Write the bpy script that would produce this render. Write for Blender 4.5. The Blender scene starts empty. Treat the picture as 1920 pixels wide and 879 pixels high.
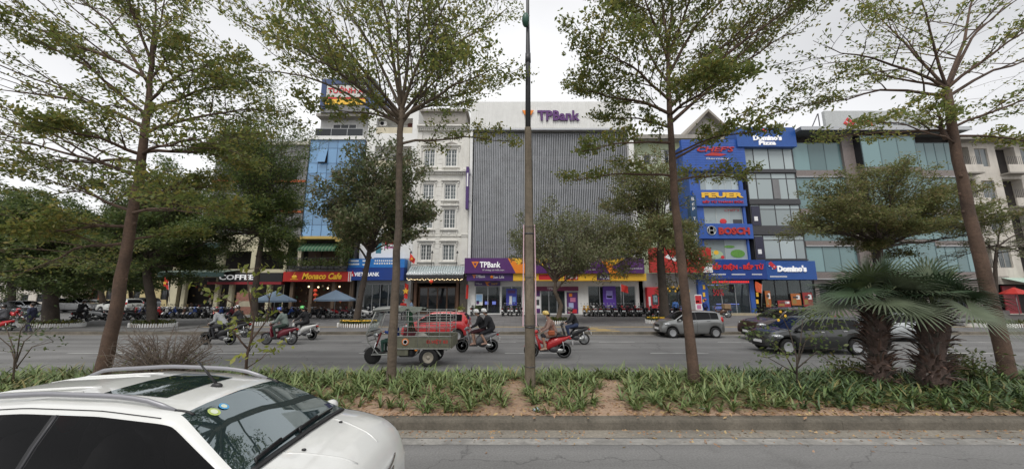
import bpy, bmesh, math, random
import numpy as np
from mathutils import Vector, Matrix, Euler, noise as mnoise
R = math.radians
scn = bpy.context.scene
COL = scn.collection
random.seed(7)
rng = np.random.default_rng(7)

# ---------------------------------------------------------------- camera
FPX, CX, CY, CAMZ, PITCH = 660.0, 960.0, 439.5, 2.45, R(9.4)
cam = bpy.data.cameras.new('camera'); cam.sensor_fit = 'HORIZONTAL'; cam.sensor_width = 36
cam.lens = 36 * FPX / 1920; cam.clip_start = .05; cam.clip_end = 3000
cob = bpy.data.objects.new('camera', cam); COL.objects.link(cob)
cob.location = (0, 0, CAMZ); cob.rotation_euler = (R(90) + PITCH, 0, 0); scn.camera = cob
# ---------------------------------------------------------------- sky and sun (overcast)
SUN_EL, SUN_ROT = R(55), R(200)
w = bpy.data.worlds.new('World'); scn.world = w; w.use_nodes = True
nt = w.node_tree; nt.nodes.clear()
def N(t, **k):
    n = nt.nodes.new(t)
    for a, b in k.items(): setattr(n, a, b)
    return n
sky = N('ShaderNodeTexSky', sky_type='NISHITA', sun_disc=False, sun_elevation=SUN_EL, sun_rotation=SUN_ROT, dust_density=4)
tc = N('ShaderNodeTexCoord'); mp = N('ShaderNodeMapping'); mp.inputs['Scale'].default_value = (1, 1, 1.6); mp.inputs['Location'].default_value = (.35, .1, 0)
nz = N('ShaderNodeTexNoise'); nz.inputs['Scale'].default_value = 1.1; nz.inputs['Detail'].default_value = 4
cr = N('ShaderNodeValToRGB'); cr.color_ramp.elements[0].position = .3; cr.color_ramp.elements[1].position = .7
cr.color_ramp.elements[0].color = (5.7, 5.75, 5.9, 1); cr.color_ramp.elements[1].color = (9.9, 9.9, 10.0, 1)
mx = N('ShaderNodeMix', data_type='RGBA'); mx.inputs[0].default_value = .94
bg = N('ShaderNodeBackground'); bg.inputs[1].default_value = .1
out = N('ShaderNodeOutputWorld')
L = nt.links.new
L(tc.outputs['Generated'], mp.inputs[0]); L(mp.outputs[0], nz.inputs[0]); L(nz.outputs[0], cr.inputs[0])
L(sky.outputs[0], mx.inputs[6]); L(cr.outputs[0], mx.inputs[7]); L(mx.outputs[2], bg.inputs[0]); L(bg.outputs[0], out.inputs[0])
sl = bpy.data.lights.new('sun', 'SUN'); sl.energy = 1.4; sl.angle = R(25); sl.color = (1, .97, .92)
so = bpy.data.objects.new('sun', sl); COL.objects.link(so)
so.rotation_euler = (R(90) - SUN_EL, 0, R(180) - SUN_ROT)
scn.view_settings.view_transform = 'Standard'; scn.view_settings.look = 'None'; scn.view_settings.gamma = 1
scn.view_settings.exposure = 0.33
scn.cycles.max_bounces = 6; scn.cycles.transparent_max_bounces = 8

# ---------------------------------------------------------------- measuring from the photograph (1920 px wide)
cp, sp = math.cos(PITCH), math.sin(PITCH)
def Zp(py, Y):
    v = (CY - py) / FPX
    return CAMZ + Y * (v * cp + sp) / (cp - v * sp)
def Xp(px, py, Y):
    zr = Zp(py, Y) - CAMZ
    return (px - CX) / FPX * (Y * cp + zr * sp)
def P(px, py, Y): return Vector((Xp(px, py, Y), Y, Zp(py, Y)))
def G(px, py, z=0):
    v = (CY - py) / FPX; zr = z - CAMZ
    Y = zr * (cp - v * sp) / (v * cp + sp)
    return Vector(((px - CX) / FPX * (Y * cp + zr * sp), Y, z))

# ---------------------------------------------------------------- materials
MATS = {}
def mat(name, col, rough=.6, metal=0, var=.12, scale=6, bump=0, bscale=40, coat=0, emit=0, ecol=None, spec=.5, alpha=1, trans=0, dirt=0):
    if name in MATS: return MATS[name]
    m = bpy.data.materials.new(name); MATS[name] = m; m.use_nodes = True
    t = m.node_tree; b = t.nodes['Principled BSDF']; lk = t.links.new
    b.inputs['Roughness'].default_value = rough; b.inputs['Metallic'].default_value = metal
    b.inputs['Coat Weight'].default_value = coat; b.inputs['Coat Roughness'].default_value = .06
    b.inputs['Specular IOR Level'].default_value = spec; b.inputs['Alpha'].default_value = alpha
    b.inputs['Transmission Weight'].default_value = trans
    b.inputs['Base Color'].default_value = (*col, 1)
    m.diffuse_color = (*col, 1)
    if var or bump or dirt:
        g = t.nodes.new('ShaderNodeNewGeometry')
    if var:
        n = t.nodes.new('ShaderNodeTexNoise'); n.inputs['Scale'].default_value = scale; n.inputs['Detail'].default_value = 5
        n.inputs['Roughness'].default_value = .65
        lk(g.outputs['Position'], n.inputs[0])
        mr = t.nodes.new('ShaderNodeMapRange'); mr.inputs[1].default_value = .25; mr.inputs[2].default_value = .75
        mr.inputs[3].default_value = 1 - var; mr.inputs[4].default_value = 1 + var
        lk(n.outputs[0], mr.inputs[0])
        v = t.nodes.new('ShaderNodeVectorMath'); v.operation = 'SCALE'; v.inputs[0].default_value = col
        lk(mr.outputs[0], v.inputs['Scale']); last = v.outputs[0]
        if dirt:
            n2 = t.nodes.new('ShaderNodeTexNoise'); n2.inputs['Scale'].default_value = .9; n2.inputs['Detail'].default_value = 6; n2.inputs['Roughness'].default_value = .7
            mp = t.nodes.new('ShaderNodeMapping'); mp.inputs['Scale'].default_value = (1.5, 1.5, .35)
            lk(g.outputs['Position'], mp.inputs[0]); lk(mp.outputs[0], n2.inputs[0])
            m2 = t.nodes.new('ShaderNodeMapRange'); m2.inputs[1].default_value = .45; m2.inputs[2].default_value = .75
            m2.inputs[3].default_value = 0; m2.inputs[4].default_value = dirt; lk(n2.outputs[0], m2.inputs[0])
            x = t.nodes.new('ShaderNodeMix'); x.data_type = 'RGBA'; lk(m2.outputs[0], x.inputs[0]); lk(last, x.inputs[6])
            x.inputs[7].default_value = (col[0] * .38 + .02, col[1] * .37 + .018, col[2] * .33 + .014, 1); last = x.outputs[2]
        lk(last, b.inputs['Base Color'])
    if bump:
        n = t.nodes.new('ShaderNodeTexNoise'); n.inputs['Scale'].default_value = bscale; n.inputs['Detail'].default_value = 4
        lk(g.outputs['Position'], n.inputs[0])
        bp = t.nodes.new('ShaderNodeBump'); bp.inputs['Strength'].default_value = bump; bp.inputs['Distance'].default_value = .02
        lk(n.outputs[0], bp.inputs['Height']); lk(bp.outputs[0], b.inputs['Normal'])
    if emit:
        b.inputs['Emission Color'].default_value = (*(ecol or col), 1); b.inputs['Emission Strength'].default_value = emit
    return m

def leafmat(name, c1, c2, c3, tr=.35):
    if name in MATS: return MATS[name]
    m = bpy.data.materials.new(name); MATS[name] = m; m.use_nodes = True
    t = m.node_tree; t.nodes.clear(); lk = t.links.new
    o = t.nodes.new('ShaderNodeOutputMaterial'); g = t.nodes.new('ShaderNodeNewGeometry')
    r = t.nodes.new('ShaderNodeValToRGB'); e = r.color_ramp.elements
    e[0].position = 0; e[0].color = (*c1, 1); e[1].position = .97; e[1].color = (*c3, 1); k = e.new(.6); k.color = (*c2, 1)
    n = t.nodes.new('ShaderNodeTexNoise'); n.inputs['Scale'].default_value = .7; n.inputs['Detail'].default_value = 2
    lk(g.outputs['Position'], n.inputs[0])
    ma = t.nodes.new('ShaderNodeMath'); ma.operation = 'MULTIPLY_ADD'; ma.inputs[1].default_value = .62; 
    mb = t.nodes.new('ShaderNodeMath'); mb.operation = 'MULTIPLY'; mb.inputs[1].default_value = .55
    lk(n.outputs[0], mb.inputs[0]); lk(g.outputs['Random Per Island'], ma.inputs[0]); lk(mb.outputs[0], ma.inputs[2])
    lk(ma.outputs[0], r.inputs[0])
    d = t.nodes.new('ShaderNodeBsdfPrincipled'); d.inputs['Roughness'].default_value = .5; lk(r.outputs[0], d.inputs['Base Color'])
    tl = t.nodes.new('ShaderNodeBsdfTranslucent'); lk(r.outputs[0], tl.inputs[0])
    x = t.nodes.new('ShaderNodeMixShader'); x.inputs[0].default_value = tr
    lk(d.outputs[0], x.inputs[1]); lk(tl.outputs[0], x.inputs[2]); lk(x.outputs[0], o.inputs[0])
    return m

def glass(name, col=(.02, .025, .03), rough=.03, thru=0.0, tint=(.8, .9, .9), spec=.5, wob=0, ior=1.5):
    """window glass: a reflecting coat over a dark body, or partly see-through"""
    if name in MATS: return MATS[name]
    m = bpy.data.materials.new(name); MATS[name] = m; m.use_nodes = True
    t = m.node_tree; t.nodes.clear(); lk = t.links.new
    o = t.nodes.new('ShaderNodeOutputMaterial')
    d = t.nodes.new('ShaderNodeBsdfPrincipled'); d.inputs['Base Color'].default_value = (*col, 1); d.inputs['Roughness'].default_value = rough
    d.inputs['Specular IOR Level'].default_value = spec
    if wob:
        g = t.nodes.new('ShaderNodeNewGeometry'); n = t.nodes.new('ShaderNodeTexNoise'); n.inputs['Scale'].default_value = .5
        lk(g.outputs['Position'], n.inputs[0]); bp = t.nodes.new('ShaderNodeBump'); bp.inputs['Strength'].default_value = wob; bp.inputs['Distance'].default_value = .1
        lk(n.outputs[0], bp.inputs['Height']); lk(bp.outputs[0], d.inputs['Normal'])
    oi = t.nodes.new('ShaderNodeObjectInfo'); mr = t.nodes.new('ShaderNodeMapRange'); mr.inputs[3].default_value = .72; mr.inputs[4].default_value = 1.25; lk(oi.outputs['Random'], mr.inputs[0])
    sv = t.nodes.new('ShaderNodeVectorMath'); sv.operation = 'SCALE'; sv.inputs[0].default_value = col; lk(mr.outputs[0], sv.inputs['Scale']); lk(sv.outputs[0], d.inputs['Base Color'])
    if thru:
        tr = t.nodes.new('ShaderNodeBsdfTransparent'); tr.inputs[0].default_value = (*tint, 1)
        gl = t.nodes.new('ShaderNodeBsdfGlossy'); gl.inputs['Roughness'].default_value = rough
        fr = t.nodes.new('ShaderNodeFresnel'); fr.inputs[0].default_value = ior
        x = t.nodes.new('ShaderNodeMixShader'); lk(fr.outputs[0], x.inputs[0]); lk(tr.outputs[0], x.inputs[1]); lk(gl.outputs[0], x.inputs[2])
        y = t.nodes.new('ShaderNodeMixShader'); y.inputs[0].default_value = thru; lk(d.outputs[0], y.inputs[1]); lk(x.outputs[0], y.inputs[2])
        lk(y.outputs[0], o.inputs[0])
    else:
        lk(d.outputs[0], o.inputs[0])
    return m

def stone(name, base, ramp_dark, scale1, scale2, bump, rough=.9, patch=(.5, .7)):
    """two scales of noise: grains and broad patches"""
    if name in MATS: return MATS[name]
    m = bpy.data.materials.new(name); MATS[name] = m; m.use_nodes = True
    t = m.node_tree; b = t.nodes['Principled BSDF']; lk = t.links.new; b.inputs['Roughness'].default_value = rough
    g = t.nodes.new('ShaderNodeNewGeometry')
    n1 = t.nodes.new('ShaderNodeTexNoise'); n1.inputs['Scale'].default_value = scale1; n1.inputs['Detail'].default_value = 6; n1.inputs['Roughness'].default_value = .7
    n2 = t.nodes.new('ShaderNodeTexNoise'); n2.inputs['Scale'].default_value = scale2; n2.inputs['Detail'].default_value = 4
    lk(g.outputs['Position'], n1.inputs[0]); lk(g.outputs['Position'], n2.inputs[0])
    r1 = t.nodes.new('ShaderNodeMapRange'); r1.inputs[1].default_value = .3; r1.inputs[2].default_value = .7; r1.inputs[3].default_value = .72; r1.inputs[4].default_value = 1.25
    lk(n1.outputs[0], r1.inputs[0])
    r2 = t.nodes.new('ShaderNodeMapRange'); r2.inputs[1].default_value = patch[0] - .15; r2.inputs[2].default_value = patch[1]
    lk(n2.outputs[0], r2.inputs[0])
    x = t.nodes.new('ShaderNodeMix'); x.data_type = 'RGBA'; x.inputs[6].default_value = (*base, 1); x.inputs[7].default_value = (*ramp_dark, 1)
    lk(r2.outputs[0], x.inputs[0])
    v = t.nodes.new('ShaderNodeVectorMath'); v.operation = 'SCALE'; lk(x.outputs[2], v.inputs[0]); lk(r1.outputs[0], v.inputs['Scale'])
    lk(v.outputs[0], b.inputs['Base Color'])
    bp = t.nodes.new('ShaderNodeBump'); bp.inputs['Strength'].default_value = bump; bp.inputs['Distance'].default_value = .02
    lk(n1.outputs[0], bp.inputs['Height']); lk(bp.outputs[0], b.inputs['Normal'])
    return m

asphalt = stone('asphalt', (.15, .15, .152), (.12, .12, .121), 30, .4, .5)
paverm = stone('paver', (.20, .195, .195), (.15, .147, .147), 18, .6, .25)
soil = stone('soil', (.40, .28, .195), (.27, .18, .12), 14, 1.3, .8)
kerbm = stone('kerb concrete', (.17, .15, .12), (.085, .076, .06), 22, 1.6, .6)
concrete = stone('pole concrete', (.18, .148, .108), (.115, .092, .066), 12, 1.5, .4)
def road_mat(name):
    m = stone(name, (.20, .198, .194), (.155, .153, .15), 34, .35, .55); t = m.node_tree; b = t.nodes['Principled BSDF']; lk = t.links.new
    src = b.inputs['Base Color'].links[0].from_socket; g = t.nodes.new('ShaderNodeNewGeometry')
    mp = t.nodes.new('ShaderNodeMapping'); mp.inputs['Scale'].default_value = (.06, 1.3, 1); n = t.nodes.new('ShaderNodeTexNoise'); n.inputs['Scale'].default_value = 1; n.inputs['Detail'].default_value = 3; lk(g.outputs['Position'], mp.inputs[0]); lk(mp.outputs[0], n.inputs[0])
    r = t.nodes.new('ShaderNodeMapRange'); r.inputs[1].default_value = .35; r.inputs[2].default_value = .65; r.inputs[3].default_value = .80; r.inputs[4].default_value = 1.14; lk(n.outputs[0], r.inputs[0])
    v = t.nodes.new('ShaderNodeTexVoronoi'); v.feature = 'DISTANCE_TO_EDGE'; v.inputs['Scale'].default_value = .28; n3 = t.nodes.new('ShaderNodeTexNoise'); n3.inputs['Scale'].default_value = 1.7; n3.inputs['Detail'].default_value = 5; ad = t.nodes.new('ShaderNodeVectorMath'); ad.operation = 'MULTIPLY_ADD'; ad.inputs[1].default_value = (.9, .9, 0); lk(g.outputs['Position'], n3.inputs[0]); lk(n3.outputs['Color'], ad.inputs[0]); lk(g.outputs['Position'], ad.inputs[2]); lk(ad.outputs[0], v.inputs[0])
    c = t.nodes.new('ShaderNodeMapRange'); c.inputs[1].default_value = .0; c.inputs[2].default_value = .006; c.inputs[3].default_value = .62; c.inputs[4].default_value = 1; lk(v.outputs['Distance'], c.inputs[0])
    n4 = t.nodes.new('ShaderNodeTexNoise'); n4.inputs['Scale'].default_value = .8; n4.inputs['Detail'].default_value = 6; lk(g.outputs['Position'], n4.inputs[0]); s4 = t.nodes.new('ShaderNodeMapRange'); s4.inputs[1].default_value = .60; s4.inputs[2].default_value = .72; s4.inputs[3].default_value = 1; s4.inputs[4].default_value = .78; lk(n4.outputs[0], s4.inputs[0])
    a = t.nodes.new('ShaderNodeMath'); a.operation = 'MULTIPLY'; lk(r.outputs[0], a.inputs[0]); lk(c.outputs[0], a.inputs[1]); a2 = t.nodes.new('ShaderNodeMath'); a2.operation = 'MULTIPLY'; lk(a.outputs[0], a2.inputs[0]); lk(s4.outputs[0], a2.inputs[1])
    w_ = t.nodes.new('ShaderNodeVectorMath'); w_.operation = 'SCALE'; lk(src, w_.inputs[0]); lk(a2.outputs[0], w_.inputs['Scale']); lk(w_.outputs[0], b.inputs['Base Color']); return m
asphalt = road_mat('worn asphalt')
bark1 = stone('reddish bark', (.12, .075, .052), (.065, .042, .031), 16, 2.2, 1.0)
bark2 = stone('grey bark', (.145, .11, .08), (.08, .062, .048), 14, 2.0, 1.0)
bark3 = stone('dark bark', (.085, .066, .052), (.05, .04, .033), 14, 2.0, .9)
white_paint = mat('white paint', (.78, .78, .76), .6, var=.05, scale=2, dirt=.16)
white_stone = mat('white render', (.70, .685, .64), .7, var=.08, scale=1.5, dirt=.3)
cream = mat('cream render', (.62, .56, .42), .8, var=.1, scale=1, dirt=.35)
beige = mat('beige render', (.60, .56, .50), .8, var=.1, scale=1, dirt=.45)
palegreen = mat('pale green render', (.50, .56, .38), .8, var=.1, scale=1, dirt=.3)
greywall = mat('grey cladding', (.20, .20, .205), .6, var=.1, scale=2, dirt=.2)
roofgrey = mat('weathered grey concrete', (.33, .31, .28), .85, var=.15, scale=2, dirt=.5)
darkgrey = mat('dark grey metal', (.05, .05, .055), .45, var=.1)
black = mat('black plastic', (.012, .012, .013), .45, var=.1)
rubber = mat('tyre rubber', (.018, .018, .018), .85, var=.25, scale=12)
chrome = mat('chrome', (.72, .72, .73), .18, 1, var=0)
steel = mat('stainless steel', (.46, .47, .46), .32, .9, var=.15, scale=8)
alu = mat('aluminium', (.45, .46, .47), .38, .6, var=.08)
louvm = mat('louver aluminium', (.39, .40, .42), .5, .15, var=.18, scale=1.2, dirt=.35)
blue_sign = mat('blue sign face', (.015, .055, .28), .4, var=.1, scale=2, dirt=.2)
feuer_blue = mat('blue cladding', (.03, .10, .40), .45, var=.14, scale=2, dirt=.25)
purple = mat('purple sign face', (.10, .025, .155), .4, var=.1, scale=2, dirt=.2)
purple2 = mat('deep purple face', (.06, .02, .14), .4, var=.05)
orange = mat('orange print', (.85, .25, .02), .45, var=.03)
yellow = mat('yellow print', (.85, .50, .04), .45, var=.03)
red = mat('red sign face', (.46, .028, .022), .45, var=.12, scale=2, dirt=.25)
redp = mat('red print', (.60, .03, .04), .45, var=.06)
white_sign = mat('white print', (.82, .82, .82), .5, var=0)
sign_glow = mat('lit white lettering', (.85, .85, .85), .5, var=0, emit=.25)
led_red = mat('lit red lettering', (.8, .03, .02), .5, var=0, emit=.7, ecol=(1, .05, .03))
led_blue = mat('lit blue strip', (.3, .3, .9), .5, var=0, emit=1.1, ecol=(.35, .35, 1))
lamp_warm = mat('warm lamp', (.9, .7, .4), .5, var=0, emit=2.2, ecol=(1, .78, .45))
lamp_cool = mat('cool lamp', (.9, .95, 1), .5, var=0, emit=1.6, ecol=(.9, .96, 1))
interior = mat('dim shop interior', (.16, .14, .13), .8, var=.3, scale=2)
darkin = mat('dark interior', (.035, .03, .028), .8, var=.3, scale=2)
wood = mat('dark wood', (.11, .055, .03), .5, var=.3, scale=5)
curtain = mat('pale curtain', (.52, .56, .56), .85, var=.18, scale=3)
g_dark = glass('dark glass', (.02, .024, .028))
g_shop = glass('shop glass', (.06, .07, .075), thru=.72)
g_teal = glass('teal glass', (.17, .27, .28), .06, wob=.15)
g_blue = glass('blue mirror glass', (.15, .30, .50), .06, spec=.9, wob=.12)
g_grey = glass('grey office glass', (.16, .18, .185), .05, thru=.2)
g_pale = glass('pale curtained glass', (.36, .42, .43), .12)
g_car = glass('tinted car glass', (.005, .005, .006), .04, spec=.22)
g_screen = glass('windscreen glass', (.014, .026, .028), .02, spec=1.0)
g_screen.node_tree.nodes['Principled BSDF'].inputs['IOR'].default_value = 2.1; g_screen.node_tree.nodes['Principled BSDF'].inputs['Specular Tint'].default_value = (.86, .97, 1, 1)

# ---------------------------------------------------------------- mesh building
class MB:
    def __init__(s): s.v = []; s.f = []; s.mi = []; s.sm = []; s.mats = []
    def slot(s, m):
        if m not in s.mats: s.mats.append(m)
        return s.mats.index(m)
    def add(s, vs, fs, m, smooth=False):
        o = len(s.v); k = s.slot(m); s.v += [tuple(x) for x in vs]
        for f in fs: s.f.append([i + o for i in f]); s.mi.append(k); s.sm.append(smooth)
        return s
    def box(s, x0, x1, y0, y1, z0, z1, m, bev=0, M=None):
        if bev:
            b = min(bev, abs(x1 - x0) * .45, abs(y1 - y0) * .45, abs(z1 - z0) * .45)
            vs = []
            for sx in (0, 1):
                for sy in (0, 1):
                    for sz in (0, 1):
                        X = (x0, x1)[sx]; Y = (y0, y1)[sy]; Z = (z0, z1)[sz]
                        dx = b if sx == 0 else -b; dy = b if sy == 0 else -b; dz = b if sz == 0 else -b
                        vs += [(X, Y + dy, Z + dz), (X + dx, Y, Z + dz), (X + dx, Y + dy, Z)]
            me = bmesh.new(); bv = [me.verts.new(v) for v in vs]
            r = bmesh.ops.convex_hull(me, input=bv)
            me.verts.index_update(); me.faces.ensure_lookup_table()
            V = [M @ v.co if M else v.co.copy() for v in me.verts]
            s.add(V, [[v.index for v in f.verts] for f in me.faces], m); me.free(); return s
        V = [(x, y, z) for x in (x0, x1) for y in (y0, y1) for z in (z0, z1)]
        if M: V = [M @ Vector(v) for v in V]
        return s.add(V, [(0, 1, 3, 2), (4, 6, 7, 5), (0, 4, 5, 1), (2, 3, 7, 6), (0, 2, 6, 4), (1, 5, 7, 3)], m)
    def tube(s, pts, rad, m, n=7, cap=True, smooth=True, flat=1.0):
        pts = [Vector(p) for p in pts]; k = len(pts)
        if not hasattr(rad, '__len__'): rad = [rad] * k
        V = []; up = None
        for i, p in enumerate(pts):
            d = (pts[min(i + 1, k - 1)] - pts[max(i - 1, 0)])
            if d.length < 1e-7: d = Vector((0, 0, 1))
            d.normalize()
            if up is None:
                a = Vector((0, 0, 1)) if abs(d.z) < .9 else Vector((1, 0, 0))
                u = d.cross(a).normalized()
            else:
                u = (up - d * up.dot(d))
                u = u.normalized() if u.length > 1e-6 else d.orthogonal().normalized()
            up = u; w_ = d.cross(u)
            for j in range(n):
                t = 2 * math.pi * j / n
                V.append(p + (u * math.cos(t) + w_ * math.sin(t) * flat) * rad[i])
        F = [(i * n + j, i * n + (j + 1) % n, (i + 1) * n + (j + 1) % n, (i + 1) * n + j) for i in range(k - 1) for j in range(n)]
        if cap: F += [tuple(range(n))[::-1], tuple((k - 1) * n + j for j in range(n))]
        return s.add(V, F, m, smooth)
    def lathe(s, prof, m, M=None, n=16, smooth=True):
        """prof = [(r, h)] spun about local z"""
        V = []; k = len(prof)
        for r, h in prof:
            for j in range(n):
                t = 2 * math.pi * j / n; v = Vector((r * math.cos(t), r * math.sin(t), h)); V.append(M @ v if M else v)
        F = [(i * n + j, i * n + (j + 1) % n, (i + 1) * n + (j + 1) % n, (i + 1) * n + j) for i in range(k - 1) for j in range(n)]
        F += [tuple(range(n))[::-1], tuple((k - 1) * n + j for j in range(n))]
        return s.add(V, F, m, smooth)
    def prism(s, poly, y0, y1, m, ax='y'):
        """poly in (x, z) pushed from y0 to y1"""
        n = len(poly)
        def mk(a, b, c): return (a, c, b) if ax == 'y' else ((c, a, b) if ax == 'x' else (a, b, c))
        V = [mk(a, b, y0) for a, b in poly] + [mk(a, b, y1) for a, b in poly]
        F = [tuple(range(n)), tuple(range(2 * n - 1, n - 1, -1))] + [(i, i + n, (i + 1) % n + n, (i + 1) % n) for i in range(n)]
        return s.add(V, F, m)
    def ball(s, c, r, m, n=10, k=7, M=None):
        c = Vector(c); r = r if hasattr(r, '__len__') else (r, r, r); V = []; F = []
        for i in range(k + 1):
            a = math.pi * i / k
            for j in range(n):
                t = 2 * math.pi * j / n
                v = Vector((r[0] * math.sin(a) * math.cos(t), r[1] * math.sin(a) * math.sin(t), r[2] * math.cos(a)))
                V.append((M @ v if M else v) + c)
        for i in range(k):
            for j in range(n): F.append((i * n + j, (i + 1) * n + j, (i + 1) * n + (j + 1) % n, i * n + (j + 1) % n))
        return s.add(V, F, m, True)
    def loft(s, rings, m, smooth=True, cap=True):
        n = len(rings[0]); V = [p for r in rings for p in r]; k = len(rings)
        F = [(i * n + j, i * n + (j + 1) % n, (i + 1) * n + (j + 1) % n, (i + 1) * n + j) for i in range(k - 1) for j in range(n)]
        if cap: F += [tuple(range(n))[::-1], tuple((k - 1) * n + j for j in range(n))]
        return s.add(V, F, m, smooth)
    def mesh(s, name, off=None):
        me = bpy.data.meshes.new(name)
        V = s.v if off is None else [(a[0] - off[0], a[1] - off[1], a[2] - off[2]) for a in s.v]
        me.from_pydata(V, [], s.f)
        for m in s.mats: me.materials.append(m)
        if s.f:
            me.polygons.foreach_set('material_index', s.mi); me.polygons.foreach_set('use_smooth', s.sm)
        me.update(); return me
    def build(s, name, parent=None, loc=None, world=True):
        """world=True: vertices are world coordinates, moved into the frame of an unrotated parent"""
        off = None
        if parent is not None and world: off = wloc(parent)
        elif loc is not None and world: off = loc
        o = bpy.data.objects.new(name, s.mesh(name, off)); COL.objects.link(o)
        if parent is not None: o.parent = parent
        if loc is not None: o.location = loc
        return o
def wloc(o):
    v = Vector((0, 0, 0))
    while o is not None: v += Vector(o.location); o = o.parent
    return v
def tag(o, label=None, cat=None, group=None, kind=None):
    if label: o['label'] = label
    if cat: o['category'] = cat
    if group: o['group'] = group
    if kind: o['kind'] = kind
    return o
def thing(name, label, cat, loc=(0, 0, 0), rz=0, group=None):
    o = bpy.data.objects.new(name, None); o.empty_display_size = .3; COL.objects.link(o)
    o.location = loc; o.rotation_euler = (0, 0, rz); return tag(o, label, cat, group)
KIDS = {}
def copy_tree(o, parent=None):
    c = o.copy(); COL.objects.link(c)
    if parent is not None: c.parent = parent
    for ch in o.children: copy_tree(ch, c)
    return c
def ptag(o, kind='stuff'): o['kind'] = kind; return o
def txt(mb, body, cx, cz, y, m, w=None, h=None, depth=.02, bold=0, shear=0):
    """lettering facing the street (towards -y) centred on cx, cz, fitted to w by h"""
    c = bpy.data.curves.new('t', 'FONT'); c.body = body; c.extrude = .5; c.offset = bold; c.shear = shear; c.resolution_u = 2
    o = bpy.data.objects.new('t', c); me = bpy.data.meshes.new_from_object(o)
    n = len(me.vertices); a = np.empty(n * 3); me.vertices.foreach_get('co', a); a = a.reshape(-1, 3)
    lo, hi = a.min(0), a.max(0); sz = hi - lo
    kh = h / sz[1] if h else w / sz[0]; kw = w / sz[0] if w else kh
    V = [((q[0] - lo[0] - sz[0] / 2) * kw + cx, y - depth + (.5 - q[2]) * depth, (q[1] - lo[1] - sz[1] / 2) * kh + cz) for q in a]
    mb.add(V, [list(p.vertices) for p in me.polygons], m)
    bpy.data.objects.remove(o); bpy.data.curves.remove(c); bpy.data.meshes.remove(me); return mb
def leaves_mesh(name, C, Nn, size, m, asp=.5, jit=.35, parent=None, off=None, axis=None, fold=.15):
    """many leaf-shaped faces: C centres, Nn normals (k,3)"""
    k = len(C); C = np.asarray(C, float); Nn = np.asarray(Nn, float); Nn = Nn / (np.linalg.norm(Nn, axis=1)[:, None] + 1e-9)
    a = rng.normal(size=(k, 3)) if axis is None else np.asarray(axis, float) + rng.normal(size=(k, 3)) * .25
    a -= Nn * (a * Nn).sum(1)[:, None]; a /= np.linalg.norm(a, axis=1)[:, None] + 1e-9
    b = np.cross(Nn, a); s = size * (1 + jit * rng.uniform(-1, 1, k))[:, None]
    base = C - a * s * .5; tip = C + a * s * .5 - Nn * s * fold
    l = C + b * s * asp * .5 - Nn * s * fold * .3; r = C - b * s * asp * .5 - Nn * s * fold * .3
    V = np.stack([base, r, tip, l], 1).reshape(-1, 3)
    if off is not None: V = V - np.asarray(off)
    me = bpy.data.meshes.new(name); me.vertices.add(4 * k); me.vertices.foreach_set('co', V.ravel())
    me.loops.add(4 * k); me.loops.foreach_set('vertex_index', np.arange(4 * k, dtype=np.int32))
    me.polygons.add(k); me.polygons.foreach_set('loop_start', np.arange(0, 4 * k, 4, dtype=np.int32))
    me.polygons.foreach_set('loop_total', np.full(k, 4, dtype=np.int32))
    me.materials.append(m); me.update(calc_edges=True)
    o = bpy.data.objects.new(name, me); COL.objects.link(o)
    if parent is not None: o.parent = parent
    return o
# ================================================================ the setting
gb = MB(); gb.add([(-700, -300, -.06), (700, -300, -.06), (700, 900, -.06), (-700, 900, -.06)], [(0, 1, 2, 3)], stone('ground', (.2, .19, .18), (.14, .13, .12), 8, .2, .3))
tag(gb.build('ground'), kind='structure')
def sheet(name, x0, x1, y0, y1, z, m, nx=1, ny=1):
    b = MB(); b.add([(x0 + (x1 - x0) * i / nx, y0 + (y1 - y0) * j / ny, z) for j in range(ny + 1) for i in range(nx + 1)],
                    [(j * (nx + 1) + i, j * (nx + 1) + i + 1, (j + 1) * (nx + 1) + i + 1, (j + 1) * (nx + 1) + i) for j in range(ny) for i in range(nx)], m)
    return tag(b.build(name), kind='structure')
KN, MED0, MED1, KF = 6.86, 7.04, 10.25, 21.7        # near kerb face, median soil, far side, far kerb face
SW = .15
sheet('near_road', -90, 90, -14, KN + .1, 0, asphalt)
sheet('far_road', -90, 90, MED1, KF + .1, 0, asphalt)
sheet('side_street', -60, -21.5, KF + .3, 120, SW + .006, asphalt)
worn = stone('worn white line paint', (.40, .385, .355), (.225, .218, .205), 7, 1.6, .2, patch=(.42, .6))
line2 = stone('faded lane paint', (.52, .52, .50), (.30, .30, .29), 12, 3, .2)
sheet('edge_line', -60, 60, 6.24, 6.48, .004, worn)
gut = stone('dusty gutter', (.27, .245, .205), (.19, .175, .15), 18, 1.1, .4)
sheet('gutter', -60, 60, 6.52, KN, .004, gut)
for x in range(-60, 61, 6): sheet('lane_dash', x - 1.2 + .9, x + 1.2 + .9, 15.05, 15.17, .004, line2)
for x in range(-60, 61, 6): sheet('lane_dash', x - 1.0 - .6, x + .8 - .6, 18.4, 18.5, .004, line2)
sheet('far_gutter', -60, 60, KF - .35, KF, .004, gut)
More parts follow.
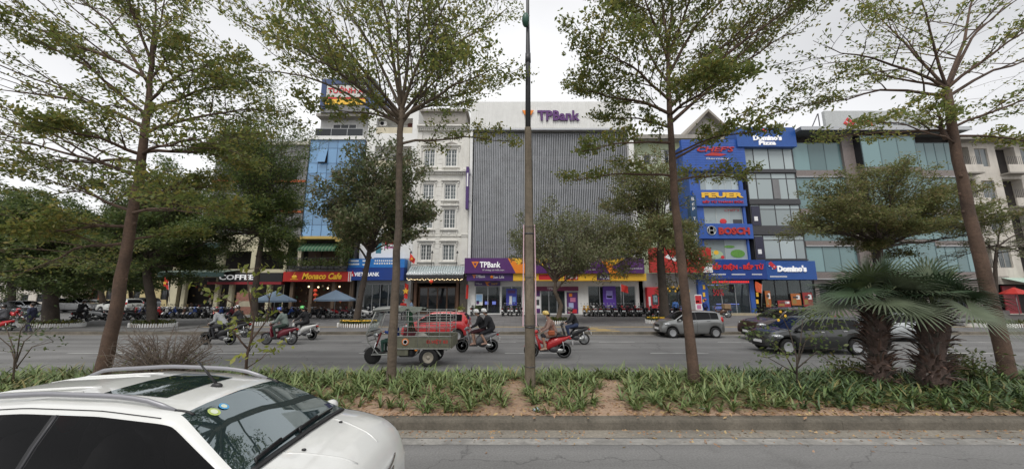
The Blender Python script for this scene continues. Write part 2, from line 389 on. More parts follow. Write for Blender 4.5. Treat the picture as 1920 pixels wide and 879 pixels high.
# kerbs: every stone its own piece
def kerb(name, x0, x1, y0, y1, h, step, mtl, bev, jit):
    k = MB(); k.box(x0, x1, y0 + .02, y1 - .02, -.05, h - .05, mtl); root = tag(k.build(name, None, (0, 0, 0)), kind='structure')
    n = int((x1 - x0) / step); protos = []
    for i in range(5):
        b = MB(); d = random.uniform(-jit, jit); b.prism([(y0 + d, 0), (y0 + d + .008, h - bev), (y0 + d + .3 * bev + .008, h - .3 * bev + d), (y0 + d + bev + .01, h + d), (y1 - .015, h + d), (y1, h - .02), (y1, 0)], -step / 2 + .0012, step / 2 - .0012, mtl, 'x'); protos.append(b.mesh('kerb_stone'))
    for i in range(n):
        o = bpy.data.objects.new('kerb_stone', protos[random.randrange(5)]); COL.objects.link(o); o.parent = root; o.location = (x0 + (i + .5) * step, 0, 0)
    return root
kerb('median_kerb', -16, 16, KN, MED0 + .06, .18, 1.0, kerbm, .05, .004)
kerb('median_kerb', -16, 16, MED1 - .12, MED1 + .06, .2, 1.0, kerbm, .04, .01)
kerb('pavement_kerb', -44, 44, KF, KF + .24, SW + .005, 1.0, kerbm, .03, .008)
# median soil with a gentle mound
def soil_h(x, y):
    t = (y - MED0) / (MED1 - MED0); m_ = math.sin(max(0, min(1, t)) * math.pi)
    return .15 + .16 * m_ ** .7 + .06 * mnoise.noise((x * .5, y * .8, 2)) * m_ + .025 * mnoise.noise((x * 3, y * 3, 5))
b = MB(); nx, ny = 160, 26
V = [(-16 + 32 * i / nx, MED0 + (MED1 - .1 - MED0) * j / ny, 0) for j in range(ny + 1) for i in range(nx + 1)]
b.add([(x, y, soil_h(x, y)) for x, y, z in V], [(j * (nx + 1) + i, j * (nx + 1) + i + 1, (j + 1) * (nx + 1) + i + 1, (j + 1) * (nx + 1) + i) for j in range(ny) for i in range(nx)], soil, True)
tag(b.build('median_soil'), kind='structure')
# pavement: base sheet and real pavers, joints recessed
pv = MB(); pv.box(-21.5, 60, KF + .26, 46, -.05, SW - .015, stone('paver joint', (.10, .095, .09), (.07, .067, .063), 20, 1, .2))
pav = tag(pv.build('pavement', None, (0, 0, 0)), kind='structure')
yellowp = stone('tactile paving', (.40, .29, .12), (.28, .21, .11), 20, 1.2, .3)
px_, py_ = .9, .45
cells = []
y = KF + .29; j = 0
while y < 39.5:
    x = -21.3 + (j % 2) * px_ / 2
    while x < 42: cells.append((x, y)); x += px_
    y += py_; j += 1
def is_yellow(x, y): return (24.6 < y < 25.1) or (3.6 + (25 - y) * .5 < x < 5.2 + (25 - y) * .5 and y < 24.7)
near = sorted(cells, key=lambda c: c[1] + abs(c[0] - 4) * .12)[:300]; nset = set(near)
pp = {}
def paver_mesh(m, i):
    if (m.name, i) not in pp:
        q = MB(); q.box(.008, px_ - .008, .008, py_ - .008, -.05, random.uniform(-.004, .004), m, .006); pp[(m.name, i)] = q.mesh('paver')
    return pp[(m.name, i)]
for x, y in near:
    o = bpy.data.objects.new('paver', paver_mesh(yellowp if is_yellow(x + .4, y + .2) else paverm, random.randrange(4))); COL.objects.link(o); o.parent = pav; o.location = (x, y, SW)
rest = MB()
for x, y in cells:
    if (x, y) in nset: continue
    z = SW + random.uniform(-.004, .004)
    rest.add([(x + .01, y + .01, z), (x + px_ - .01, y + .01, z), (x + px_ - .01, y + py_ - .01, z), (x + .01, y + py_ - .01, z)], [(0, 1, 2, 3)], yellowp if is_yellow(x + .4, y + .2) else paverm)
    rest.add([(x + .01, y + .01, z), (x + px_ - .01, y + .01, z), (x + px_ - .01, y + .01, z - .03), (x + .01, y + .01, z - .03)], [(3, 2, 1, 0)], paverm)
ptag(rest.build('paver_field', pav))
ORD = ['first', 'second', 'third', 'fourth', 'fifth', 'sixth', 'seventh', 'eighth', 'ninth', 'tenth', 'eleventh', 'twelfth', 'thirteenth', 'fourteenth', 'fifteenth', 'sixteenth', 'seventeenth', 'eighteenth', 'nineteenth', 'twentieth', 'twenty-first', 'twenty-second', 'twenty-third', 'twenty-fourth', 'twenty-fifth', 'twenty-sixth', 'twenty-seventh', 'twenty-eighth']
# ================================================================ buildings
YF = 39.0
def wall(mb, x0, x1, z0, z1, y, holes, m, t=.25, rm=None):
    xs = sorted({x0, x1, *[v for h in holes for v in h[:2]]}); zs = sorted({z0, z1, *[v for h in holes for v in h[2:4]]})
    xs = [v for v in xs if x0 <= v <= x1]; zs = [v for v in zs if z0 <= v <= z1]
    for i in range(len(xs) - 1):
        for j in range(len(zs) - 1):
            cx, cz = (xs[i] + xs[i + 1]) / 2, (zs[j] + zs[j + 1]) / 2
            if any(h[0] < cx < h[1] and h[2] < cz < h[3] for h in holes): continue
            mb.add([(xs[i], y, zs[j]), (xs[i + 1], y, zs[j]), (xs[i + 1], y, zs[j + 1]), (xs[i], y, zs[j + 1])], [(0, 1, 2, 3)], m)
    for a, b_, c, d in [h[:4] for h in holes]:
        q = [(a, c), (b_, c), (b_, d), (a, d)]
        for i in range(4):
            p, r = q[i], q[(i + 1) % 4]
            mb.add([(p[0], y, p[1]), (r[0], y, r[1]), (r[0], y + t, r[1]), (p[0], y + t, p[1])], [(0, 1, 2, 3)], rm or m)
def mass(mb, x0, x1, y0, y1, z0, z1, m, roof=None):
    for q in ([(x0, y0, z0), (x0, y1, z0), (x0, y1, z1), (x0, y0, z1)], [(x1, y0, z0), (x1, y1, z0), (x1, y1, z1), (x1, y0, z1)], [(x0, y1, z0), (x1, y1, z0), (x1, y1, z1), (x0, y1, z1)]):
        mb.add(q, [(0, 1, 2, 3)], m)
    mb.add([(x0, y0, z1), (x1, y0, z1), (x1, y1, z1), (x0, y1, z1)], [(0, 1, 2, 3)], roof or m)
def glazing(parent, x0, x1, z0, z1, y, nx, nz, fm, pm, fw=.06, name='window', xs=None, zs=None, skip=(), split=True, dep=.08):
    xs = xs or [x0 + (x1 - x0) * i / nx for i in range(nx + 1)]; zs = zs or [z0 + (z1 - z0) * i / nz for i in range(nz + 1)]
    f = MB()
    for i, x in enumerate(xs):
        a = x - fw / 2 if 0 < i < len(xs) - 1 else (x if i == 0 else x - fw); f.box(a, a + fw, y - dep / 2, y + dep / 2, zs[0], zs[-1], fm)
    for i, z in enumerate(zs):
        a = z - fw / 2 if 0 < i < len(zs) - 1 else (z if i == 0 else z - fw)
        for j in range(len(xs) - 1): f.box(xs[j] + fw * .9, xs[j + 1] - fw * .4, y - dep / 2 + .008, y + dep / 2 - .008, a, a + fw, fm)
    fr = f.build(name, parent)
    if split:
        for i in range(len(xs) - 1):
            for j in range(len(zs) - 1):
                if (i, j) in skip: continue
                p = MB(); p.box(xs[i] + fw * .4, xs[i + 1] - fw * .4, y - .012, y + .012, zs[j] + fw * .4, zs[j + 1] - fw * .4, pm); p.build('pane', fr)
    else:
        p = MB(); p.box(xs[0] + .02, xs[-1] - .02, y - .012, y + .012, zs[0] + .02, zs[-1] - .02, pm); p.build('pane', fr)
    return fr
def room(parent, x0, x1, y0, y1, z0, z1, m, lights=0, lm=None, fl=None):
    b = MB(); mass(b, x0, x1, y0, y1, z0, z1, m); b.add([(x0, y0, z0), (x1, y0, z0), (x1, y1, z0), (x0, y1, z0)], [(0, 1, 2, 3)], fl or m)
    b.build('interior', parent)
    for i in range(lights):
        x = x0 + (x1 - x0) * (i + .5) / lights; q = MB(); q.box(x - .6, x + .6, y0 + 1.2, y0 + 1.45, z1 - .1, z1 - .05, lm or lamp_cool); q.build('ceiling_light', parent)
def sign(name, label, parts, cat='sign', group=None):
    """parts: list of (partname, MB); the first is the panel"""
    b0 = parts[0][1]; xs = [v[0] for v in b0.v]; zs = [v[2] for v in b0.v]; ys = [v[1] for v in b0.v]
    r = thing(name, label, cat, ((min(xs) + max(xs)) / 2, max(ys), min(zs)), 0, group)
    for n, b in parts: b.build(n, r)
    return r
def bld(name, label, x0, x1, y=YF): return thing(name, label, 'building', ((x0 + x1) / 2, y, 0))
def ac_unit(x, y, z, label):
    r = thing('air_conditioner', label, 'air conditioner', (x, y, z)); b = MB(); b.box(x - .42, x + .42, y - .16, y + .16, z, z + .62, white_paint, .03); b.build('casing', r)
    f = MB(); M = Matrix.Translation((x - .1, y - .165, z + .31)) @ Matrix.Rotation(R(90), 4, 'X')
    f.lathe([(.24, 0), (.24, .02), (.2, .02), (.2, .0)], darkgrey, M, 18); 
    for k in range(-4, 5): f.box(x - .1 - .2, x - .1 + .2, y - .185, y - .175, z + .31 + k * .045, z + .318 + k * .045, darkgrey)
    f.build('fan_grille', r)
    return r

# ---------- TPBank
yb = YF
X0, X1 = Xp(880, 400, yb), Xp(1194, 430, yb)
zs0, zs1, zl0, zl1 = Zp(246, yb), Zp(195, yb), Zp(486, yb), Zp(250, yb)
bank = bld('bank_building', 'wide bank building clad in tall grey vertical louvers under a white ribbed fascia', X0, X1)
b = MB(); mass(b, X0, X1, yb, yb + 16, 0, zs1 - .3, white_paint, roofgrey)
b.box(X1 - .55, X1 + .02, yb - .55, yb + .6, zl0 - .3, zl1 + .2, white_paint)      # frame fins
b.box(X0 - .02, X0 + .28, yb - .45, yb + .6, zl0 - .3, zl1 + .2, white_paint)
b.build('wall', bank)
c = MB(); c.box(X0 + .3, X1 - .6, yb + .38, yb + .5, zl0, zl1, g_grey); c.build('glass_skin', bank)
c = MB()
z = zl0 + .4
while z < zl1: c.box(X0 + .3, X1 - .57, yb + .16, yb + .2, z - .025, z + .025, darkgrey); z += 1.15
for i in range(5):
    z = zl0 + 1.5 + i * 3.45
    c.box(X0 + .3, X1 - .57, yb + .28, yb + .36, z - .25, z + .25, greywall)
c.build('louver_rail', bank)
nl = 86; lp = MB(); lp.prism([(-.068, -.06), (.068, .02), (.075, .08), (-.06, .0)], zl0 - .1, zl1 + .02, louvm, 'z'); lm_ = lp.mesh('louver')
for i in range(nl):
    o = bpy.data.objects.new('louver', lm_); COL.objects.link(o); o.parent = bank
    o.location = (X0 + .5 + (X1 - X0 - 1.3) * i / (nl - 1) - wloc(bank).x, .06, 0)
fx0 = X0 - .05; fx1 = X1 + .02
b = MB(); b.box(fx0, fx1, yb - .5, yb + 1, zs0, zs1, white_paint); b.box(fx0 - .03, fx1 + .03, yb - .56, yb - .3, zs0 - .1, zs0 + .1, alu); b.build('fascia', bank)
rb = MB(); rb.box(-.045, .045, yb - .57, yb - .5, zs0 + .12, zs1 - .02, white_paint); rbm = rb.mesh('cladding_rib', wloc(bank))
n = 74
for i in range(n):
    o = bpy.data.objects.new('cladding_rib', rbm); COL.objects.link(o); o.parent = bank; o.location = (fx0 + .15 + (fx1 - fx0 - .3) * i / (n - 1), 0, 0)
def tri_logo(mb, cx, cz, s, y, m1, m2, d=.08):
    mb.prism([(cx - s, cz + s * .8), (cx + s, cz + s * .8), (cx, cz - s * .95)], y - d, y, m1)
    mb.prism([(cx - s * .42, cz + s * .42), (cx + s * .42, cz + s * .42), (cx, cz - s * .4)], y - d - .012, y - d + .01, m2)
yl = yb - .6
p = MB(); txt(p, 'TPBank', Xp(1047, 217, yl), Zp(217.5, yl), yl, purple, Xp(1087, 217, yl) - Xp(1008, 217, yl), Zp(208, yl) - Zp(227, yl), .14, .035)
q = MB(); tri_logo(q, Xp(990, 217, yl), Zp(216, yl), .68, yl, orange, white_paint, .12)
bk = MB()
for x in (985, 1030, 1075): bk.box(Xp(x, 217, yl) - .03, Xp(x, 217, yl) + .03, yl - .02, yl + .06, Zp(222, yl), Zp(212, yl), alu)
sign('bank_roof_sign', 'purple TPBank letters with an orange triangle high on the white fascia', [('lettering', p), ('logo', q), ('bracket', bk)])
# vertical fin sign beside the hotel
b = MB(); b.box(Xp(873.5, 350, yb - 1), Xp(879, 350, yb - 1), yb - 1.1, yb - .45, Zp(392, yb - 1), Zp(313, yb - 1), purple2, .02)
t_ = MB(); t_.box(Xp(875, 350, yb - 1.1), Xp(877.5, 350, yb - 1.1), yb - 1.12, yb - 1.1, Zp(350, yb - 1), Zp(325, yb - 1), white_sign)
a_ = MB(); a_.box(Xp(879, 350, yb - 1) - .02, Xp(884, 350, yb), yb - .6, yb - .5, Zp(330, yb), Zp(328, yb), alu); a_.box(Xp(879, 350, yb - 1) - .02, Xp(884, 350, yb), yb - .6, yb - .5, Zp(380, yb), Zp(378, yb), alu)
sign('blade_sign', 'narrow purple blade sign standing out between hotel and louvers', [('panel', b), ('lettering', t_), ('bracket', a_)])
# canopy signs
yc = yb - 1.5
sx0, sx1 = Xp(871, 500, yc), Xp(1208, 500, yc); z0, z1, z2 = Zp(526, yc), Zp(512, yc), Zp(483.5, yc)
b = MB(); b.box(sx0, sx1, yc, yb - .02, z1, z2, purple)
pr = MB()
def pxpoly(pts, y): return [(Xp(a, c, y), Zp(c, y)) for a, c in pts]
for pts, m_ in (([(952, 484), (985, 484), (1002, 512), (967, 512)], orange), ([(960, 484), (985, 484), (972, 497)], yellow), ([(1003, 484), (1030, 484), (1018, 500)], yellow),
                ([(1124, 484), (1172, 484), (1146, 500), (1165, 512), (1143, 512)], orange), ([(1130, 484), (1172, 484), (1149, 498)], yellow), ([(1056, 486), (1068, 486), (1062, 495)], orange)):
    pr.prism(pxpoly(pts, yc), yc - .012 - (.006 if m_ is yellow else 0), yc - .002, m_)
les = []
def lt(*a, **k): b_ = MB(); txt(b_, *a, **k); les.append(('lettering', b_))
lt('TPBank', Xp(919, 496, yc), Zp(496, yc), yc - .02, sign_glow, Xp(939, 496, yc) - Xp(900, 496, yc), .62, .05, .02)
lt('Vì chúng tôi hiểu bạn', Xp(925, 506, yc), Zp(506, yc), yc - .005, white_sign, 2.3, .26, .02, shear=.2)
lt('TPBank', Xp(1088, 494, yc), Zp(494, yc), yc - .02, sign_glow, 2.2, .55, .05, .02)
lt('Vì chúng tôi hiểu bạn', Xp(1098, 505, yc), Zp(505, yc), yc - .005, white_sign, 2.2, .26, .02, shear=.2)
lt('Vì chúng tôi hiểu bạn', Xp(1190, 503, yc), Zp(503, yc), yc - .005, white_sign, 1.7, .22, .02, shear=.2)
lo = MB(); tri_logo(lo, Xp(891, 496, yc), Zp(496, yc), .4, yc - .01, orange, purple, .05)
sign('bank_sign', 'long purple TPBank shop sign with orange and yellow chevrons over the bank entrance', [('panel', b), ('print', pr), ('logo', lo)] + les)
yd = yb - 1.25
b = MB(); xm = Xp(962, 520, yd); b.box(Xp(875, 520, yd), xm, yd, yb - .1, z0, z1 - .01, purple2)
pr = MB(); tri_logo(pr, Xp(889, 518, yd), Zp(518, yd), .2, yd, orange, purple2, .02); txt(pr, 'TPBank', Xp(901, 518, yd), Zp(518, yd), yd - .004, white_sign, 1.0, .3)
pr.lathe([(.17, 0), (.17, .02)], orange, Matrix.Translation((Xp(922, 519, yd), yd, Zp(519, yd))) @ Matrix.Rotation(R(90), 4, 'X'), 14); txt(pr, 'Sun Life', Xp(935, 519, yd), Zp(519, yd), yd - .004, white_sign, 1.15, .3)
sign('partner_sign', 'low purple strip sign reading TPBank and Sun Life', [('panel', b), ('lettering', pr)])
b = MB(); b.box(xm + .01, Xp(1212, 520, yd), yd, yb - .1, z0, z1 - .01, yellow)
pr = MB(); pr.box(Xp(1058, 519, yd), Xp(1084, 519, yd), yd - .012, yd - .001, z0 + .08, z1 - .1, redp); txt(pr, 'LÔI 3', Xp(1071, 519, yd), Zp(519, yd), yd - .014, white_sign, 1.3, .4, .01, .02)
pr.box(Xp(1010, 519, yd), Xp(1050, 519, yd), yd - .012, yd - .001, z0 + .1, z1 - .12, redp)
pr.box(Xp(1119, 519, yd), Xp(1143, 519, yd), yd - .012, yd - .001, z0 + .06, z1 - .06, purple2); txt(pr, '0.5%', Xp(1134, 519, yd), Zp(519, yd), yd - .014, white_sign, .95, .45, .01, .02)
txt(pr, '15%', Xp(1152, 519, yd), Zp(519, yd), yd - .004, orange, .7, .36)
for k in range(6): pr.box(Xp(1160, 519, yd) + (k % 3) * .36, Xp(1160, 519, yd) + (k % 3) * .36 + .26, yd - .006, yd - .001, Zp(519, yd) - .1 + (k // 3) * .16, Zp(519, yd) - .02 + (k // 3) * .16, orange)
sign('promotion_strip', 'yellow promotional strip sign with 0.5% offer under the purple sign', [('panel', b), ('print', pr)])
# ground floor of the bank
zt = zl0 - .25; gx = lambda p: Xp(p, 560, yb)
b = MB(); holes = [(gx(891), gx(938), .22, Zp(536, yb)), (gx(940), gx(979), .22, Zp(536, yb)), (gx(1014), gx(1060), .2, Zp(538, yb)), (gx(1062), gx(1084), .2, Zp(546, yb)), (gx(1103), gx(1192), .5, Zp(536, yb))]
wall(b, X0, X1 + .3, 0, zt, yb, holes, white_paint, .3); b.build('front_wall', bank)
room(bank, X0 + .2, X1, yb + .32, yb + 9, .16, zt - .1, interior, 6, lamp_cool, mat('tiled floor', (.4, .39, .37), .25))
for k, h in enumerate(holes): glazing(bank, h[0], h[1], h[2], h[3], yb + .15, (2, 2, 3, 1, 4)[k], (1, 1, 1, 1, 1)[k], alu, g_shop, .07, name='shop_window' if k != 2 else 'entrance_door')
def poster(name, label, x0, x1, z0, z1, y, face, bits):
    b = MB(); b.box(x0, x1, y - .02, y + .02, z0, z1, face); p = MB()
    for (a, c, d, e, m_) in bits: p.box(x0 + (x1 - x0) * a, x0 + (x1 - x0) * c, y - .027, y - .018, z0 + (z1 - z0) * d, z0 + (z1 - z0) * e, m_)
    return sign(name, label, [('sheet', b), ('print', p)], 'poster')
bluep = mat('blue poster print', (.05, .06, .38), .5); skin = mat('skin', (.46, .28, .20), .55, var=.06)
poster('poster', 'tall blue poster with a standing figure in the bank window', gx(949), gx(969), Zp(572, yb), Zp(541, yb), yb + .02, bluep, [(.3, .55, .05, .55, white_sign), (.15, .85, .72, .9, purple), (.6, .9, .2, .5, mat('light blue print', (.2, .35, .75), .5))])
poster('poster', 'purple shield poster hanging in the wide bank window', gx(1131), gx(1155), Zp(580, yb), Zp(536, yb), yb + .02, mat('violet print', (.12, .05, .38), .5), [(.25, .75, .45, .8, mat('pale violet print', (.35, .3, .75), .5)), (.3, .7, .5, .58, white_sign), (.3, .7, .12, .18, white_sign)])
poster('poster', 'white photo poster beside the cash machines', gx(892), gx(905), Zp(572, yb), Zp(551, yb), yb + .02, white_sign, [(.05, .95, .3, .95, mat('sky print', (.3, .5, .75), .5)), (.1, .5, .1, .4, purple)])
poster('poster', 'purple and pink festive panel by the bank door', gx(1063), gx(1083), .25, Zp(548, yb), yb + .02, purple, [(.1, .9, .02, .2, redp), (.15, .6, .25, .5, mat('pale blue print', (.4, .45, .7), .5)), (.3, .8, .55, .75, mat('pink print', (.6, .2, .35), .5)), (.2, .5, .8, .95, orange)])
poster('poster', 'white and purple notice board by the bank pillar', gx(1003), gx(1013), .3, Zp(545, yb), yb - .05, white_sign, [(.05, .95, .75, 1, purple), (.05, .95, 0, .2, purple), (.2, .8, .35, .6, darkgrey)])
b = MB(); b.box(gx(890), gx(938), yb - .35, yb - .1, Zp(536, yb), Zp(528, yb), purple2)
p = MB(); txt(p, 'TPBank', gx(898), Zp(532, yb), yb - .354, white_sign, .7, .2); p.prism([(gx(909), Zp(528.5, yb)), (gx(920), Zp(528.5, yb)), (gx(914), Zp(532, yb)), (gx(918), Zp(535.5, yb)), (gx(914), Zp(535.5, yb))], yb - .362, yb - .352, orange); txt(p, '24/7', gx(927), Zp(532, yb), yb - .354, yellow, .7, .2)
sign('entrance_sign', 'small purple sign box over the cash machine doorway', [('panel', b), ('print', p)])
b = MB(); b.box(gx(1003), gx(1084), yb - .3, yb - .05, Zp(545, yb), Zp(537, yb), mat('plum fascia', (.16, .02, .07), .5)); p = MB(); txt(p, 'TPBank', gx(1035), Zp(541, yb), yb - .304, white_sign, 1.1, .28)
sign('entrance_sign', 'plum coloured sign board above the glass entrance doors', [('panel', b), ('lettering', p)])
for i, x in enumerate((897, 912, 926)):
    m_ = thing('cash_machine', ['cash machine nearest the photo poster inside the bank', 'middle cash machine behind the bank glass', 'cash machine by the door edge behind the bank glass'][i], 'cash machine', (gx(x) * 1.03, yb + 1.6, .16))
    X = gx(x) * 1.03; b = MB(); b.box(X - .3, X + .3, yb + 1.6, yb + 2.2, .16, 1.7, purple, .04); b.build('cabinet', m_); b = MB(); b.box(X - .2, X + .2, yb + 1.58, yb + 1.61, 1.15, 1.5, led_blue); b.build('screen', m_); b = MB(); b.box(X - .22, X + .22, yb + 1.5, yb + 1.62, .9, .98, darkgrey); b.build('keypad', m_)

# ---------- white ornate hotel
hx0, hx1 = Xp(777, 400, yb), X0 - .03
htop = Zp(240, yb)
hotel = bld('ornate_hotel', 'narrow white neoclassical hotel with moulded window surrounds', hx0, hx1)
rows = [(280, 312), (345, 374), (392, 428), (458, 488)]; cols = [(793, 817), (831, 855)]
cols = [(Xp(788, 473, yb), Xp(809, 473, yb)), (Xp(829.5, 473, yb), Xp(852, 473, yb))]
hz = [(Zp(b_, yb), Zp(a, yb)) for a, b_ in rows]
holes = [(c0, c1, z0, z1) for z0, z1 in hz for c0, c1 in cols]
b = MB(); mass(b, hx0, hx1, yb, yb + 14, 0, htop, white_stone, roofgrey); gz = Zp(518, yb)
wall(b, hx0, hx1, gz, htop, yb, holes, white_stone, .3)
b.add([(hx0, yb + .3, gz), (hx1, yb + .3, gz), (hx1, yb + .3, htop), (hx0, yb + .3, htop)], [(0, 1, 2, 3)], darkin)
b.build('wall', hotel)
for (z0, z1) in hz:
    for (c0, c1) in cols:
        xm = (c0 + c1) / 2
        f = MB()
        for a, d in ((c0, c0 + .09), (xm - .05, xm + .05), (c1 - .09, c1)): f.box(a, d, yb + .1, yb + .2, z0, z1, white_paint)
        for z in (z0, z1 - .1): f.box(c0 + .09, c1 - .09, yb + .105, yb + .195, z, z + .1, white_paint)
        for h in (c0, xm):
            w_ = (c1 - c0) / 2
            f.box(h + w_ / 2 - .015, h + w_ / 2 + .025, yb + .12, yb + .18, z0 + .1, z1 - .1, white_paint)
            for k in (1, 2, 3): f.box(h + .1, h + w_ - .05, yb + .125, yb + .175, z0 + (z1 - z0) * k / 4 - .015, z0 + (z1 - z0) * k / 4 + .015, white_paint)
        wn = f.build('window', hotel)
        for h in (0, 1):
            p = MB(); a = c0 + .05 if h == 0 else xm; p.box(a, a + (c1 - c0) / 2 - .05, yb + .14, yb + .16, z0 + .05, z1 - .05, g_grey); p.build('pane', wn)
        s = MB()   # surround: architrave, hood on brackets, sill, carved apron
        for a, d in ((c0 - .16, c0 - .003), (c1 + .003, c1 + .16)): s.box(a, d, yb - .06, yb + .05, z0 - .1, z1 + .15, white_stone, .02)
        s.box(c0 - .16, c1 + .16, yb - .055, yb + .05, z1 + .01, z1 + .15, white_stone)
        s.box(c0 - .38, c1 + .38, yb - .26, yb + .05, z1 + .34, z1 + .44, white_stone, .02); s.box(c0 - .30, c1 + .30, yb - .17, yb + .05, z1 + .23, z1 + .335, white_stone, .02)
        for x in (c0 - .25, c1 + .25):
            s.box(x - .08, x + .08, yb - .15, yb + .05, z1 - .02, z1 + .225, white_stone, .04); s.box(x - .06, x + .06, yb - .1, yb + .05, z1 - .3, z1 - .025, white_stone, .04)
        s.build('window_surround', hotel)
        s = MB(); s.box(c0 - .34, c1 + .34, yb - .24, yb + .05, z0 - .24, z0 - .13, white_stone, .02)
        s.box(c0 - .28, c1 + .28, yb - .14, yb + .05, z0 - .34, z0 - .245, white_stone, .02)
        for x in (c0 - .18, c1 + .18): s.box(x - .07, x + .07, yb - .12, yb + .05, z0 - .78, z0 - .345, white_stone, .04)
        s.build('sill', hotel)
        s = MB(); s.box(c0 - .05, c1 + .05, yb - .03, yb + .05, z0 - .85, z0 - .38, white_stone, .015); s.ball((xm, yb - .03, z0 - .6), (.16, .06, .16), white_stone, 10, 6)
        for k in (-1, 1):
            for j in range(4): s.ball((xm + k * (.22 + .13 * j), yb - .03, z0 - .6 + .06 * math.sin(j * 2.2)), (.085, .045, .06), white_stone, 8, 5)
        s.build('carved_panel', hotel)
for py, h, d in ((324, .32, .5), (241, .5, .65), (443, .12, .12)):
    cn = MB(); z = Zp(py, yb); cn.box(hx0 - .02, hx1 - .06, yb - d, yb + .05, z, z + h * .4, white_stone, .03); cn.box(hx0 - .02, hx1 - .06, yb - d * .7, yb + .05, z - h * .35, z - .003, white_stone, .03); cn.box(hx0 - .02, hx1 - .06, yb - d * .4, yb + .05, z - h * .8, z - h * .36, white_stone, .03)
    if h > .2:
        for k in range(26): x = hx0 + .1 + k * (hx1 - hx0 - .3) / 25; cn.box(x - .05, x + .05, yb - d * .62, yb, z - h * .78, z - h * .38, white_stone)
    cn.build('cornice', hotel)
for (c0, c1) in cols:
    xm = (c0 + c1) / 2; z1 = hz[0][1] + .46; s = MB(); s.prism([(c0 - .4, z1), (c1 + .4, z1), (xm, z1 + .55)], yb - .22, yb + .05, white_stone); s.prism([(c0 - .1, z1 + .08), (c1 + .1, z1 + .08), (xm, z1 + .4)], yb - .25, yb - .21, roofgrey); s.build('pediment', hotel)
pl = MB()
for x0_, x1_ in ((hx1 - .75, hx1 - .08), (hx0 + .02, hx0 + .55)):
    pl.box(x0_, x1_, yb - .14, yb + .05, gz, htop - .6, white_stone, .02)
    for py in (318, 440, 495): z = Zp(py, yb); pl.box(x0_ - .08, x1_ + .05, yb - .24, yb + .05, z - .1, z + .1, white_stone, .03); pl.box(x0_ - .04, x1_ + .03, yb - .19, yb + .05, z - .3, z - .104, white_stone, .03)
pl.build('pilaster', hotel)
qn = MB()
for k in range(30):
    z = gz + .3 + k * .55
    if z > htop - 1: break
    xm = (cols[0][1] + cols[1][0]) / 2; qn.box(xm - .28, xm + .28, yb - .035, yb + .05, z, z + .5, white_stone, .02)
ptag(qn.build('rusticated_block', hotel))
# hotel entrance
yh = yb - 1.6
b = MB(); ca, cb2 = Xp(762, 515, yh), Xp(869, 515, yh); z0, z1 = Zp(521, yh), Zp(507, yh)
b.box(ca, cb2, yh, yb, z0 + .25, z0 + .33, darkgrey); b.box(ca, cb2, yh, yh + .06, z0, z0 + .3, darkgrey)
b.add([(ca, yh, z0 + .34), (cb2, yh, z0 + .34), (cb2, yb - .1, z1 + .6), (ca, yb - .1, z1 + .6)], [(0, 1, 2, 3)], g_pale)
for k in range(24): x = ca + (cb2 - ca) * k / 23; b.tube([(x, yh, z0 + .36), (x, yb - .1, z1 + .62)], .025, chrome, 5)
b.build('canopy', hotel)
sc = MB()
for k in range(36):
    x = ca + (cb2 - ca) * (k + .5) / 36; sc.box(x - .04, x + .04, yh - .04, yh - .01, z0 + .33, z0 + .55, chrome)
ptag(sc.build('canopy_fringe', hotel))
li = MB()
for k in range(64):
    x = ca + (cb2 - ca) * (k + random.random()) / 64; z = z0 - .06 - .12 * abs(math.sin(k * .55)) - random.random() * .06; li.ball((x, yh - .05, z), .03, lamp_warm, 6, 4)
ptag(tag(li.build('string_lights', None, (ca, yh, z0)), 'string of warm fairy lights under the hotel canopy', 'string lights'))
hd = lambda p: Xp(p, 560, yb)
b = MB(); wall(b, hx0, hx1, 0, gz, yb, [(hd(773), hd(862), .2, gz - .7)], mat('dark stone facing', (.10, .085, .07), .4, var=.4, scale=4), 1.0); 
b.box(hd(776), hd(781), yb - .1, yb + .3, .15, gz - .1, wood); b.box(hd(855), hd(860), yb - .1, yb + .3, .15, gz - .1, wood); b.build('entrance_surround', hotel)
room(hotel, hx0 + .1, hx1 - .1, yb + 1.0, yb + 6, .2, gz - .2, darkin, 2, lamp_warm)
glazing(hotel, hd(782), hd(854), .2, gz - 1.1, yb + .6, 4, 1, wood, g_dark, .16, 'entrance_door')
def lantern(x, y, z, s, label):
    r = thing('lantern', label, 'lantern', (x, y, z)); q = MB(); lm = mat('red lantern silk', (.7, .07, .03), .5, emit=.15)
    q.ball((x, y, z + s), (s, s, s * .85), lm, 12, 8); q.build('shade', r); q = MB(); q.tube([(x, y, z - s * .6), (x, y, z + .15 * s)], s * .12, yellow, 5); q.tube([(x, y, z + 1.8 * s), (x, y, z + 3 * s)], .012, black, 4); q.build('tassel', r)
lantern(Xp(808, 530, yh), yh + .1, Zp(531, yh), .2, 'round red lantern hanging under the hotel canopy')
for i, px in enumerate((773, 812, 858)):
    r = thing('flood_lamp', ['thin arm lamp over the flag side of the hotel canopy', 'thin arm lamp in the middle of the hotel canopy', 'thin arm lamp at the bank side of the hotel canopy'][i], 'lamp', (Xp(px, 500, yb), yb, Zp(500, yb)))
    q = MB(); q.tube([(Xp(px - 3, 505, yb), yb - .3, Zp(505, yb)), (Xp(px + 2, 474, yb), yb - .9, Zp(474, yb))], .03, black, 6); q.build('arm', r); q = MB(); q.lathe([(.05, 0), (.13, -.22), (.12, -.25)], black, Matrix.Translation((Xp(px + 2, 473, yb), yb - .9, Zp(472, yb)))); q.build('head', r)
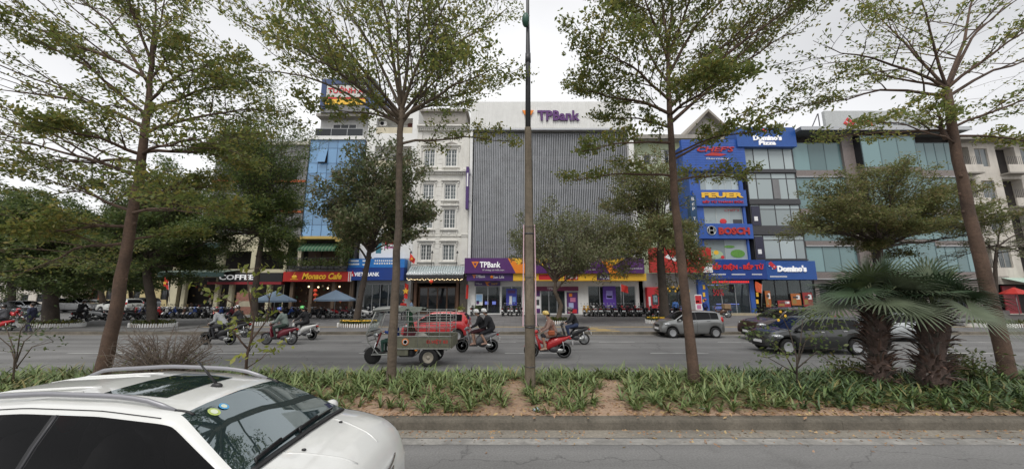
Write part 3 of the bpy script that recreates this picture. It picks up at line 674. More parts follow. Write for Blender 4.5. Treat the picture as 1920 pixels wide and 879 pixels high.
def flag(name, label, base, top, w_, h_, m, star=True, droop=.5, ang=0):
    r = thing(name, label, 'flag', base); p_ = MB(); p_.tube([base, top], .022, alu, 6); p_.build('pole', r)
    q = MB(); n_ = 8; V = []; d = (Vector(top) - Vector(base)).normalized(); t = Vector(top)
    for j in range(n_ + 1):
        for i in range(n_ + 1):
            u, v = i / n_, j / n_; xx = w_ * u * (1 - droop * .45); zz = -h_ * v - droop * w_ * u * .75 * (1 - .3 * v)
            V.append((t.x + d.x * -h_ * v + math.cos(ang) * xx, t.y + math.sin(ang) * xx + .07 * math.sin(u * 7 + v * 3) * (.3 + u), t.z + zz))
    q.add(V, [(j * (n_ + 1) + i, j * (n_ + 1) + i + 1, (j + 1) * (n_ + 1) + i + 1, (j + 1) * (n_ + 1) + i) for j in range(n_) for i in range(n_)], m, True)
    c = q.build('cloth', r)
    if star:
        cc = Vector(V[4 * (n_ + 1) + 4]); s_ = MB(); pts = []
        for k in range(10): a = math.pi / 2 + k * math.pi / 5; rr = h_ * (.24 if k % 2 == 0 else .1); pts.append((cc.x + rr * math.cos(a), cc.z + rr * math.sin(a)))
        s_.prism(pts, cc.y - .09, cc.y - .075, yellow); s_.build('star', c)
    return r
flagred = mat('flag cloth', (.68, .04, .03), .75, var=.1)
flag('national_flag', 'red flag with yellow star on a pole beside the hotel canopy', P(764, 508, yb - 1.2), P(769, 474, yb - 1.2), .95, .75, flagred, True, .9)

# ---------- white block with loggias over the Vietabank branch
ax0, ax1 = Xp(686, 300, yb), hx0 - .03
atop = Zp(205, yb); agz = Zp(484, yb)
apt = bld('white_apartment', 'plain white tower block with open loggias and air conditioners', ax0, ax1)
lz = [(Zp(313, yb), Zp(274, yb)), (Zp(370, yb), Zp(330, yb)), (Zp(428, yb), Zp(388, yb)), (Zp(250, yb), Zp(222, yb))]
lx0, lx1 = Xp(702, 290, yb), Xp(771, 290, yb)
b = MB(); mass(b, ax0, ax1, yb, yb + 14, 0, atop, white_paint, roofgrey)
wall(b, ax0, ax1, agz, atop, yb, [(lx0, lx1, z0, z1) for z0, z1 in lz], white_paint, 1.5); b.build('wall', apt)
for k, (z0, z1) in enumerate(lz):
    q = MB(); q.add([(lx0, yb + 1.5, z0), (lx1, yb + 1.5, z0), (lx1, yb + 1.5, z1), (lx0, yb + 1.5, z1)], [(0, 1, 2, 3)], white_paint); q.box(lx0 + .02, lx1 - .02, yb + .03, yb + .15, z0, z0 + .75, cream); q.build('loggia', apt)
    glazing(apt, lx0 + 1.7, lx0 + 3.0, z0 + .9, z1 - .6, yb + 1.45, 2, 1, darkgrey, g_dark, .07)
    q = MB(); q.box(lx1 - 1.0, lx1 - .4, yb + 1.3, yb + 1.48, z0 + .2, z0 + 2.0, mat('brown door paint', (.16, .05, .04), .6)); q.build('door', apt)
    ac_unit(lx0 + .6, yb + .6, z0 + 1.15, ['air conditioner on the loggia wall above the round tree', 'air conditioner on the second loggia below the roof', 'air conditioner on the lowest white loggia', 'air conditioner on the topmost white loggia'][k])
q = MB()
for k in range(18): x = ax0 + .2 + k * (ax1 - ax0 + 4) / 18; q.box(x - .02, x + .02, yb + .4, yb + .44, atop, atop + 1.0, darkgrey)
q.box(ax0 + .1, ax1 + 4, yb + .39, yb + .45, atop + 1.0, atop + 1.05, darkgrey); ptag(q.build('roof_railing', apt))
pw = MB(); pw.box(ax1 - 1, ax1 + 5.2, yb + 3, yb + 9, htop, atop + 1.2, roofgrey); pw.box(ax1 - 1.3, ax1 + 5.5, yb + 2.6, yb + 9.3, atop + 1.2, atop + 1.5, roofgrey); pw.build('roof_house', apt)
yv = yb - 1.2; vx0, vx1 = Xp(650, 512, yv), Xp(757, 512, yv)
b = MB(); b.box(vx0, vx1, yv, yb, Zp(525, yv), Zp(501.5, yv), blue_sign); p = MB(); txt(p, 'VIETABANK', Xp(688, 514, yv), Zp(514, yv), yv - .01, sign_glow, Xp(713, 514, yv) - Xp(666, 514, yv), .42, .04, .015)
q = MB(); xa, za = Xp(661, 513, yv), Zp(513.5, yv); q.prism([(xa - .27, za - .25), (xa + .27, za - .25), (xa, za + .38)], yv - .03, yv - .001, redp); q.prism([(xa - .1, za - .22), (xa + .1, za - .22), (xa, za + .05)], yv - .036, yv - .02, white_sign)
sign('bank_sign', 'royal blue VIETABANK sign behind the round tree trunk', [('panel', b), ('lettering', p), ('logo', q)])
b = MB(); b.box(vx0 + .05, vx1, yv + .15, yb, Zp(501, yv), Zp(485, yv), mat('bright blue print', (.03, .20, .58), .4)); p = MB()
yy = yv + .15
for px, py, w_ in ((664, 489, 1.0), (664, 495, 1.1), (684, 489, .5), (684, 496, .5)): p.box(Xp(px, py, yy) - w_ / 2, Xp(px, py, yy) + w_ / 2, yy - .008, yy - .001, Zp(py, yy) - .08, Zp(py, yy) + .08, white_sign)
for px, py, w_ in ((720, 489, 2.0), (722, 494, 2.4)): 
    for k in range(9): p.box(Xp(px, py, yy) - w_ / 2 + k * w_ / 9, Xp(px, py, yy) - w_ / 2 + (k + .65) * w_ / 9, yy - .008, yy - .001, Zp(py, yy) - .07, Zp(py, yy) + .1, white_sign)
sign('promotion_board', 'lighter blue advertising board above the Vietabank sign', [('panel', b), ('print', p)])
b = MB(); b.box(Xp(703, 460, yb), Xp(742, 460, yb), yb - .1, yb - .02, Zp(483, yb), Zp(442, yb), white_sign); p = MB()
for a, c, d, e, m_ in ((706, 716, 450, 475, mat('dark teal print', (.05, .2, .25), .5)), (722, 740, 452, 458, redp), (722, 738, 462, 466, mat('pink print', (.6, .2, .35), .5)), (709, 713, 444, 450, skin)): p.box(Xp(a, 460, yb), Xp(c, 460, yb), yb - .11, yb - .099, Zp(e, yb), Zp(d, yb), m_)
sign('advert_poster', 'white advertising poster on the wall above the Vietabank board', [('sheet', b), ('print', p)], 'poster')
b = MB(); vg = lambda p: Xp(p, 560, yb); hole = (vg(681), vg(757), .2, Zp(532, yb)); wall(b, vg(668), ax1, 0, agz, yb, [hole], mat('grey tile facing', (.36, .37, .37), .4, var=.1), .4); b.build('front_wall', apt)
room(apt, vg(672), vg(760), yb + .45, yb + 6, .16, Zp(530, yb) + .3, interior, 3)
glazing(apt, hole[0], hole[1], hole[2], hole[3], yb + .2, 5, 1, alu, g_shop, .06, 'shop_window')
q = MB()
for k in range(4): x = vg(684) + k * 1.0; q.box(x, x + .8, yb + 1.2, yb + 1.7, .2, 1.3, mat('navy counter', (.02, .035, .14), .5), .03)
q.build('counter', apt)
flag('banner_flag', 'drooping red banner by the Vietabank doorway', P(757, 562, yb - .6), P(759, 530, yb - .6), .5, 1.6, flagred, True, .5)
flag('banner_flag', 'drooping red banner at the hotel corner by the bank', P(873, 560, yb - .6), P(874, 533, yb - .6), .3, 1.5, flagred, False, .3)

# ---------- blue mirror glass tower
yt = YF + 1.5
tx0, tx1 = Xp(583, 265, yt), Xp(686, 265, yt) - .03
ttop = Zp(263, yt); t3 = Zp(150, yt)
tow = bld('glass_tower', 'slim office tower with sky blue mirror glass and navy framed roof sign', tx0, tx1, yt)
navy = mat('navy cladding', (.03, .06, .17), .45, var=.08)
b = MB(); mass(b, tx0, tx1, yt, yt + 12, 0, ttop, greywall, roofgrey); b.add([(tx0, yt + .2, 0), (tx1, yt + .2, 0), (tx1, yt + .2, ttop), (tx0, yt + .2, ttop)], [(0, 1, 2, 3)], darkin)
b.box(tx0 - .1, tx1, yt - .25, yt + .1, ttop, ttop + .45, white_paint); b.build('wall', tow)
zz = [ttop - 1.05]; 
while zz[-1] > 1: zz.append(zz[-1] - (1.9 if len(zz) % 2 else 1.25))
zz = [max(.2, zz[-1])] + zz[:-1][::-1] + [ttop]
glazing(tow, tx0, tx1, .2, ttop, yt, 6, 1, mat('blue grey mullion', (.06, .12, .22), .4), g_blue, .045, 'curtain_wall', zs=zz, skip={(1, len(zz) - 3)})
xo = tx0 + (tx1 - tx0) / 6; p = MB(); zt2, zb2 = zz[-2], zz[-3]
p.add([(xo + .05, yt, zt2), (xo * 1 + (tx1 - tx0) / 6 - .05, yt, zt2), (xo + (tx1 - tx0) / 6 - .05, yt - .5, zb2), (xo + .05, yt - .5, zb2)], [(0, 1, 2, 3)], g_blue); o = p.build('open_vent_pane', tow)
b = MB(); bx0, bx1 = Xp(590, 240, yt), Xp(700, 240, yt)
zs_ = [Zp(p_, yt) for p_ in (262, 246, 232, 216)]
b.box(bx0, bx1, yt + 1.2, yt + 11, ttop, zs_[3], mat('light grey render', (.5, .5, .49), .7, dirt=.2)); b.box(bx0 - .1, bx1 + .1, yt + .2, yt + 11, zs_[3], zs_[3] + .35, roofgrey); b.build('upper_storey', tow)
glazing(tow, bx0 + .1, bx0 + 6.0, ttop + .5, ttop + 1.55, yt + .05, 3, 1, alu, g_dark, .05, 'balcony_railing')
glazing(tow, bx0 + 1.6, bx0 + 4.6, zs_[1] + .3, zs_[2] + .5, yt + 1.18, 3, 1, white_paint, g_dark, .06, 'window')
b = MB(); nx0, nx1 = Xp(603, 180, yt), Xp(703, 180, yt); nz0, nz1 = Zp(205, yt), t3
b.box(nx0, nx1, yt, yt + 5, zs_[3] + .35, nz0, greywall); b.box(nx0, nx1, yt - .2, yt + 5, nz1 - .75, nz1, navy); b.box(nx0, nx0 + .6, yt - .2, yt + 5, nz0, nz1 - .755, navy); b.box(nx1 - 1.0, nx1, yt - .2, yt + 5, nz0, nz1 - .755, navy); b.box(nx0 + .605, nx1 - 1.005, yt, yt + 4.9, nz0, nz1 - .76, greywall); b.build('roof_frame', tow)
b = MB(); b.box(nx0 + .62, nx1 - 1.02, yt - .12, yt - .02, Zp(183, yt), nz1 - .78, mat('pale sign board', (.62, .61, .58), .5)); p = MB(); txt(p, 'TƯỞNH AI', (nx0 + nx1) / 2 - .2, Zp(170, yt), yt - .125, redp, 4.6, .95, .06, .02)
q = MB(); q.box(nx0 + .62, nx1 - 1.02, yt - .11, yt - .02, Zp(197, yt), Zp(187, yt), yellow); q.box(nx0 + .62, nx1 - 1.02, yt - .1, yt - .02, Zp(186.5, yt), Zp(183.3, yt), redp)
sign('roof_sign', 'pale roof board with red letters and a yellow strip inside the navy frame', [('panel', b), ('lettering', p), ('strip', q)])
# ---------- dark grey block
yg = YF + 2.5
gx0, gx1 = Xp(405, 300, yg), Xp(581, 265, yg)
gb_ = bld('grey_block', 'dark grey clad office block with thin orange bands', gx0, gx1, yg)
b = MB(); gt = Zp(268, yg); mass(b, gx0, gx1, yg, yg + 12, 0, gt, greywall, roofgrey); hs = []
for fz in range(3, 18, 4):
    for k in range(5): x = gx0 + 1 + k * (gx1 - gx0 - 1.5) / 5; hs.append((x, x + 1.4, fz + .5, fz + 2.6))
hs = [h for h in hs if h[3] < gt - .5]
wall(b, gx0, gx1, 0, gt, yg, hs, greywall, .25); b.box(gx0 - .1, gx1 + .05, yg - .3, yg + .2, gt - .35, gt + .1, mat('pale coping', (.5, .48, .42), .7)); b.build('wall', gb_)
for h in hs: glazing(gb_, *h, yg + .2, 2, 1, darkgrey, g_dark, .06)
q = MB()
for py in (340, 397): z = Zp(py, yg); q.box(gx0, gx1, yg - .12, yg - .01, z - .13, z + .13, mat('orange red band', (.55, .12, .04), .5))
q.build('band', gb_)
ac_unit(Xp(571, 262, yg), yg + .5, gt + .12, 'air conditioner standing on the grey block roof edge')
# ---------- Monaco cafe
ym = YF - 1.0
mx0, mx1 = Xp(535, 510, ym), Xp(660, 510, ym)
mon = bld('cafe_building', 'two storey terrace cafe with planted balcony and cream beams', mx0, mx1, ym)
zt1, zt2, zt3 = Zp(508, ym), Zp(484, ym), Zp(450, ym)
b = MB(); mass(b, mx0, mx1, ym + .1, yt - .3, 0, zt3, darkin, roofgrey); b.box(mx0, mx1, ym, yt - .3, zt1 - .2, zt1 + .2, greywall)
xx = lambda p: Xp(p, 480, ym)
for p_ in (560, 640): b.box(xx(p_) - .2, xx(p_) + .2, ym + .1, ym + .5, zt1 + .2, zt3, cream)
for p_ in (543, 580, 622, 656): x = Xp(p_, 560, ym); b.box(x - .17, x + .17, ym + .15, ym + .5, 0, zt1 - .2, mat('brown pillar', (.13, .09, .06), .6))
b.build('wall', mon)
b = MB(); b.box(xx(545), xx(568), ym - .7, ym + .5, zt3 - .25, zt3 + .05, mat('ochre fascia', (.55, .40, .12), .6)); b.box(xx(568), xx(632), ym - .9, ym + .5, zt3 + .0, zt3 + .3, mat('ochre fascia', (.55, .4, .12), .6)); b.box(xx(632), xx(656), ym - .7, ym + .5, zt3 - .25, zt3 + .05, mat('ochre fascia', (.55, .4, .12), .6)); b.build('roof_beam', mon)
b = MB(); g1, g2 = mat('green awning cloth', (.02, .10, .05), .8), mat('pale green awning stripe', (.12, .19, .12), .8); n = 22
for k in range(n):
    a, c = xx(564) + (xx(634) - xx(564)) * k / n, xx(564) + (xx(634) - xx(564)) * (k + 1) / n; m_ = g1 if k % 2 else g2
    zt_, zb_ = Zp(456, ym), Zp(468, ym); b.add([(a, ym, zt_), (c, ym, zt_), (c, ym - .8, zb_), (a, ym - .8, zb_), ((a + c) / 2, ym - .82, zb_ - .3), (a, ym - .82, zb_ - .16), (c, ym - .82, zb_ - .16)], [(0, 1, 2, 3), (3, 2, 6, 4, 5)], m_)
b.build('awning', mon)
b = MB()
for k in range(26): x = mx0 + .2 + k * (mx1 - mx0 - .4) / 25; b.box(x - .02, x + .02, ym - .18, ym - .14, zt1 + .2, zt2, darkgrey)
b.box(mx0, mx1, ym - .19, ym - .13, zt2, zt2 + .05, darkgrey); ptag(b.build('balcony_railing', mon))
b = MB()
for k in range(3): b.box(xx(572) + k * 1.55, xx(572) + k * 1.55 + 1.4, ym + .6, ym + .66, zt1 + .3, Zp(468, ym), wood)
b.build('folding_door', mon)
yms = ym - .3
b = MB(); b.box(mx0, mx1 - .35, yms, ym, Zp(527.5, yms), Zp(509, yms), red); p = MB(); txt(p, 'Monaco Cafe', Xp(604, 517.5, yms), Zp(517.5, yms), yms - .01, yellow, Xp(640, 517, yms) - Xp(566, 517, yms), .68, .06, .03, .25)
q = MB(); q.ball((Xp(552, 519, yms), yms - .01, Zp(519, yms)), (.3, .04, .2), yellow, 10, 6); q.tube([(Xp(552, 514, yms) - .1, yms - .02, Zp(515, yms)), (Xp(552, 512, yms), yms - .02, Zp(513, yms)), (Xp(552, 512, yms) + .1, yms - .02, Zp(511, yms))], .03, yellow, 5); q.box(Xp(552, 519, yms) - .4, Xp(552, 519, yms) + .4, yms - .03, yms, Zp(524, yms), Zp(523, yms), yellow)
e = MB()
for k in range(4): e.box(mx1 - .33 + k * .1, mx1 - .25 + k * .1, yms - .01, ym, Zp(527.5, yms), Zp(509, yms), white_sign if k % 2 else redp)
sign('cafe_sign', 'red Monaco Cafe sign with yellow script lettering and a cup', [('panel', b), ('lettering', p), ('logo', q), ('striped_end', e)])
room(mon, mx0 + .1, mx1 - .1, ym + .9, ym + 2.0, .15, zt1 - .3, mat('brown cafe interior', (.10, .06, .04), .7, var=.5, scale=2), 0)
q = MB()
for k in range(34):
    x = random.uniform(mx0 + .5, mx1 - .5); z = random.uniform(.8, 3.6); m_ = random.choice([wood, mat('dull red goods', (.25, .04, .03), .6), mat('dull ochre goods', (.3, .2, .06), .6), cream, wood, darkgrey, wood, mat('green goods', (.04, .11, .05), .6)]); q.box(x - .07, x + .07, ym + .7, ym + .85, z, z + random.uniform(.08, .25), m_)
ptag(q.build('shelf_goods', mon))
for i, (px, py) in enumerate(((594, 538), (634, 537), (576, 537), (612, 540))):
    x = Xp(px, py, ym); r = thing('pendant_lamp', ['warm pendant lamp in the cafe doorway', 'warm pendant lamp at the Vietabank end of the cafe', 'warm pendant lamp by the cafe cup logo', 'warm pendant lamp in the middle of the cafe front'][i], 'lamp', (x, ym, Zp(py, ym))); q = MB(); q.ball((x, ym + .3, Zp(py, ym)), .09, lamp_warm, 8, 6); q.build('bulb', r); q = MB(); q.tube([(x, ym + .3, Zp(py, ym) + .08), (x, ym + .3, zt1 - .2)], .012, black, 4); q.build('cord', r)
for i, (px, py) in enumerate(((591, 548), (591, 556), (591, 565), (638, 566))): lantern(Xp(px, py, ym - .2), ym - .2, Zp(py, ym), .2, ['top red lantern of the string before the cafe', 'middle red lantern of the string before the cafe', 'bottom red lantern of the string before the cafe', 'lone red lantern under the second parasol'][i])
# ---------- Coffee corner building
yk = YF - .5
kx0, kx1 = Xp(322, 520, yk), mx0 - .05
cof = bld('coffee_building', 'cream corner coffee house with two dark green awnings', kx0, kx1, yk)
kz1, kz2, kz3 = Zp(513, yk), Zp(464, yk), Zp(440, yk)
cream2 = mat('pale yellow render', (.62, .57, .40), .8, var=.1, scale=1, dirt=.25)
b = MB(); mass(b, kx0, kx1, yk, yk + 2.3, 0, kz3, cream2, roofgrey); hk = lambda p, py=490: Xp(p, py, yk)
wall(b, kx0, kx1, 0, kz3, yk, [(kx0 + .4, hk(405), kz1 + .4, kz2 - .2), (hk(418), hk(470), kz1 + .5, kz2 - .4), (hk(480), hk(532), kz1 + .5, kz2 - .4), (kx0 + .8, kx1 - .3, .2, kz1 - .4)], cream2, .4); b.build('wall', cof)
room(cof, kx0 + .1, kx1 - .1, yk + .45, yk + 2.2, .15, kz2, darkin)
for p_ in (346, 408, 434, 470, 505): b = MB(); x = Xp(p_, 550, yk - .3); b.box(x - .22, x + .22, yk - .5, yk - .1, 0, kz1, cream2, .03); b.build('column', cof)
grn = mat('dark green awning cloth', (.02, .05, .045), .7)
for (a, c, z, y0_) in ((318, 412, 463, 1.4), (296, 420, 516, 2.2)):
    q = MB(); xa, xc = Xp(a, z, yk - y0_), Xp(c, z, yk - y0_); zt_ = Zp(z, yk - y0_) + .35
    q.add([(xa + .3, yk - .02, zt_ + .35), (xc, yk - .02, zt_ + .35), (xc, yk - y0_, zt_), (xa, yk - y0_, zt_)], [(0, 1, 2, 3)], grn if z < 500 else mat('faded green awning cloth', (.16, .20, .17), .8)); q.box(xa, xc, yk - y0_ - .03, yk - y0_, zt_ - .5, zt_, grn)
    q.add([(xa + .3, yk - .02, zt_ + .35), (xa, yk - y0_, zt_), (xa, yk - y0_, zt_ - .5), (xa + .3, yk - .02, zt_ - .5)], [(0, 1, 2, 3)], grn); q.build('awning', cof)
b = MB(); ys_ = yk - .8; b.box(Xp(410, 520, ys_), kx1 - .02, ys_, yk - .02, Zp(528, ys_), Zp(511, ys_), mat('black sign board', (.02, .02, .022), .5)); p = MB(); txt(p, 'COFFEE', Xp(444, 519.5, ys_), Zp(519.5, ys_), ys_ - .01, sign_glow, Xp(476, 519, ys_) - Xp(411, 519, ys_), .55, .05, .02)
q = MB(); q.box(Xp(390, 530, ys_), kx1 - .02, ys_ - .1, yk - .02, Zp(533, ys_), Zp(528.3, ys_), mat('dark red band', (.28, .02, .03), .6))
sign('coffee_sign', 'black sign board with white COFFEE letters over a dark red band', [('panel', b), ('lettering', p), ('band', q)])
b = MB(); yp = YF - 6; b.box(Xp(442, 570, yp), Xp(476, 570, yp), yp - .03, yp + .03, .5, Zp(548, yp), mat('menu board print', (.42, .20, .15), .6, var=.3, scale=3)); p = MB(); p.box(Xp(448, 570, yp), Xp(470, 570, yp), yp - .04, yp - .029, 1.2, 1.7, cream); q = MB()
for x in (444, 474): q.box(Xp(x, 570, yp) - .03, Xp(x, 570, yp) + .03, yp - .02, yp + .02, SW, .5, darkgrey)
sign('menu_board', 'reddish menu board standing on two legs by the sidewalk tree', [('panel', b), ('print', p), ('leg', q)])
q = MB()
for k in range(60):
    x = random.uniform(kx0 + .9, kx1 - .5); z = random.uniform(.6, 3.2); m_ = random.choice([wood, mat('dull red goods', (.25, .04, .03), .6), mat('dull ochre goods', (.3, .2, .06), .6), cream, mat('green goods', (.04, .11, .05), .6), wood, wood]); q.box(x - .08, x + .08, yk + .3, yk + .42, z, z + random.uniform(.1, .35), m_)
ptag(q.build('shelf_goods', cof))
flag('national_flag', 'red flag with yellow star hanging low in front of the coffee house corner', P(318, 565, yk - 3), P(316, 527, yk - 3), -1.0, .9, flagred, True, .9)
# ---------- far buildings beyond the side street
def plain_block(name, label, px0, px1, pyt, y, m, nx_, nz_, wm=g_dark, base=.2):
    x0, x1 = Xp(px0, 560, y), Xp(px1, 560, y); zt_ = Zp(pyt, y); r = bld(name, label, x0, x1, y); b = MB(); mass(b, x0, x1, y, y + 10, 0, zt_, m, roofgrey); hs = []
    sx, sz = (x1 - x0) / nx_, zt_ / nz_
    for i in range(nx_):
        for j in range(nz_): hs.append((x0 + sx * (i + .25), x0 + sx * (i + .75), sz * (j + .28), sz * (j + .78)))
    wall(b, x0, x1, 0, zt_, y, hs, m, .25); b.box(x0 - .2, x1 + .2, y - .3, y + .2, zt_ - .2, zt_ + .15, m); b.build('wall', r)
    for h in hs: glazing(r, *h, y + .18, 2, 1, darkgrey, wm, .08)
    return r
plain_block('yellow_house', 'pale yellow house far down the side street', 190, 345, 430, 62, mat('yellow render', (.60, .50, .26), .8, dirt=.3), 6, 3)
plain_block('white_house', 'whitewashed low house beyond the parked cars', -120, 120, 490, 66, beige, 8, 3)
plain_block('grey_house', 'grey house behind the street trees', -420, -130, 440, 64, roofgrey, 7, 3)
plain_block('brick_house', 'rust red house between the white and yellow houses', 122, 188, 460, 70, mat('rust red render', (.30, .09, .06), .8, dirt=.3), 3, 3)

# ---------- pale green house
ye = YF + 3
ex0, ex1 = X1 + .1, Xp(1292, 300, ye)
grh = bld('green_house', 'pale green house with white shutters under a grey concrete eave', ex0, ex1, ye)
et = Zp(268, ye); sh = lambda p: Xp(p, 300, ye)
b = MB(); mass(b, ex0, ex1, ye, ye + 10, 0, et, palegreen, roofgrey); hs = [(sh(1196), sh(1232), Zp(308, ye), Zp(290, ye)), (sh(1240), sh(1262), Zp(308, ye), Zp(281, ye)), (sh(1200), sh(1228), Zp(400, ye), Zp(372, ye)), (sh(1240), sh(1268), Zp(400, ye), Zp(372, ye)), (sh(1200), sh(1228), Zp(350, ye), Zp(330, ye))]
wall(b, ex0, ex1, 0, et, ye, hs, palegreen, .3); b.build('wall', grh)
b = MB(); b.box(ex0 - .1, ex1 + 1.5, ye - 1.3, ye + .5, et, et + .35, roofgrey); b.box(ex0 - .1, ex1 + 1.5, ye - 1.34, ye - 1.2, et - .0, et + .5, roofgrey); b.build('eave', grh)
for k, h in enumerate(hs):
    w_ = glazing(grh, *h, ye + .2, 3, 1, white_paint, g_dark, .06)
    for i in (0, 2) if k == 0 else ((0, 1, 2) if k == 2 else (0, 2)):
        p = MB(); x0_ = h[0] + (h[1] - h[0]) * i / 3; p.box(x0_ + .04, x0_ + (h[1] - h[0]) / 3 - .04, ye + .08, ye + .14, h[2] + .05, h[3] - .05, white_paint); p.build('shutter', w_)
    q = MB()
    for j in range(8): x = h[0] + (h[1] - h[0]) * j / 7; q.box(x - .015, x + .015, ye - .2, ye - .17, h[2], h[2] + .35, darkgrey)
    q.box(h[0], h[1], ye - .21, ye - .16, h[2] + .35, h[2] + .39, darkgrey); ptag(q.build('window_grille', grh))
eg = lambda p: Xp(p, 560, YF)
b = MB(); z_ = Zp(512, YF); wall(b, eg(1199), eg(1322), 0, z_, YF, [(eg(1240), eg(1290), .2, Zp(540, YF))], mat('grey tile facing', (.36, .37, .37), .4, var=.1), .4); b.add([(eg(1199), YF, z_), (eg(1322), YF, z_), (eg(1322), ye, z_), (eg(1199), ye, z_)], [(0, 1, 2, 3)], roofgrey); b.build('shop_front', grh)
room(grh, eg(1238), eg(1292), YF + .45, YF + 4, .15, Zp(536, YF), darkin, 1, lamp_warm); glazing(grh, eg(1240), eg(1290), .2, Zp(540, YF), YF + .25, 3, 1, darkgrey, g_shop, .07, 'entrance_door')
yr = YF - 1.4
b = MB(); rx0, rx1 = Xp(1218, 490, yr), Xp(1335, 490, yr); rz0, rz1 = Zp(511, yr), Zp(464, yr); b.box(rx0, rx1, yr, yr + .35, rz0, rz1, red, .02)
p = MB(); p.prism([(rx1 - 1.1, rz0 + .02), (rx1 - .01, rz0 + .02), (rx1 - .01, rz0 + 1.05), (rx1 - .55, rz0 + 1.05)], yr - .01, yr - .001, white_sign); p.box(rx1 - .7, rx1 - .45, yr - .016, yr - .009, rz0 + .12, rz0 + .22, redp); p.box(rx1 - .42, rx1 - .1, yr - .016, yr - .009, rz0 + .14, rz0 + .2, greywall)
q = MB(); marks = []
for pts in ([(1246, 482), (1252, 477), (1262, 484), (1255, 486)], [(1258, 486), (1272, 475), (1274, 484), (1266, 490)], [(1284, 476), (1292, 476), (1290, 486), (1285, 484)]): k_ = MB(); k_.prism(pxpoly(pts, yr), yr - .02, yr - .001, white_sign); marks.append(('mark', k_))
for x in (1312, 1316): q.box(Xp(x, 485, yr) - .1, Xp(x + 5, 485, yr), yr - .008, yr - .001, Zp(487, yr), Zp(481, yr), mat('pink print', (.6, .2, .35), .5))
w_ = MB()
for x in (rx0 + 1, rx1 - 1): w_.box(x - .05, x + .05, yr + .3, YF + .05, rz0 + .4, rz0 + .5, darkgrey)
sign('hoarding_sign', 'big red hoarding with white corner and white marks behind the sidewalk tree', [('panel', b), ('corner_print', p), ('faded_print', q), ('bracket', w_)] + marks)
b = MB(); ya = YF - .6; x0_, x1_ = Xp(1214, 560, ya), Xp(1238, 560, ya); b.box(x0_, x1_, ya, YF - .02, SW, Zp(538, ya), redp, .04); p = MB(); p.box(Xp(1223, 560, ya), Xp(1234, 560, ya), ya - .02, ya + .01, Zp(571, ya), Zp(552, ya), darkgrey); p.box(Xp(1225, 560, ya), Xp(1232, 560, ya), ya - .03, ya - .015, Zp(566, ya), Zp(554, ya), mat('grey blue screen', (.25, .35, .4), .3)); q = MB(); q.box(Xp(1216, 560, ya), Xp(1220, 560, ya), ya - .01, ya + .01, Zp(575, ya), Zp(556, ya), white_sign)
sign('cash_machine', 'red cash machine booth beside the bank corner', [('cabinet', b), ('screen_panel', p), ('print', q)], 'cash machine')
poster('banner_stand', 'red and white standing banner by the blue shop corner', Xp(1304, 575, YF - 1.5), Xp(1317, 575, YF - 1.5), SW, Zp(552, YF - 1.5), YF - 1.5, white_sign, [(.05, .95, .55, .95, redp), (.2, .8, .3, .5, mat('pink print', (.6, .2, .35), .5)), (.1, .6, .62, .7, white_sign)])
for i in range(12):
    px, py = 1252 + i * 3.6, 541 + 5 * math.sin(i * 1.9); x = Xp(px, py, YF - .3); r = thing('lantern', ORD[i] + ' small yellow lantern in the arc over the green house doorway, from the bank side', 'lantern', (x, YF - .3, Zp(py, YF)), 0, 'yellow lanterns over the doorway'); q = MB(); q.ball((x, YF - .3, Zp(py, YF)), (.11, .11, .13), mat('yellow lantern silk', (.75, .45, .05), .5, emit=.1), 8, 6); q.build('shade', r); q = MB(); q.tube([(x, YF - .3, Zp(py, YF) + .1), (x, YF - .3, Zp(530, YF))], .01, black, 4); q.build('cord', r)
# ---------- gabled roof behind
yi = YF + 6
b = MB(); r = bld('gabled_house', 'grey gabled attic rising behind the blue shop', Xp(1275, 262, yi), Xp(1385, 262, yi), yi); ap = P(1322, 209, yi); e0, e1 = P(1268, 268, yi), P(1386, 268, yi)
b.prism([(e0.x + .5, 0), (e1.x - .5, 0), (e1.x - .5, e1.z), (ap.x, ap.z - .3), (e0.x + .5, e0.z)], yi, yi + 9, roofgrey); b.build('wall', r)
b = MB()
for s0, s1 in ((e0, ap), (e1, ap)): b.add([(s0.x, yi - .8, s0.z), (s1.x, yi - .8, s1.z), (s1.x, yi + 9, s1.z), (s0.x, yi + 9, s0.z), (s0.x, yi - .8, s0.z - .4), (s1.x, yi - .8, s1.z - .4), (s1.x, yi + 9, s1.z - .4), (s0.x, yi + 9, s0.z - .4)], [(0, 1, 2, 3), (4, 5, 6, 7), (0, 1, 5, 4), (0, 3, 7, 4)], mat('dusty tan coping', (.32, .29, .25), .85, dirt=.4))
b.build('roof', r); glazing(r, ap.x - .7, ap.x + .7, Zp(262, yi), Zp(246, yi), yi - .03, 2, 1, darkgrey, g_dark, .08)

# ---------- blue kitchen shop (Chef's / Feuer / Bosch)
yf = YF - .4
bx0, bx1 = Xp(1300, 430, yf), Xp(1402, 430, yf)
fe = bld('blue_shop', 'tall blue kitchen appliance shop with sign bands between its windows', bx0, bx1, yf)
zb = [Zp(p_, yf) for p_ in (508, 488, 449, 442, 424, 418, 388, 381, 358, 352, 325, 319, 264)]
b = MB(); mass(b, bx0, bx1, yf, yf + 12, 0, zb[12] - .1, feuer_blue, roofgrey); fxp = lambda p, py: Xp(p, py, yf)
hs = [(fxp(1322, 470), fxp(1408, 470) - .3, Zp(486, yf), Zp(449, yf)), (fxp(1320, 400), fxp(1403, 400) - .55, Zp(419, yf), Zp(385, yf)), (fxp(1312, 338), fxp(1390, 338) - .3, Zp(356, yf), Zp(324, yf))]
wall(b, bx0, bx1, 0, zb[12] - .1, yf, hs + [(Xp(1329, 560, yf), Xp(1408, 560, yf), .25, Zp(531, yf))], feuer_blue, .35)
b.build('wall', fe)
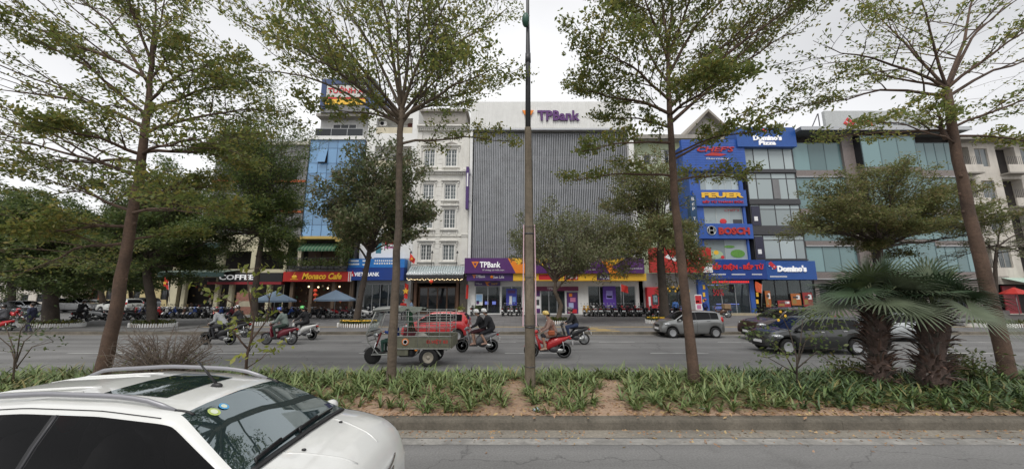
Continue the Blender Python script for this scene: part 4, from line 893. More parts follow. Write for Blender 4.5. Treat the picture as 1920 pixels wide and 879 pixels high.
for k, h in enumerate(hs): glazing(fe, *h, yf + .25, (2, 3, 6)[k], 1, mat('pale frame', (.5, .52, .5), .5), g_pale, .04)
h = hs[0]; q = MB(); gm = [mat('vegetable green print', (.12, .30, .05), .6, var=.3), mat('pale green print', (.38, .50, .32), .6), yellow]
for cx, cz, rx_, rz_, m_ in ((.25, .25, .9, .5, gm[1]), (.78, .3, .8, .45, gm[0]), (.28, .35, .28, .25, gm[2]), (.12, .15, .3, .25, gm[0]), (.42, .12, .2, .18, redp), (.6, .65, .6, .14, gm[0])):
    X_, Z_ = h[0] + (h[1] - h[0]) * cx, h[2] + (h[3] - h[2]) * cz; pts = [(min(h[1], max(h[0], X_ + rx_ * math.cos(t * .45))), max(h[2], Z_ + rz_ * math.sin(t * .45))) for t in range(14)]; q.prism(pts, yf + .205 - .004 * len(q.f) / 100, yf + .215, m_)
sign('window_graphic', 'vegetable picture on the lowest window of the blue shop', [('print', q)], 'poster')
h = hs[1]; q = MB(); txt(q, "CHEF'S", h[1] - 1.1, h[3] - .5, yf + .21, redp, 1.7, .28, .01, shear=.3); q.ball((h[0] + 2.2, yf + .21, h[2] + .3), (.4, .02, .3), redp, 10, 6); q.box(h[1] - 1.1, h[1] - .1, yf + .2, yf + .215, h[2] + .05, h[2] + .5, darkgrey)
sign('window_graphic', 'red printed lettering on the middle window of the blue shop', [('print', q)], 'poster')
b = MB(); yo = yf - .45; x0_, x1_ = Xp(1279, 290, yo), Xp(1397, 290, yo); b.box(x0_, x1_, yo, yf - .01, Zp(320, yo), Zp(262, yo), feuer_blue)
pl_ = MB()
for k in range(12): z = Zp(320, yo) + .1 + k * .29; pl_.box(x0_ + .01, x1_ - .01, yo - .02, yo + .005, z, z + .26, feuer_blue)
p = MB(); txt(p, "CHEF'S", Xp(1341, 280, yo), Zp(280.5, yo), yo - .03, red, Xp(1376, 280, yo) - Xp(1306, 280, yo), .62, .1, .02, .3); q = MB(); q.prism(pxpoly([(1320, 292), (1335, 286), (1362, 290), (1350, 293)], yo), yo - .08, yo - .02, red); e = MB(); txt(e, 'Germany', Xp(1345, 298, yo), Zp(298, yo), yo - .03, white_sign, 2.6, .3)
sign('shop_sign', "large blue box sign with red Chef's lettering and swoosh at the top of the shop", [('panel', b), ('cladding', pl_), ('lettering', p), ('swoosh', q), ('small_lettering', e)])
def band(label, pa, pb, pyt, pyb, items, name='shop_sign', panel=feuer_blue, dy=.3):
    y = yf - dy; b = MB(); b.box(Xp(pa, (pyt + pyb) / 2, y), Xp(pb, (pyt + pyb) / 2, y), y, yf - .01, Zp(pyb, y), Zp(pyt, y), panel); ps = [('panel', b)]
    for it in items:
        q = MB(); txt(q, it[0], Xp(it[1], it[2], y), Zp(it[2], y), y - .01, it[3], Xp(it[4] / 2 + it[1], it[2], y) - Xp(it[1] - it[4] / 2, it[2], y), it[5], .09, it[6] if len(it) > 6 else .02); ps.append(('lettering', q))
    return ps
sign('shop_sign', 'blue band with thick yellow FEUER letters over a red line', band('', 1300, 1400, 356.5, 386, [('FEUER', 1354, 366, yellow, 78, .62, .05), ('BẾP TỪ THÀNH ĐỨC', 1355, 378, redp, 76, .34)]))
ps = band('', 1304, 1412, 420, 447, [('BOSCH', 1376, 433, red, 58, .8, .05)]); y_ = yf - .3; q = MB(); M = Matrix.Translation((Xp(1334, 432, y_), y_, Zp(432, y_))) @ Matrix.Rotation(R(90), 4, 'X')
q.lathe([(.52, 0), (.52, .06), (.44, .06), (.44, 0)], alu, M, 24); q.box(Xp(1334, 432, y_) - .3, Xp(1334, 432, y_) - .2, y_ - .06, y_, Zp(432, y_) - .3, Zp(432, y_) + .3, alu); q.box(Xp(1334, 432, y_) + .2, Xp(1334, 432, y_) + .3, y_ - .06, y_, Zp(432, y_) - .3, Zp(432, y_) + .3, alu); q.box(Xp(1334, 432, y_) - .2, Xp(1334, 432, y_) + .2, y_ - .055, y_, Zp(432, y_) - .05, Zp(432, y_) + .05, alu)
sign('shop_sign', 'blue band with red BOSCH letters and a silver ring emblem', ps + [('emblem', q)])
y_ = yf - .9; b = MB(); b.box(Xp(1322, 500, y_), Xp(1436, 500, y_), y_, yf - .02, Zp(523, y_), Zp(487, y_), blue_sign); p = MB(); txt(p, 'BẾP ĐIỆN - BẾP TỪ', Xp(1382, 500, y_), Zp(499.5, y_), y_ - .01, mat('red sign lettering', (.62, .035, .03), .4, var=0, emit=.12), Xp(1432, 500, y_) - Xp(1334, 500, y_), .85, .08, .03)
q = MB()
for a, c in ((1334, 1362), (1372, 1398), (1410, 1430)):
    for k in range(int((c - a) / 1.6)): q.box(Xp(a + k * 1.6, 514, y_), Xp(a + k * 1.6 + 1.1, 514, y_), y_ - .012, y_ - .001, Zp(515.3, y_), Zp(513, y_), white_sign)
sign('shop_sign', 'wide blue sign with glowing red BẾP ĐIỆN - BẾP TỪ letters', [('panel', b), ('lettering', p), ('small_lettering', q)])
b = MB(); y_ = yf - .7; b.box(Xp(1297, 420, y_), Xp(1309, 420, y_), y_, yf - .02, Zp(463, y_), Zp(366, y_), mat('dark teal panel', (.01, .05, .12), .5)); p = MB()
for k, ch in enumerate('BẾP TỪ BẾP'): 
    if ch != ' ': txt(p, ch, Xp(1303, 420, y_), Zp(373 + k * 9.3, y_), y_ - .01, white_sign, .28, .36)
sign('vertical_sign', 'narrow dark teal sign with stacked white letters at the blue shop edge', [('panel', b), ('lettering', p)])
# ground floor shop
sg = lambda p: Xp(p, 560, yf)
room(fe, sg(1329), sg(1408), yf + .4, yf + 5, .2, Zp(529, yf), mat('pale shop interior', (.25, .25, .27), .7, var=.3), 3); glazing(fe, sg(1329), sg(1408), .25, Zp(531, yf), yf + .2, 3, 1, alu, g_shop, .06, 'shop_window')
p = MB(); txt(p, '50%', sg(1349), Zp(548, yf), yf + .1, redp, 1.15, .7, .03); b = MB(); b.box(sg(1332), sg(1405), yf + .02, yf + .05, Zp(531, yf), Zp(525, yf), black)
q = MB(); 
for k in range(22): q.box(sg(1338) + k * .185, sg(1338) + k * .185 + .13, yf - .01, yf + .02, Zp(530, yf), Zp(526.5, yf), led_red)
sign('window_sign', 'red lit ticker strip and 50% sign in the shop window', [('ticker_panel', b), ('ticker_lettering', q), ('lettering', p)])
q = MB(); q.box(sg(1345), sg(1400), yf + 1.2, yf + 1.8, .25, 1.05, white_paint, .03); q.build('display_counter', fe)
for x0_, x1_, pz in ((1347, 1378, 578), (1352, 1395, 571), (1332, 1370, 534.5)): q = MB(); q.box(sg(x0_), sg(x1_), yf + .9, yf + 1.0, Zp(pz, yf), Zp(pz - 1.5, yf), led_blue); q.build('strip_light', fe)
q = MB()
for k in range(18): x = sg(1340) + random.random() * 4.2; z = .9 + (k % 4) * .55; q.box(x, x + .35, yf + 3, yf + 3.3, z, z + .3, random.choice([greywall, white_paint, darkgrey, mat('violet print', (.12, .05, .38), .5)]))
ptag(q.build('shelf_goods', fe))
for px in (1320, 1420): q = MB(); [q.box(Xp(px, p2, yf - .05) - .12, Xp(px, p2, yf - .05) + .12, yf - .06, yf - .01, Zp(p2 + 4, yf), Zp(p2 - 4, yf), yellow) for p2 in (538, 552, 565)]; q.build('pillar_sticker', fe)
b = MB(); b.box(sg(1280), sg(1470), yf - 1.6, yf - .02, SW + .003, .32, mat('tan step', (.42, .36, .25), .8, dirt=.3)); b.build('step', fe)
# ---------- pizza building
yz = YF - .5
zx0, zx1 = Xp(1410, 430, yz), Xp(1507, 430, yz)
pz = bld('pizza_building', 'black framed glass building with pale curtained windows', zx0, zx1, yz)
ft = [(275, 318), (324, 374), (383, 424), (440, 486)]; fzz = [(Zp(b_, yz), Zp(a, yz)) for a, b_ in ft]
b = MB(); zt_ = Zp(272, yz); mass(b, zx0, zx1, yz + .15, yz + 12, 0, zt_, darkgrey, roofgrey); b.add([(zx0, yz + .35, 3.8), (zx1, yz + .35, 3.8), (zx1, yz + .35, zt_), (zx0, yz + .35, zt_)], [(0, 1, 2, 3)], darkgrey)
for k in range(5):
    z0_ = fzz[k - 1][0] if k else zt_ + .0
    z1_ = fzz[k][1] if k < 4 else Zp(488, yz) + .0
    if z0_ > z1_: b.box(zx0, zx1, yz - .1, yz + .34, z1_, z0_, darkgrey)
b.build('wall', pz)
for k, (z0, z1) in enumerate(fzz):
    w_ = glazing(pz, zx0 + .1, zx1 - .05, z0, z1, yz + .1, 4, 1, darkgrey, g_pale, .09, 'window', zs=[z0, z0 + (z1 - z0) * (.78 if k else .97), z1], xs=[zx0 + .1, zx0 + 1.15, zx0 + 2.9, zx0 + 4.6, zx1 - .05])
    if k in (2, 3): q = MB(); q.box(zx0 + .2, zx0 + 1.1, yz + .02, yz + .08, z0 + .1, z1 - .2, mat('dark poster', (.03, .03, .06), .5)); q.box(zx0 + .4, zx0 + .8, yz + .0, yz + .019, z0 + .6, z0 + 1.1, white_sign); q.build('window_poster', pz)
    if k == 1: q = MB(); q.box(zx0 + 2.95, zx0 + 3.7, yz + .02, yz + .08, z0 + .1, z0 + (z1 - z0) * .75, greywall); q.build('blind', w_)
side = MB()
for k, (z0, z1) in enumerate(fzz): side.box(zx0 - .06, zx0 - .01, yz + .6, yz + 3.4, z0, z1, g_dark)
side.build('side_window', pz)
y_ = yz - .6; b = MB(); b.box(Xp(1381, 255, y_), Xp(1492, 255, y_), y_, yz + 1.5, Zp(275, y_), Zp(239, y_), mat('azure sign face', (.018, .085, .33), .4)); p = MB(); txt(p, "Domino's", Xp(1438, 259, y_), Zp(259, y_), y_ - .01, sign_glow, Xp(1464, 259, y_) - Xp(1411, 259, y_), .62, .1, .04); txt(p, 'Pizza', Xp(1438, 269, y_), Zp(268.5, y_), y_ - .01, sign_glow, 1.9, .5, .1, .03)
def dominoes(q, cx, cz, s, y):
    M = Matrix.Translation((cx, 0, cz)) @ Matrix.Rotation(R(45), 4, 'Y'); q.box(-s, s * 1.0, y - .03, y, -s * .48, -.01, mat('azure sign face', (.012, .10, .5), .4), 0, M); q.box(-s, s, y - .03, y, .01, s * .48 * 2, redp, 0, M)
    for a, c in ((-.5, -.25), (.5, -.25), (.5, .48)): q.lathe([(s * .15, 0), (s * .15, .02)], white_sign, M @ Matrix.Translation((a * s, y - .03, c * s)) @ Matrix.Rotation(R(90), 4, 'X'), 10)
q = MB(); dominoes(q, Xp(1432, 246, y_), Zp(247, y_), .3, y_)
sign('roof_sign', "blue rooftop Domino's Pizza box sign with white letters", [('panel', b), ('lettering', p), ('logo', q)])
y_ = yz - .8; b = MB(); b.box(Xp(1437, 505, y_), Xp(1530, 505, y_), y_, yz - .02, Zp(524, y_), Zp(489, y_), mat('azure sign face', (.012, .10, .5), .4)); p = MB(); txt(p, "Domino's", Xp(1484, 504, y_), Zp(503.5, y_), y_ - .01, sign_glow, Xp(1511, 504, y_) - Xp(1457, 504, y_), .68, .1, .04)
q = MB(); dominoes(q, Xp(1446, 499, y_), Zp(500, y_), .42, y_); e = MB()
for k in range(16): e.box(Xp(1444 + k * 2, 518, y_), Xp(1445.4 + k * 2, 518, y_), y_ - .012, y_ - .001, Zp(519.5, y_), Zp(517, y_), white_sign)
sign('shop_sign', "blue Domino's fascia with red and white domino logo behind the palm", [('panel', b), ('lettering', p), ('logo', q), ('small_lettering', e)])
dg_ = lambda p: Xp(p, 560, yz)
room(pz, dg_(1432), dg_(1530), yz + .2, yz + 4, .2, Zp(520, yz), darkin, 2, lamp_warm); glazing(pz, dg_(1432), dg_(1530), .25, Zp(524, yz), yz + .1, 4, 1, black, g_shop, .08, 'shop_window')
for i, (a, c, d, e_, m_) in enumerate(((1434, 1444, 545, 575, mat('dull orange print', (.42, .13, .03), .5)), (1456, 1480, 563, 575, mat('dull crimson print', (.30, .03, .03), .5)), (1482, 1500, 550, 572, mat('dull orange print', (.42, .13, .03), .5)), (1504, 1522, 548, 574, mat('dull crimson print', (.30, .03, .03), .5)))): poster('poster', ['narrow orange menu poster by the pizza door', 'low red pizza poster in the window', 'orange pizza poster behind the palm leaves', 'red pizza poster farther along the window'][i], dg_(a), dg_(c), Zp(e_, yz), Zp(d, yz), yz - .1, m_, [(.1, .5, .15, .5, mat('dull ochre goods', (.3, .2, .06), .6)), (.55, .9, .5, .85, white_sign), (.2, .7, .6, .75, darkgrey)])
# ---------- teal glass office
yq = YF - .3
qx0, qx1 = zx1 + .05, Xp(1820, 420, yq)
off = bld('glass_office', 'wide teal glass office with granite columns and dark floor bands', qx0, qx1, yq)
granite = mat('grey granite', (.20, .17, .16), .5, var=.2, scale=6); qt = Zp(254, yq)
fl = [(268, 320), (333, 392), (402, 452), (462, 510)]; fz2 = [(Zp(b_, yq), Zp(a, yq)) for a, b_ in fl]
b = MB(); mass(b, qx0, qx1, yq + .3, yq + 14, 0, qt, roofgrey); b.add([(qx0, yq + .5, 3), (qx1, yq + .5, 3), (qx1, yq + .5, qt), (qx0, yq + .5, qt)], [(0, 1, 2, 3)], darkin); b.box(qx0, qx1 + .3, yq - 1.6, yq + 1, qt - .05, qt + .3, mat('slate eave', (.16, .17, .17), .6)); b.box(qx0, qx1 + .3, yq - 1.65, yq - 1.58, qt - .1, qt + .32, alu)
b.build('wall', off)
qq = lambda p, py=300: Xp(p, py, yq)
cx_ = [qx0, qq(1578), qq(1600), qq(1700), qx1]
for k, (z0, z1) in enumerate(fz2):
    glazing(off, cx_[0], cx_[1], z0, z1, yq, 3, 1, mat('teal mullion', (.10, .15, .16), .4), g_teal, .07, 'curtain_wall')
    glazing(off, cx_[3], cx_[4], z0, z1, yq, 5, 1, mat('teal mullion', (.10, .15, .16), .4), g_teal if k else g_teal, .07, 'curtain_wall')
    glazing(off, cx_[2], cx_[3], z0, z1 + .35, yq - 1.1, 3, 1, mat('teal mullion', (.10, .15, .16), .4), g_teal, .07, 'bay_window')
    q = MB(); q.box(cx_[2], cx_[2] + .05, yq - 1.05, yq + .2, z0, z1 + .35, g_dark); q.box(cx_[3] - .05, cx_[3], yq - 1.05, yq + .2, z0, z1 + .35, g_teal); q.build('bay_side', off)
    sp_ = MB(); zn = fz2[k + 1][1] if k < 3 else z0 - .8
    sp_.box(cx_[0], cx_[1] + .0, yq - .15, yq + .3, zn, z0, granite); sp_.box(cx_[2] - .02, cx_[3] + .02, yq - 1.2, yq + .3, zn + .35, z0, granite); sp_.box(cx_[3] + .021, cx_[4], yq - .15, yq + .3, zn, z0, granite); sp_.box(cx_[0], cx_[1], yq - .2, yq - .151, zn, zn + .1, alu); sp_.box(cx_[3] + .021, cx_[4], yq - .2, yq - .151, zn, zn + .1, alu); sp_.build('floor_band', off)
q = MB(); q.box(cx_[1], cx_[2] - .03, yq - .3, yq + .3, 0, qt - .06, granite); q.build('column', off)
og = lambda p: Xp(p, 560, yq)
zg = fz2[3][0] - .85
b = MB(); wall(b, og(1532), qx1, 0, zg + .1, yq + .1, [(og(1540), og(1620), .7, zg - .4), (og(1640), og(1740), .7, zg - .4), (og(1750), og(1815), .7, zg - .4)], granite, .3); b.build('front_wall', off)
for a, c in ((1540, 1620), (1640, 1740), (1750, 1815)): glazing(off, og(a), og(c), .7, zg - .4, yq + .3, 4, 1, darkgrey, g_dark, .08, 'shop_window')
b = MB(); b.box(og(1530), qx1 + .5, yq - 1.2, yq + .08, SW + .003, .65, granite); b.build('plinth', off)
yw = yq + 3; b = MB(); w0, w1 = Xp(1548, 228, yw), Xp(1746, 228, yw); b.box(w0, w1, yw, yw + .4, Zp(251, yw), Zp(208, yw), mat('pale grey board', (.48, .50, .50), .6, dirt=.2)); p = MB(); cx, cz = Xp(1592, 232, yw), Zp(231, yw); M = Matrix.Translation((cx, yw, cz)) @ Matrix.Rotation(R(38), 4, 'Y')
p.box(-.55, .55, -.06, -.001, -.5, .5, redp, 0, M); p.box(-.5, .5, -.075, -.055, -.12, -.02, white_sign, 0, M)
q = MB(); txt(q, 'VNT', Xp(1623, 231, yw), Zp(231, yw), yw - .01, redp, 2.0, .72, .06, .03); e = MB(); txt(e, 'technology', Xp(1686, 232, yw), Zp(232, yw), yw - .01, mat('slate letter', (.16, .20, .22), .5), 5.4, .7, .06, .0)
s_ = MB()
for x in range(5): X_ = w0 - 1.2 + x * (w1 - w0 + 1) / 4; s_.tube([(X_, yw + 3, qt), (X_ + .8, yw + .5, Zp(210, yw))], .06, darkgrey, 6); s_.tube([(X_ + .8, yw + .45, qt), (X_ + .8, yw + .45, Zp(210, yw))], .06, darkgrey, 6)
sign('roof_billboard', 'pale grey rooftop billboard with a red square logo', [('panel', b), ('logo', p), ('lettering', q), ('small_lettering', e), ('frame', s_)])
# ---------- beige apartments
yj = YF + .5
jx0, jx1 = qx1 + .1, Xp(2160, 420, yj)
ap_ = bld('old_apartments', 'weathered beige apartment block with open balconies', jx0, jx1, yj)
jt = Zp(268, yj); fh = (jt - 4.2) / 4
b = MB(); mass(b, jx0, jx1, yj, yj + 12, 0, jt, beige, roofgrey); hs = []
nb = 4; bw = (jx1 - jx0) / nb
for i in range(nb):
    for k in range(4):
        z0 = 4.2 + k * fh; x0_ = jx0 + bw * i; hs += [(x0_ + .3, x0_ + bw * .48, z0 + .05, z0 + fh - .5), (x0_ + bw * .6, x0_ + bw * .88, z0 + 1.0, z0 + fh - .7)]
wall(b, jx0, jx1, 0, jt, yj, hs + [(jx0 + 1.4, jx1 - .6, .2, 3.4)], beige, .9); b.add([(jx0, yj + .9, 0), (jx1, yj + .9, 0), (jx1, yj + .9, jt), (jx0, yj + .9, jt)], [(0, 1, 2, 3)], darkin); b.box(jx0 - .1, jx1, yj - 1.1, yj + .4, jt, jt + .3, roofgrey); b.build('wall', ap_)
for i, h in enumerate(hs):
    if i % 2: glazing(ap_, *h, yj + .15, 2, 1, roofgrey, g_grey, .08)
    else:
        q = MB(); q.box(h[0] - .1, h[1] + .1, yj - .9, yj + .02, h[2] - .15, h[2] - .002, roofgrey); q.box(h[0] - .1, h[1] + .1, yj - .9, yj - .8, h[2], h[2] + .9, beige); q.build('balcony', ap_)
        q = MB()
        for j in range(12): x = h[0] + (h[1] - h[0]) * j / 11; q.box(x - .015, x + .015, yj - .86, yj - .84, h[2] + .9, h[2] + 1.9, darkgrey)
        ptag(q.build('balcony_grille', ap_))
q = MB(); ja = Xp(1872, 500, yj); q.add([(ja, yj - .02, 4.1), (jx1, yj - .02, 4.1), (jx1, yj - 1.8, 3.5), (ja, yj - 1.8, 3.5)], [(0, 1, 2, 3)], mat('pale green sheet', (.42, .55, .48), .6)); q.box(ja, jx1, yj - 1.83, yj - 1.8, 3.3, 3.5, mat('pale green sheet', (.42, .55, .48), .6)); q.build('awning', ap_)
q = MB(); q.box(Xp(1888, 560, yj), Xp(1915, 560, yj), yj + .2, yj + .3, .2, 3.2, mat('maroon shop door', (.25, .02, .03), .5)); q.build('door', ap_)
r = thing('parasol', 'closed red parasol standing in front of the beige block', 'parasol', (Xp(1910, 580, yj - 3), yj - 3, SW)); x = Xp(1910, 580, yj - 3); q = MB(); q.lathe([(.05, 3.0), (.5, 2.75), (1.1, 2.35), (1.08, 2.3), (.45, 2.65)], red, Matrix.Translation((x, yj - 3, 0)), 8, False); q.build('canopy', r); q = MB(); q.tube([(x, yj - 3, SW), (x, yj - 3, 2.9)], .03, alu, 6); q.build('pole', r)
# ================================================================ trees and plants
lf_term = leafmat('small tree leaf', (.085, .125, .036), (.17, .205, .055), (.32, .26, .065), .52)
lf_term2 = leafmat('sparse tree leaf', (.105, .155, .045), (.205, .245, .07), (.40, .33, .085), .55)
lf_dark = leafmat('dark tree leaf', (.05, .085, .032), (.105, .15, .05), (.20, .22, .065), .48)
lf_mid = leafmat('feathery tree leaf', (.055, .095, .03), (.11, .165, .05), (.24, .25, .06), .45)
lf_brown = leafmat('dull brown leaf', (.11, .14, .06), (.19, .21, .10), (.28, .25, .16), .45)
lf_drop = leafmat('broad dark leaf', (.055, .08, .032), (.11, .14, .05), (.22, .17, .10), .4)
lf_olive = leafmat('olive tree leaf', (.09, .12, .04), (.18, .20, .07), (.28, .21, .10), .5)

def curve_pts(a, b, n, lift, wig):
    a, b = Vector(a), Vector(b); L_ = (b - a).length; pts = []
    s = Vector((random.uniform(-9, 9), random.uniform(-9, 9), 3))
    for i in range(n + 1):
        t = i / n; p = a.lerp(b, t); p.z += lift * L_ * math.sin(t * math.pi) * (1 - .35 * t)
        k = mnoise.noise_vector(s + Vector((t * 3, 0, 0))) * wig * L_ * math.sin(min(1, t * 1.2) * math.pi * .5) * (1 - t * .6); pts.append(p + k)
    return pts
class Foliage:
    def __init__(s): s.c = []; s.n = []
    def cluster(s, p, k, r, up=.8, flat=.5):
        for _ in range(k):
            v = Vector((random.gauss(0, 1), random.gauss(0, 1), random.gauss(0, 1) * flat)) * r * .55
            s.c.append(p + v); n = Vector((random.gauss(0, .5), random.gauss(0, .5), up + random.gauss(0, .3))); s.n.append(n)
def grow(mb, fo, a, b, r0, m, P_, lvl=0, lift=.06):
    """one limb and everything on it; P_: sub counts, leaf settings"""
    L_ = (Vector(b) - Vector(a)).length; n = 7 if lvl == 0 else (5 if lvl == 1 else 3)
    pts = curve_pts(a, b, n, lift, P_['wig'])
    mb.tube(pts, [max(P_['rmin'], r0 * (1 - .85 * i / n)) for i in range(n + 1)], m, (6, 4, 3)[min(lvl, 2)], cap=False)
    if lvl >= P_['levels']:
        k = P_['nodes']
        for i in range(k):
            t = (i + random.random()) / k
            if t < .15: continue
            j = min(n - 1, int(t * n)); p = pts[j].lerp(pts[j + 1], t * n - j)
            fo.cluster(p, P_['leaves'], P_['spread'], P_.get('up', .8), P_.get('flat', .4))
        fo.cluster(pts[-1], P_['leaves'], P_['spread'], P_.get('up', .8), P_.get('flat', .4)); return
    if lvl == 1:
        for p in pts[2:]: fo.cluster(p, P_['leaves'], P_['spread'], P_.get('up', .8), P_.get('flat', .4))
    cnt = P_['subs'][lvl]; d0 = (Vector(b) - Vector(a)).normalized()
    for i in range(cnt):
        t = P_['t0'][lvl] + (1 - P_['t0'][lvl]) * (i + random.random() * .8) / cnt
        j = min(n - 1, int(t * n)); p = pts[j].lerp(pts[j + 1], min(1, t * n - j)); d = (pts[j + 1] - pts[j]).normalized()
        side = d.cross(Vector((0, 0, 1))); side = side.normalized() if side.length > .05 else Vector((1, 0, 0)); sgn = 1 if (i + lvl) % 2 else -1
        q = (d * random.uniform(.5, 1) + side * sgn * random.uniform(.45, 1.0) + Vector((0, 0, random.uniform(*P_['rise'])))).normalized()
        l = L_ * random.uniform(.8, 1.2) * (P_['ratio'][lvl] * (1 - .55 * t) + .06)
        grow(mb, fo, p, p + q * l, max(P_['rmin'], r0 * (1 - .8 * t) * .55), m, P_, lvl + 1, lift * .6)
    if lvl > 0 or True:
        grow(mb, fo, pts[-2], pts[-1] + d0 * L_ * .08, P_['rmin'], m, dict(P_, levels=0), 9, 0)
def tree(name, label, trunk, rads, limbs, bark, leafm, P_, size, asp=.5, group=None, cat='tree', root_flare=1.5):
    base = trunk[0]; r = thing(name, label, cat, base, 0, group)
    b = MB(); pts = [trunk[0] - Vector((0, 0, .15))]; rr = [rads[0] * root_flare]
    for i in range(len(trunk) - 1):
        for k in range(4):
            t = k / 4; pts.append(trunk[i].lerp(trunk[i + 1], t) + Vector((random.gauss(0, .008), random.gauss(0, .008), 0))); rr.append(rads[i] + (rads[i + 1] - rads[i]) * t + random.uniform(-.02, .03) * rads[0])
    pts.append(trunk[-1]); rr.append(rads[-1]); rr[1] = rads[0] * 1.12
    b.tube(pts, rr, bark, 10); 
    for k in range(int(len(pts) * .5)):
        p = random.choice(pts[4:]) if len(pts) > 6 else pts[-1]; a = random.random() * 6.28; q = rads[0] * .9; b.ball(p + Vector((math.cos(a) * q * .8, math.sin(a) * q * .8, 0)), (q * .3, q * .3, q * .35), bark, 6, 4)
    b.build('trunk', r); fo = Foliage()
    for (a, e, rad) in limbs:
        q = MB(); grow(q, fo, a, e, rad, bark, P_ if rad > .0365 or cat != 'tree' or name != 'median_tree' else dict(P_, subs=(7, 3), ratio=(.26, .45), leaves=4)); q.build('branch', r)
    if fo.c: leaves_mesh('crown', fo.c, fo.n, size, leafm, asp, .4, r, tuple(base))
    return r
PT = dict(levels=2, subs=(10, 5), t0=(.15, .12), ratio=(.50, .55), rise=(-.05, .35), wig=.09, rmin=.006, nodes=7, leaves=4, spread=.17, up=.5, flat=.75)
def med(px0, py0, Y): return lambda px, py, dy=0: P(px, py, Y + dy)
def limbs_px(Y, L_, rk=1): return [(P(a, b_, Y), P(c, d, Y + dy), rad * rk) for (a, b_, c, d, dy, rad) in L_]
Y1 = 8.9
tp = lambda L_, Y: [P(a, b_, Y) for a, b_ in L_]
def ground_first(L_, Y, z): q = tp(L_, Y); q[0] = Vector((q[0].x, Y, z)); return q
random.seed(11)
tree('median_tree', 'tall tiered tree with reddish trunk rising behind the white car roof', ground_first([(188, 715), (213, 600), (240, 450), (262, 330), (275, 215), (285, 120), (290, 40)], Y1, .25), [.155, .13, .115, .10, .08, .05, .02],
     limbs_px(Y1, [(266, 305, 50, 320, .5, .05), (264, 290, 70, 235, -1.5, .05), (272, 240, -30, 170, 1, .055), (275, 215, 40, 60, -1, .05), (280, 160, 90, -40, 1.2, .045), (285, 120, 190, -70, -.8, .04), (285, 120, 310, -40, 1, .035), (280, 190, 395, 110, -1.2, .045), (276, 210, 455, 150, .6, .05), (272, 250, 480, 205, -.6, .05), (268, 285, 455, 300, .8, .05), (266, 290, 400, 275, -1.7, .045), (246, 395, 90, 370, 1, .045), (245, 400, 370, 395, -1.4, .04), (242, 425, 50, 440, -.7, .045), (258, 330, -70, 260, .5, .055), (250, 370, 400, 350, 1.5, .04), (280, 150, -60, 20, -.4, .05), (283, 130, 285, -80, .3, .04), (240, 450, 380, 440, 1, .035), (238, 455, 20, 520, 1.2, .04), (282, 150, 345, 75, .2, .035)]), bark1, lf_term,
     dict(PT, subs=(11, 5), leaves=4, nodes=6, rise=(-.12, .45)), .098)
random.seed(12)
tree('median_tree', 'slim tree with forked crown standing in front of the cargo tricycle', ground_first([(733, 722), (738, 600), (746, 430), (749, 290), (752, 205)], Y1 - .1, .27), [.115, .10, .088, .08, .075],
     limbs_px(Y1 - .1, [(750, 225, 445, 40, .5, .055), (751, 215, 520, -30, -2, .05), (752, 205, 590, -70, 2, .045), (752, 200, 690, -110, -1.5, .05), (753, 200, 790, -120, 1, .05), (754, 205, 860, -50, -1.8, .05), (753, 215, 945, 20, 1.5, .05), (752, 225, 930, 130, -1, .045), (750, 270, 955, 268, .5, .036), (749, 232, 575, 195, -1, .03), (749, 230, 440, 120, 1, .045), (750, 220, 540, 80, -2.3, .045), (752, 220, 890, 190, 2, .045), (753, 205, 820, 40, -.5, .045), (752, 205, 740, -40, .3, .05), (749, 235, 600, 110, .2, .04), (751, 235, 860, 110, .6, .045)]), bark2, lf_term2,
     dict(PT, subs=(11, 5), leaves=3, rise=(-.05, .6), t0=(.12, .1)), .098)
random.seed(13)
tree('median_tree', 'leaning tree with reddish trunk in front of the silver hatchback', ground_first([(1303, 727), (1290, 600), (1272, 450), (1262, 330), (1256, 215), (1252, 110), (1262, -20)], Y1 - .2, .27), [.135, .11, .098, .088, .07, .045, .02],
     limbs_px(Y1 - .2, [(1258, 215, 1090, 165, .5, .045), (1257, 190, 1115, 80, -1.5, .045), (1256, 160, 1145, 0, 1.5, .04), (1254, 120, 1180, -70, -1, .042), (1258, 215, 1360, 150, -2, .045), (1258, 230, 1510, 60, 1, .055), (1257, 200, 1545, -20, -1.2, .055), (1255, 140, 1410, -60, 1.5, .045), (1254, 100, 1340, -90, -1, .042), (1262, 300, 1560, 185, .3, .036), (1264, 290, 1450, 240, -1.5, .03), (1260, 268, 1092, 285, -.8, .035), (1265, 330, 1072, 340, .6, .035), (1262, 340, 1400, 335, 1, .035), (1258, 240, 1125, 220, 1.5, .036), (1256, 170, 1480, 20, .4, .05), (1253, 110, 1240, -80, .5, .042)]), bark1, lf_term,
     dict(PT, subs=(12, 6), leaves=4, rise=(-.02, .55), t0=(.12, .1)), .098)
random.seed(14)
tree('median_tree', 'bent tree with sparse flat crown beside the fan palms', ground_first([(1893, 716), (1862, 580), (1825, 430), (1795, 300), (1775, 170)], Y1, .27), [.15, .135, .12, .105, .09],
     limbs_px(Y1, [(1777, 180, 1515, 195, .6, .045), (1775, 168, 1550, 80, -1, .045), (1773, 165, 1620, 10, 1, .045), (1774, 162, 1700, -60, -.8, .04), (1775, 162, 1870, -70, 1, .05), (1777, 165, 1990, 30, -1, .05), (1780, 180, 2040, 110, 1.5, .045), (1785, 240, 2010, 175, -.7, .04), (1788, 245, 1555, 262, 1.2, .04), (1790, 255, 1990, 275, -1, .035), (1792, 270, 1640, 230, -1.3, .03), (1776, 170, 1930, -20, 2, .045), (1774, 165, 1590, 140, 1.7, .04)]) + [(P(1775, 262, Y1), P(1752, 198, Y1 - .1), .07)], bark1, lf_term2,
     dict(PT, subs=(7, 4), nodes=5, leaves=3, spread=.13), .095)
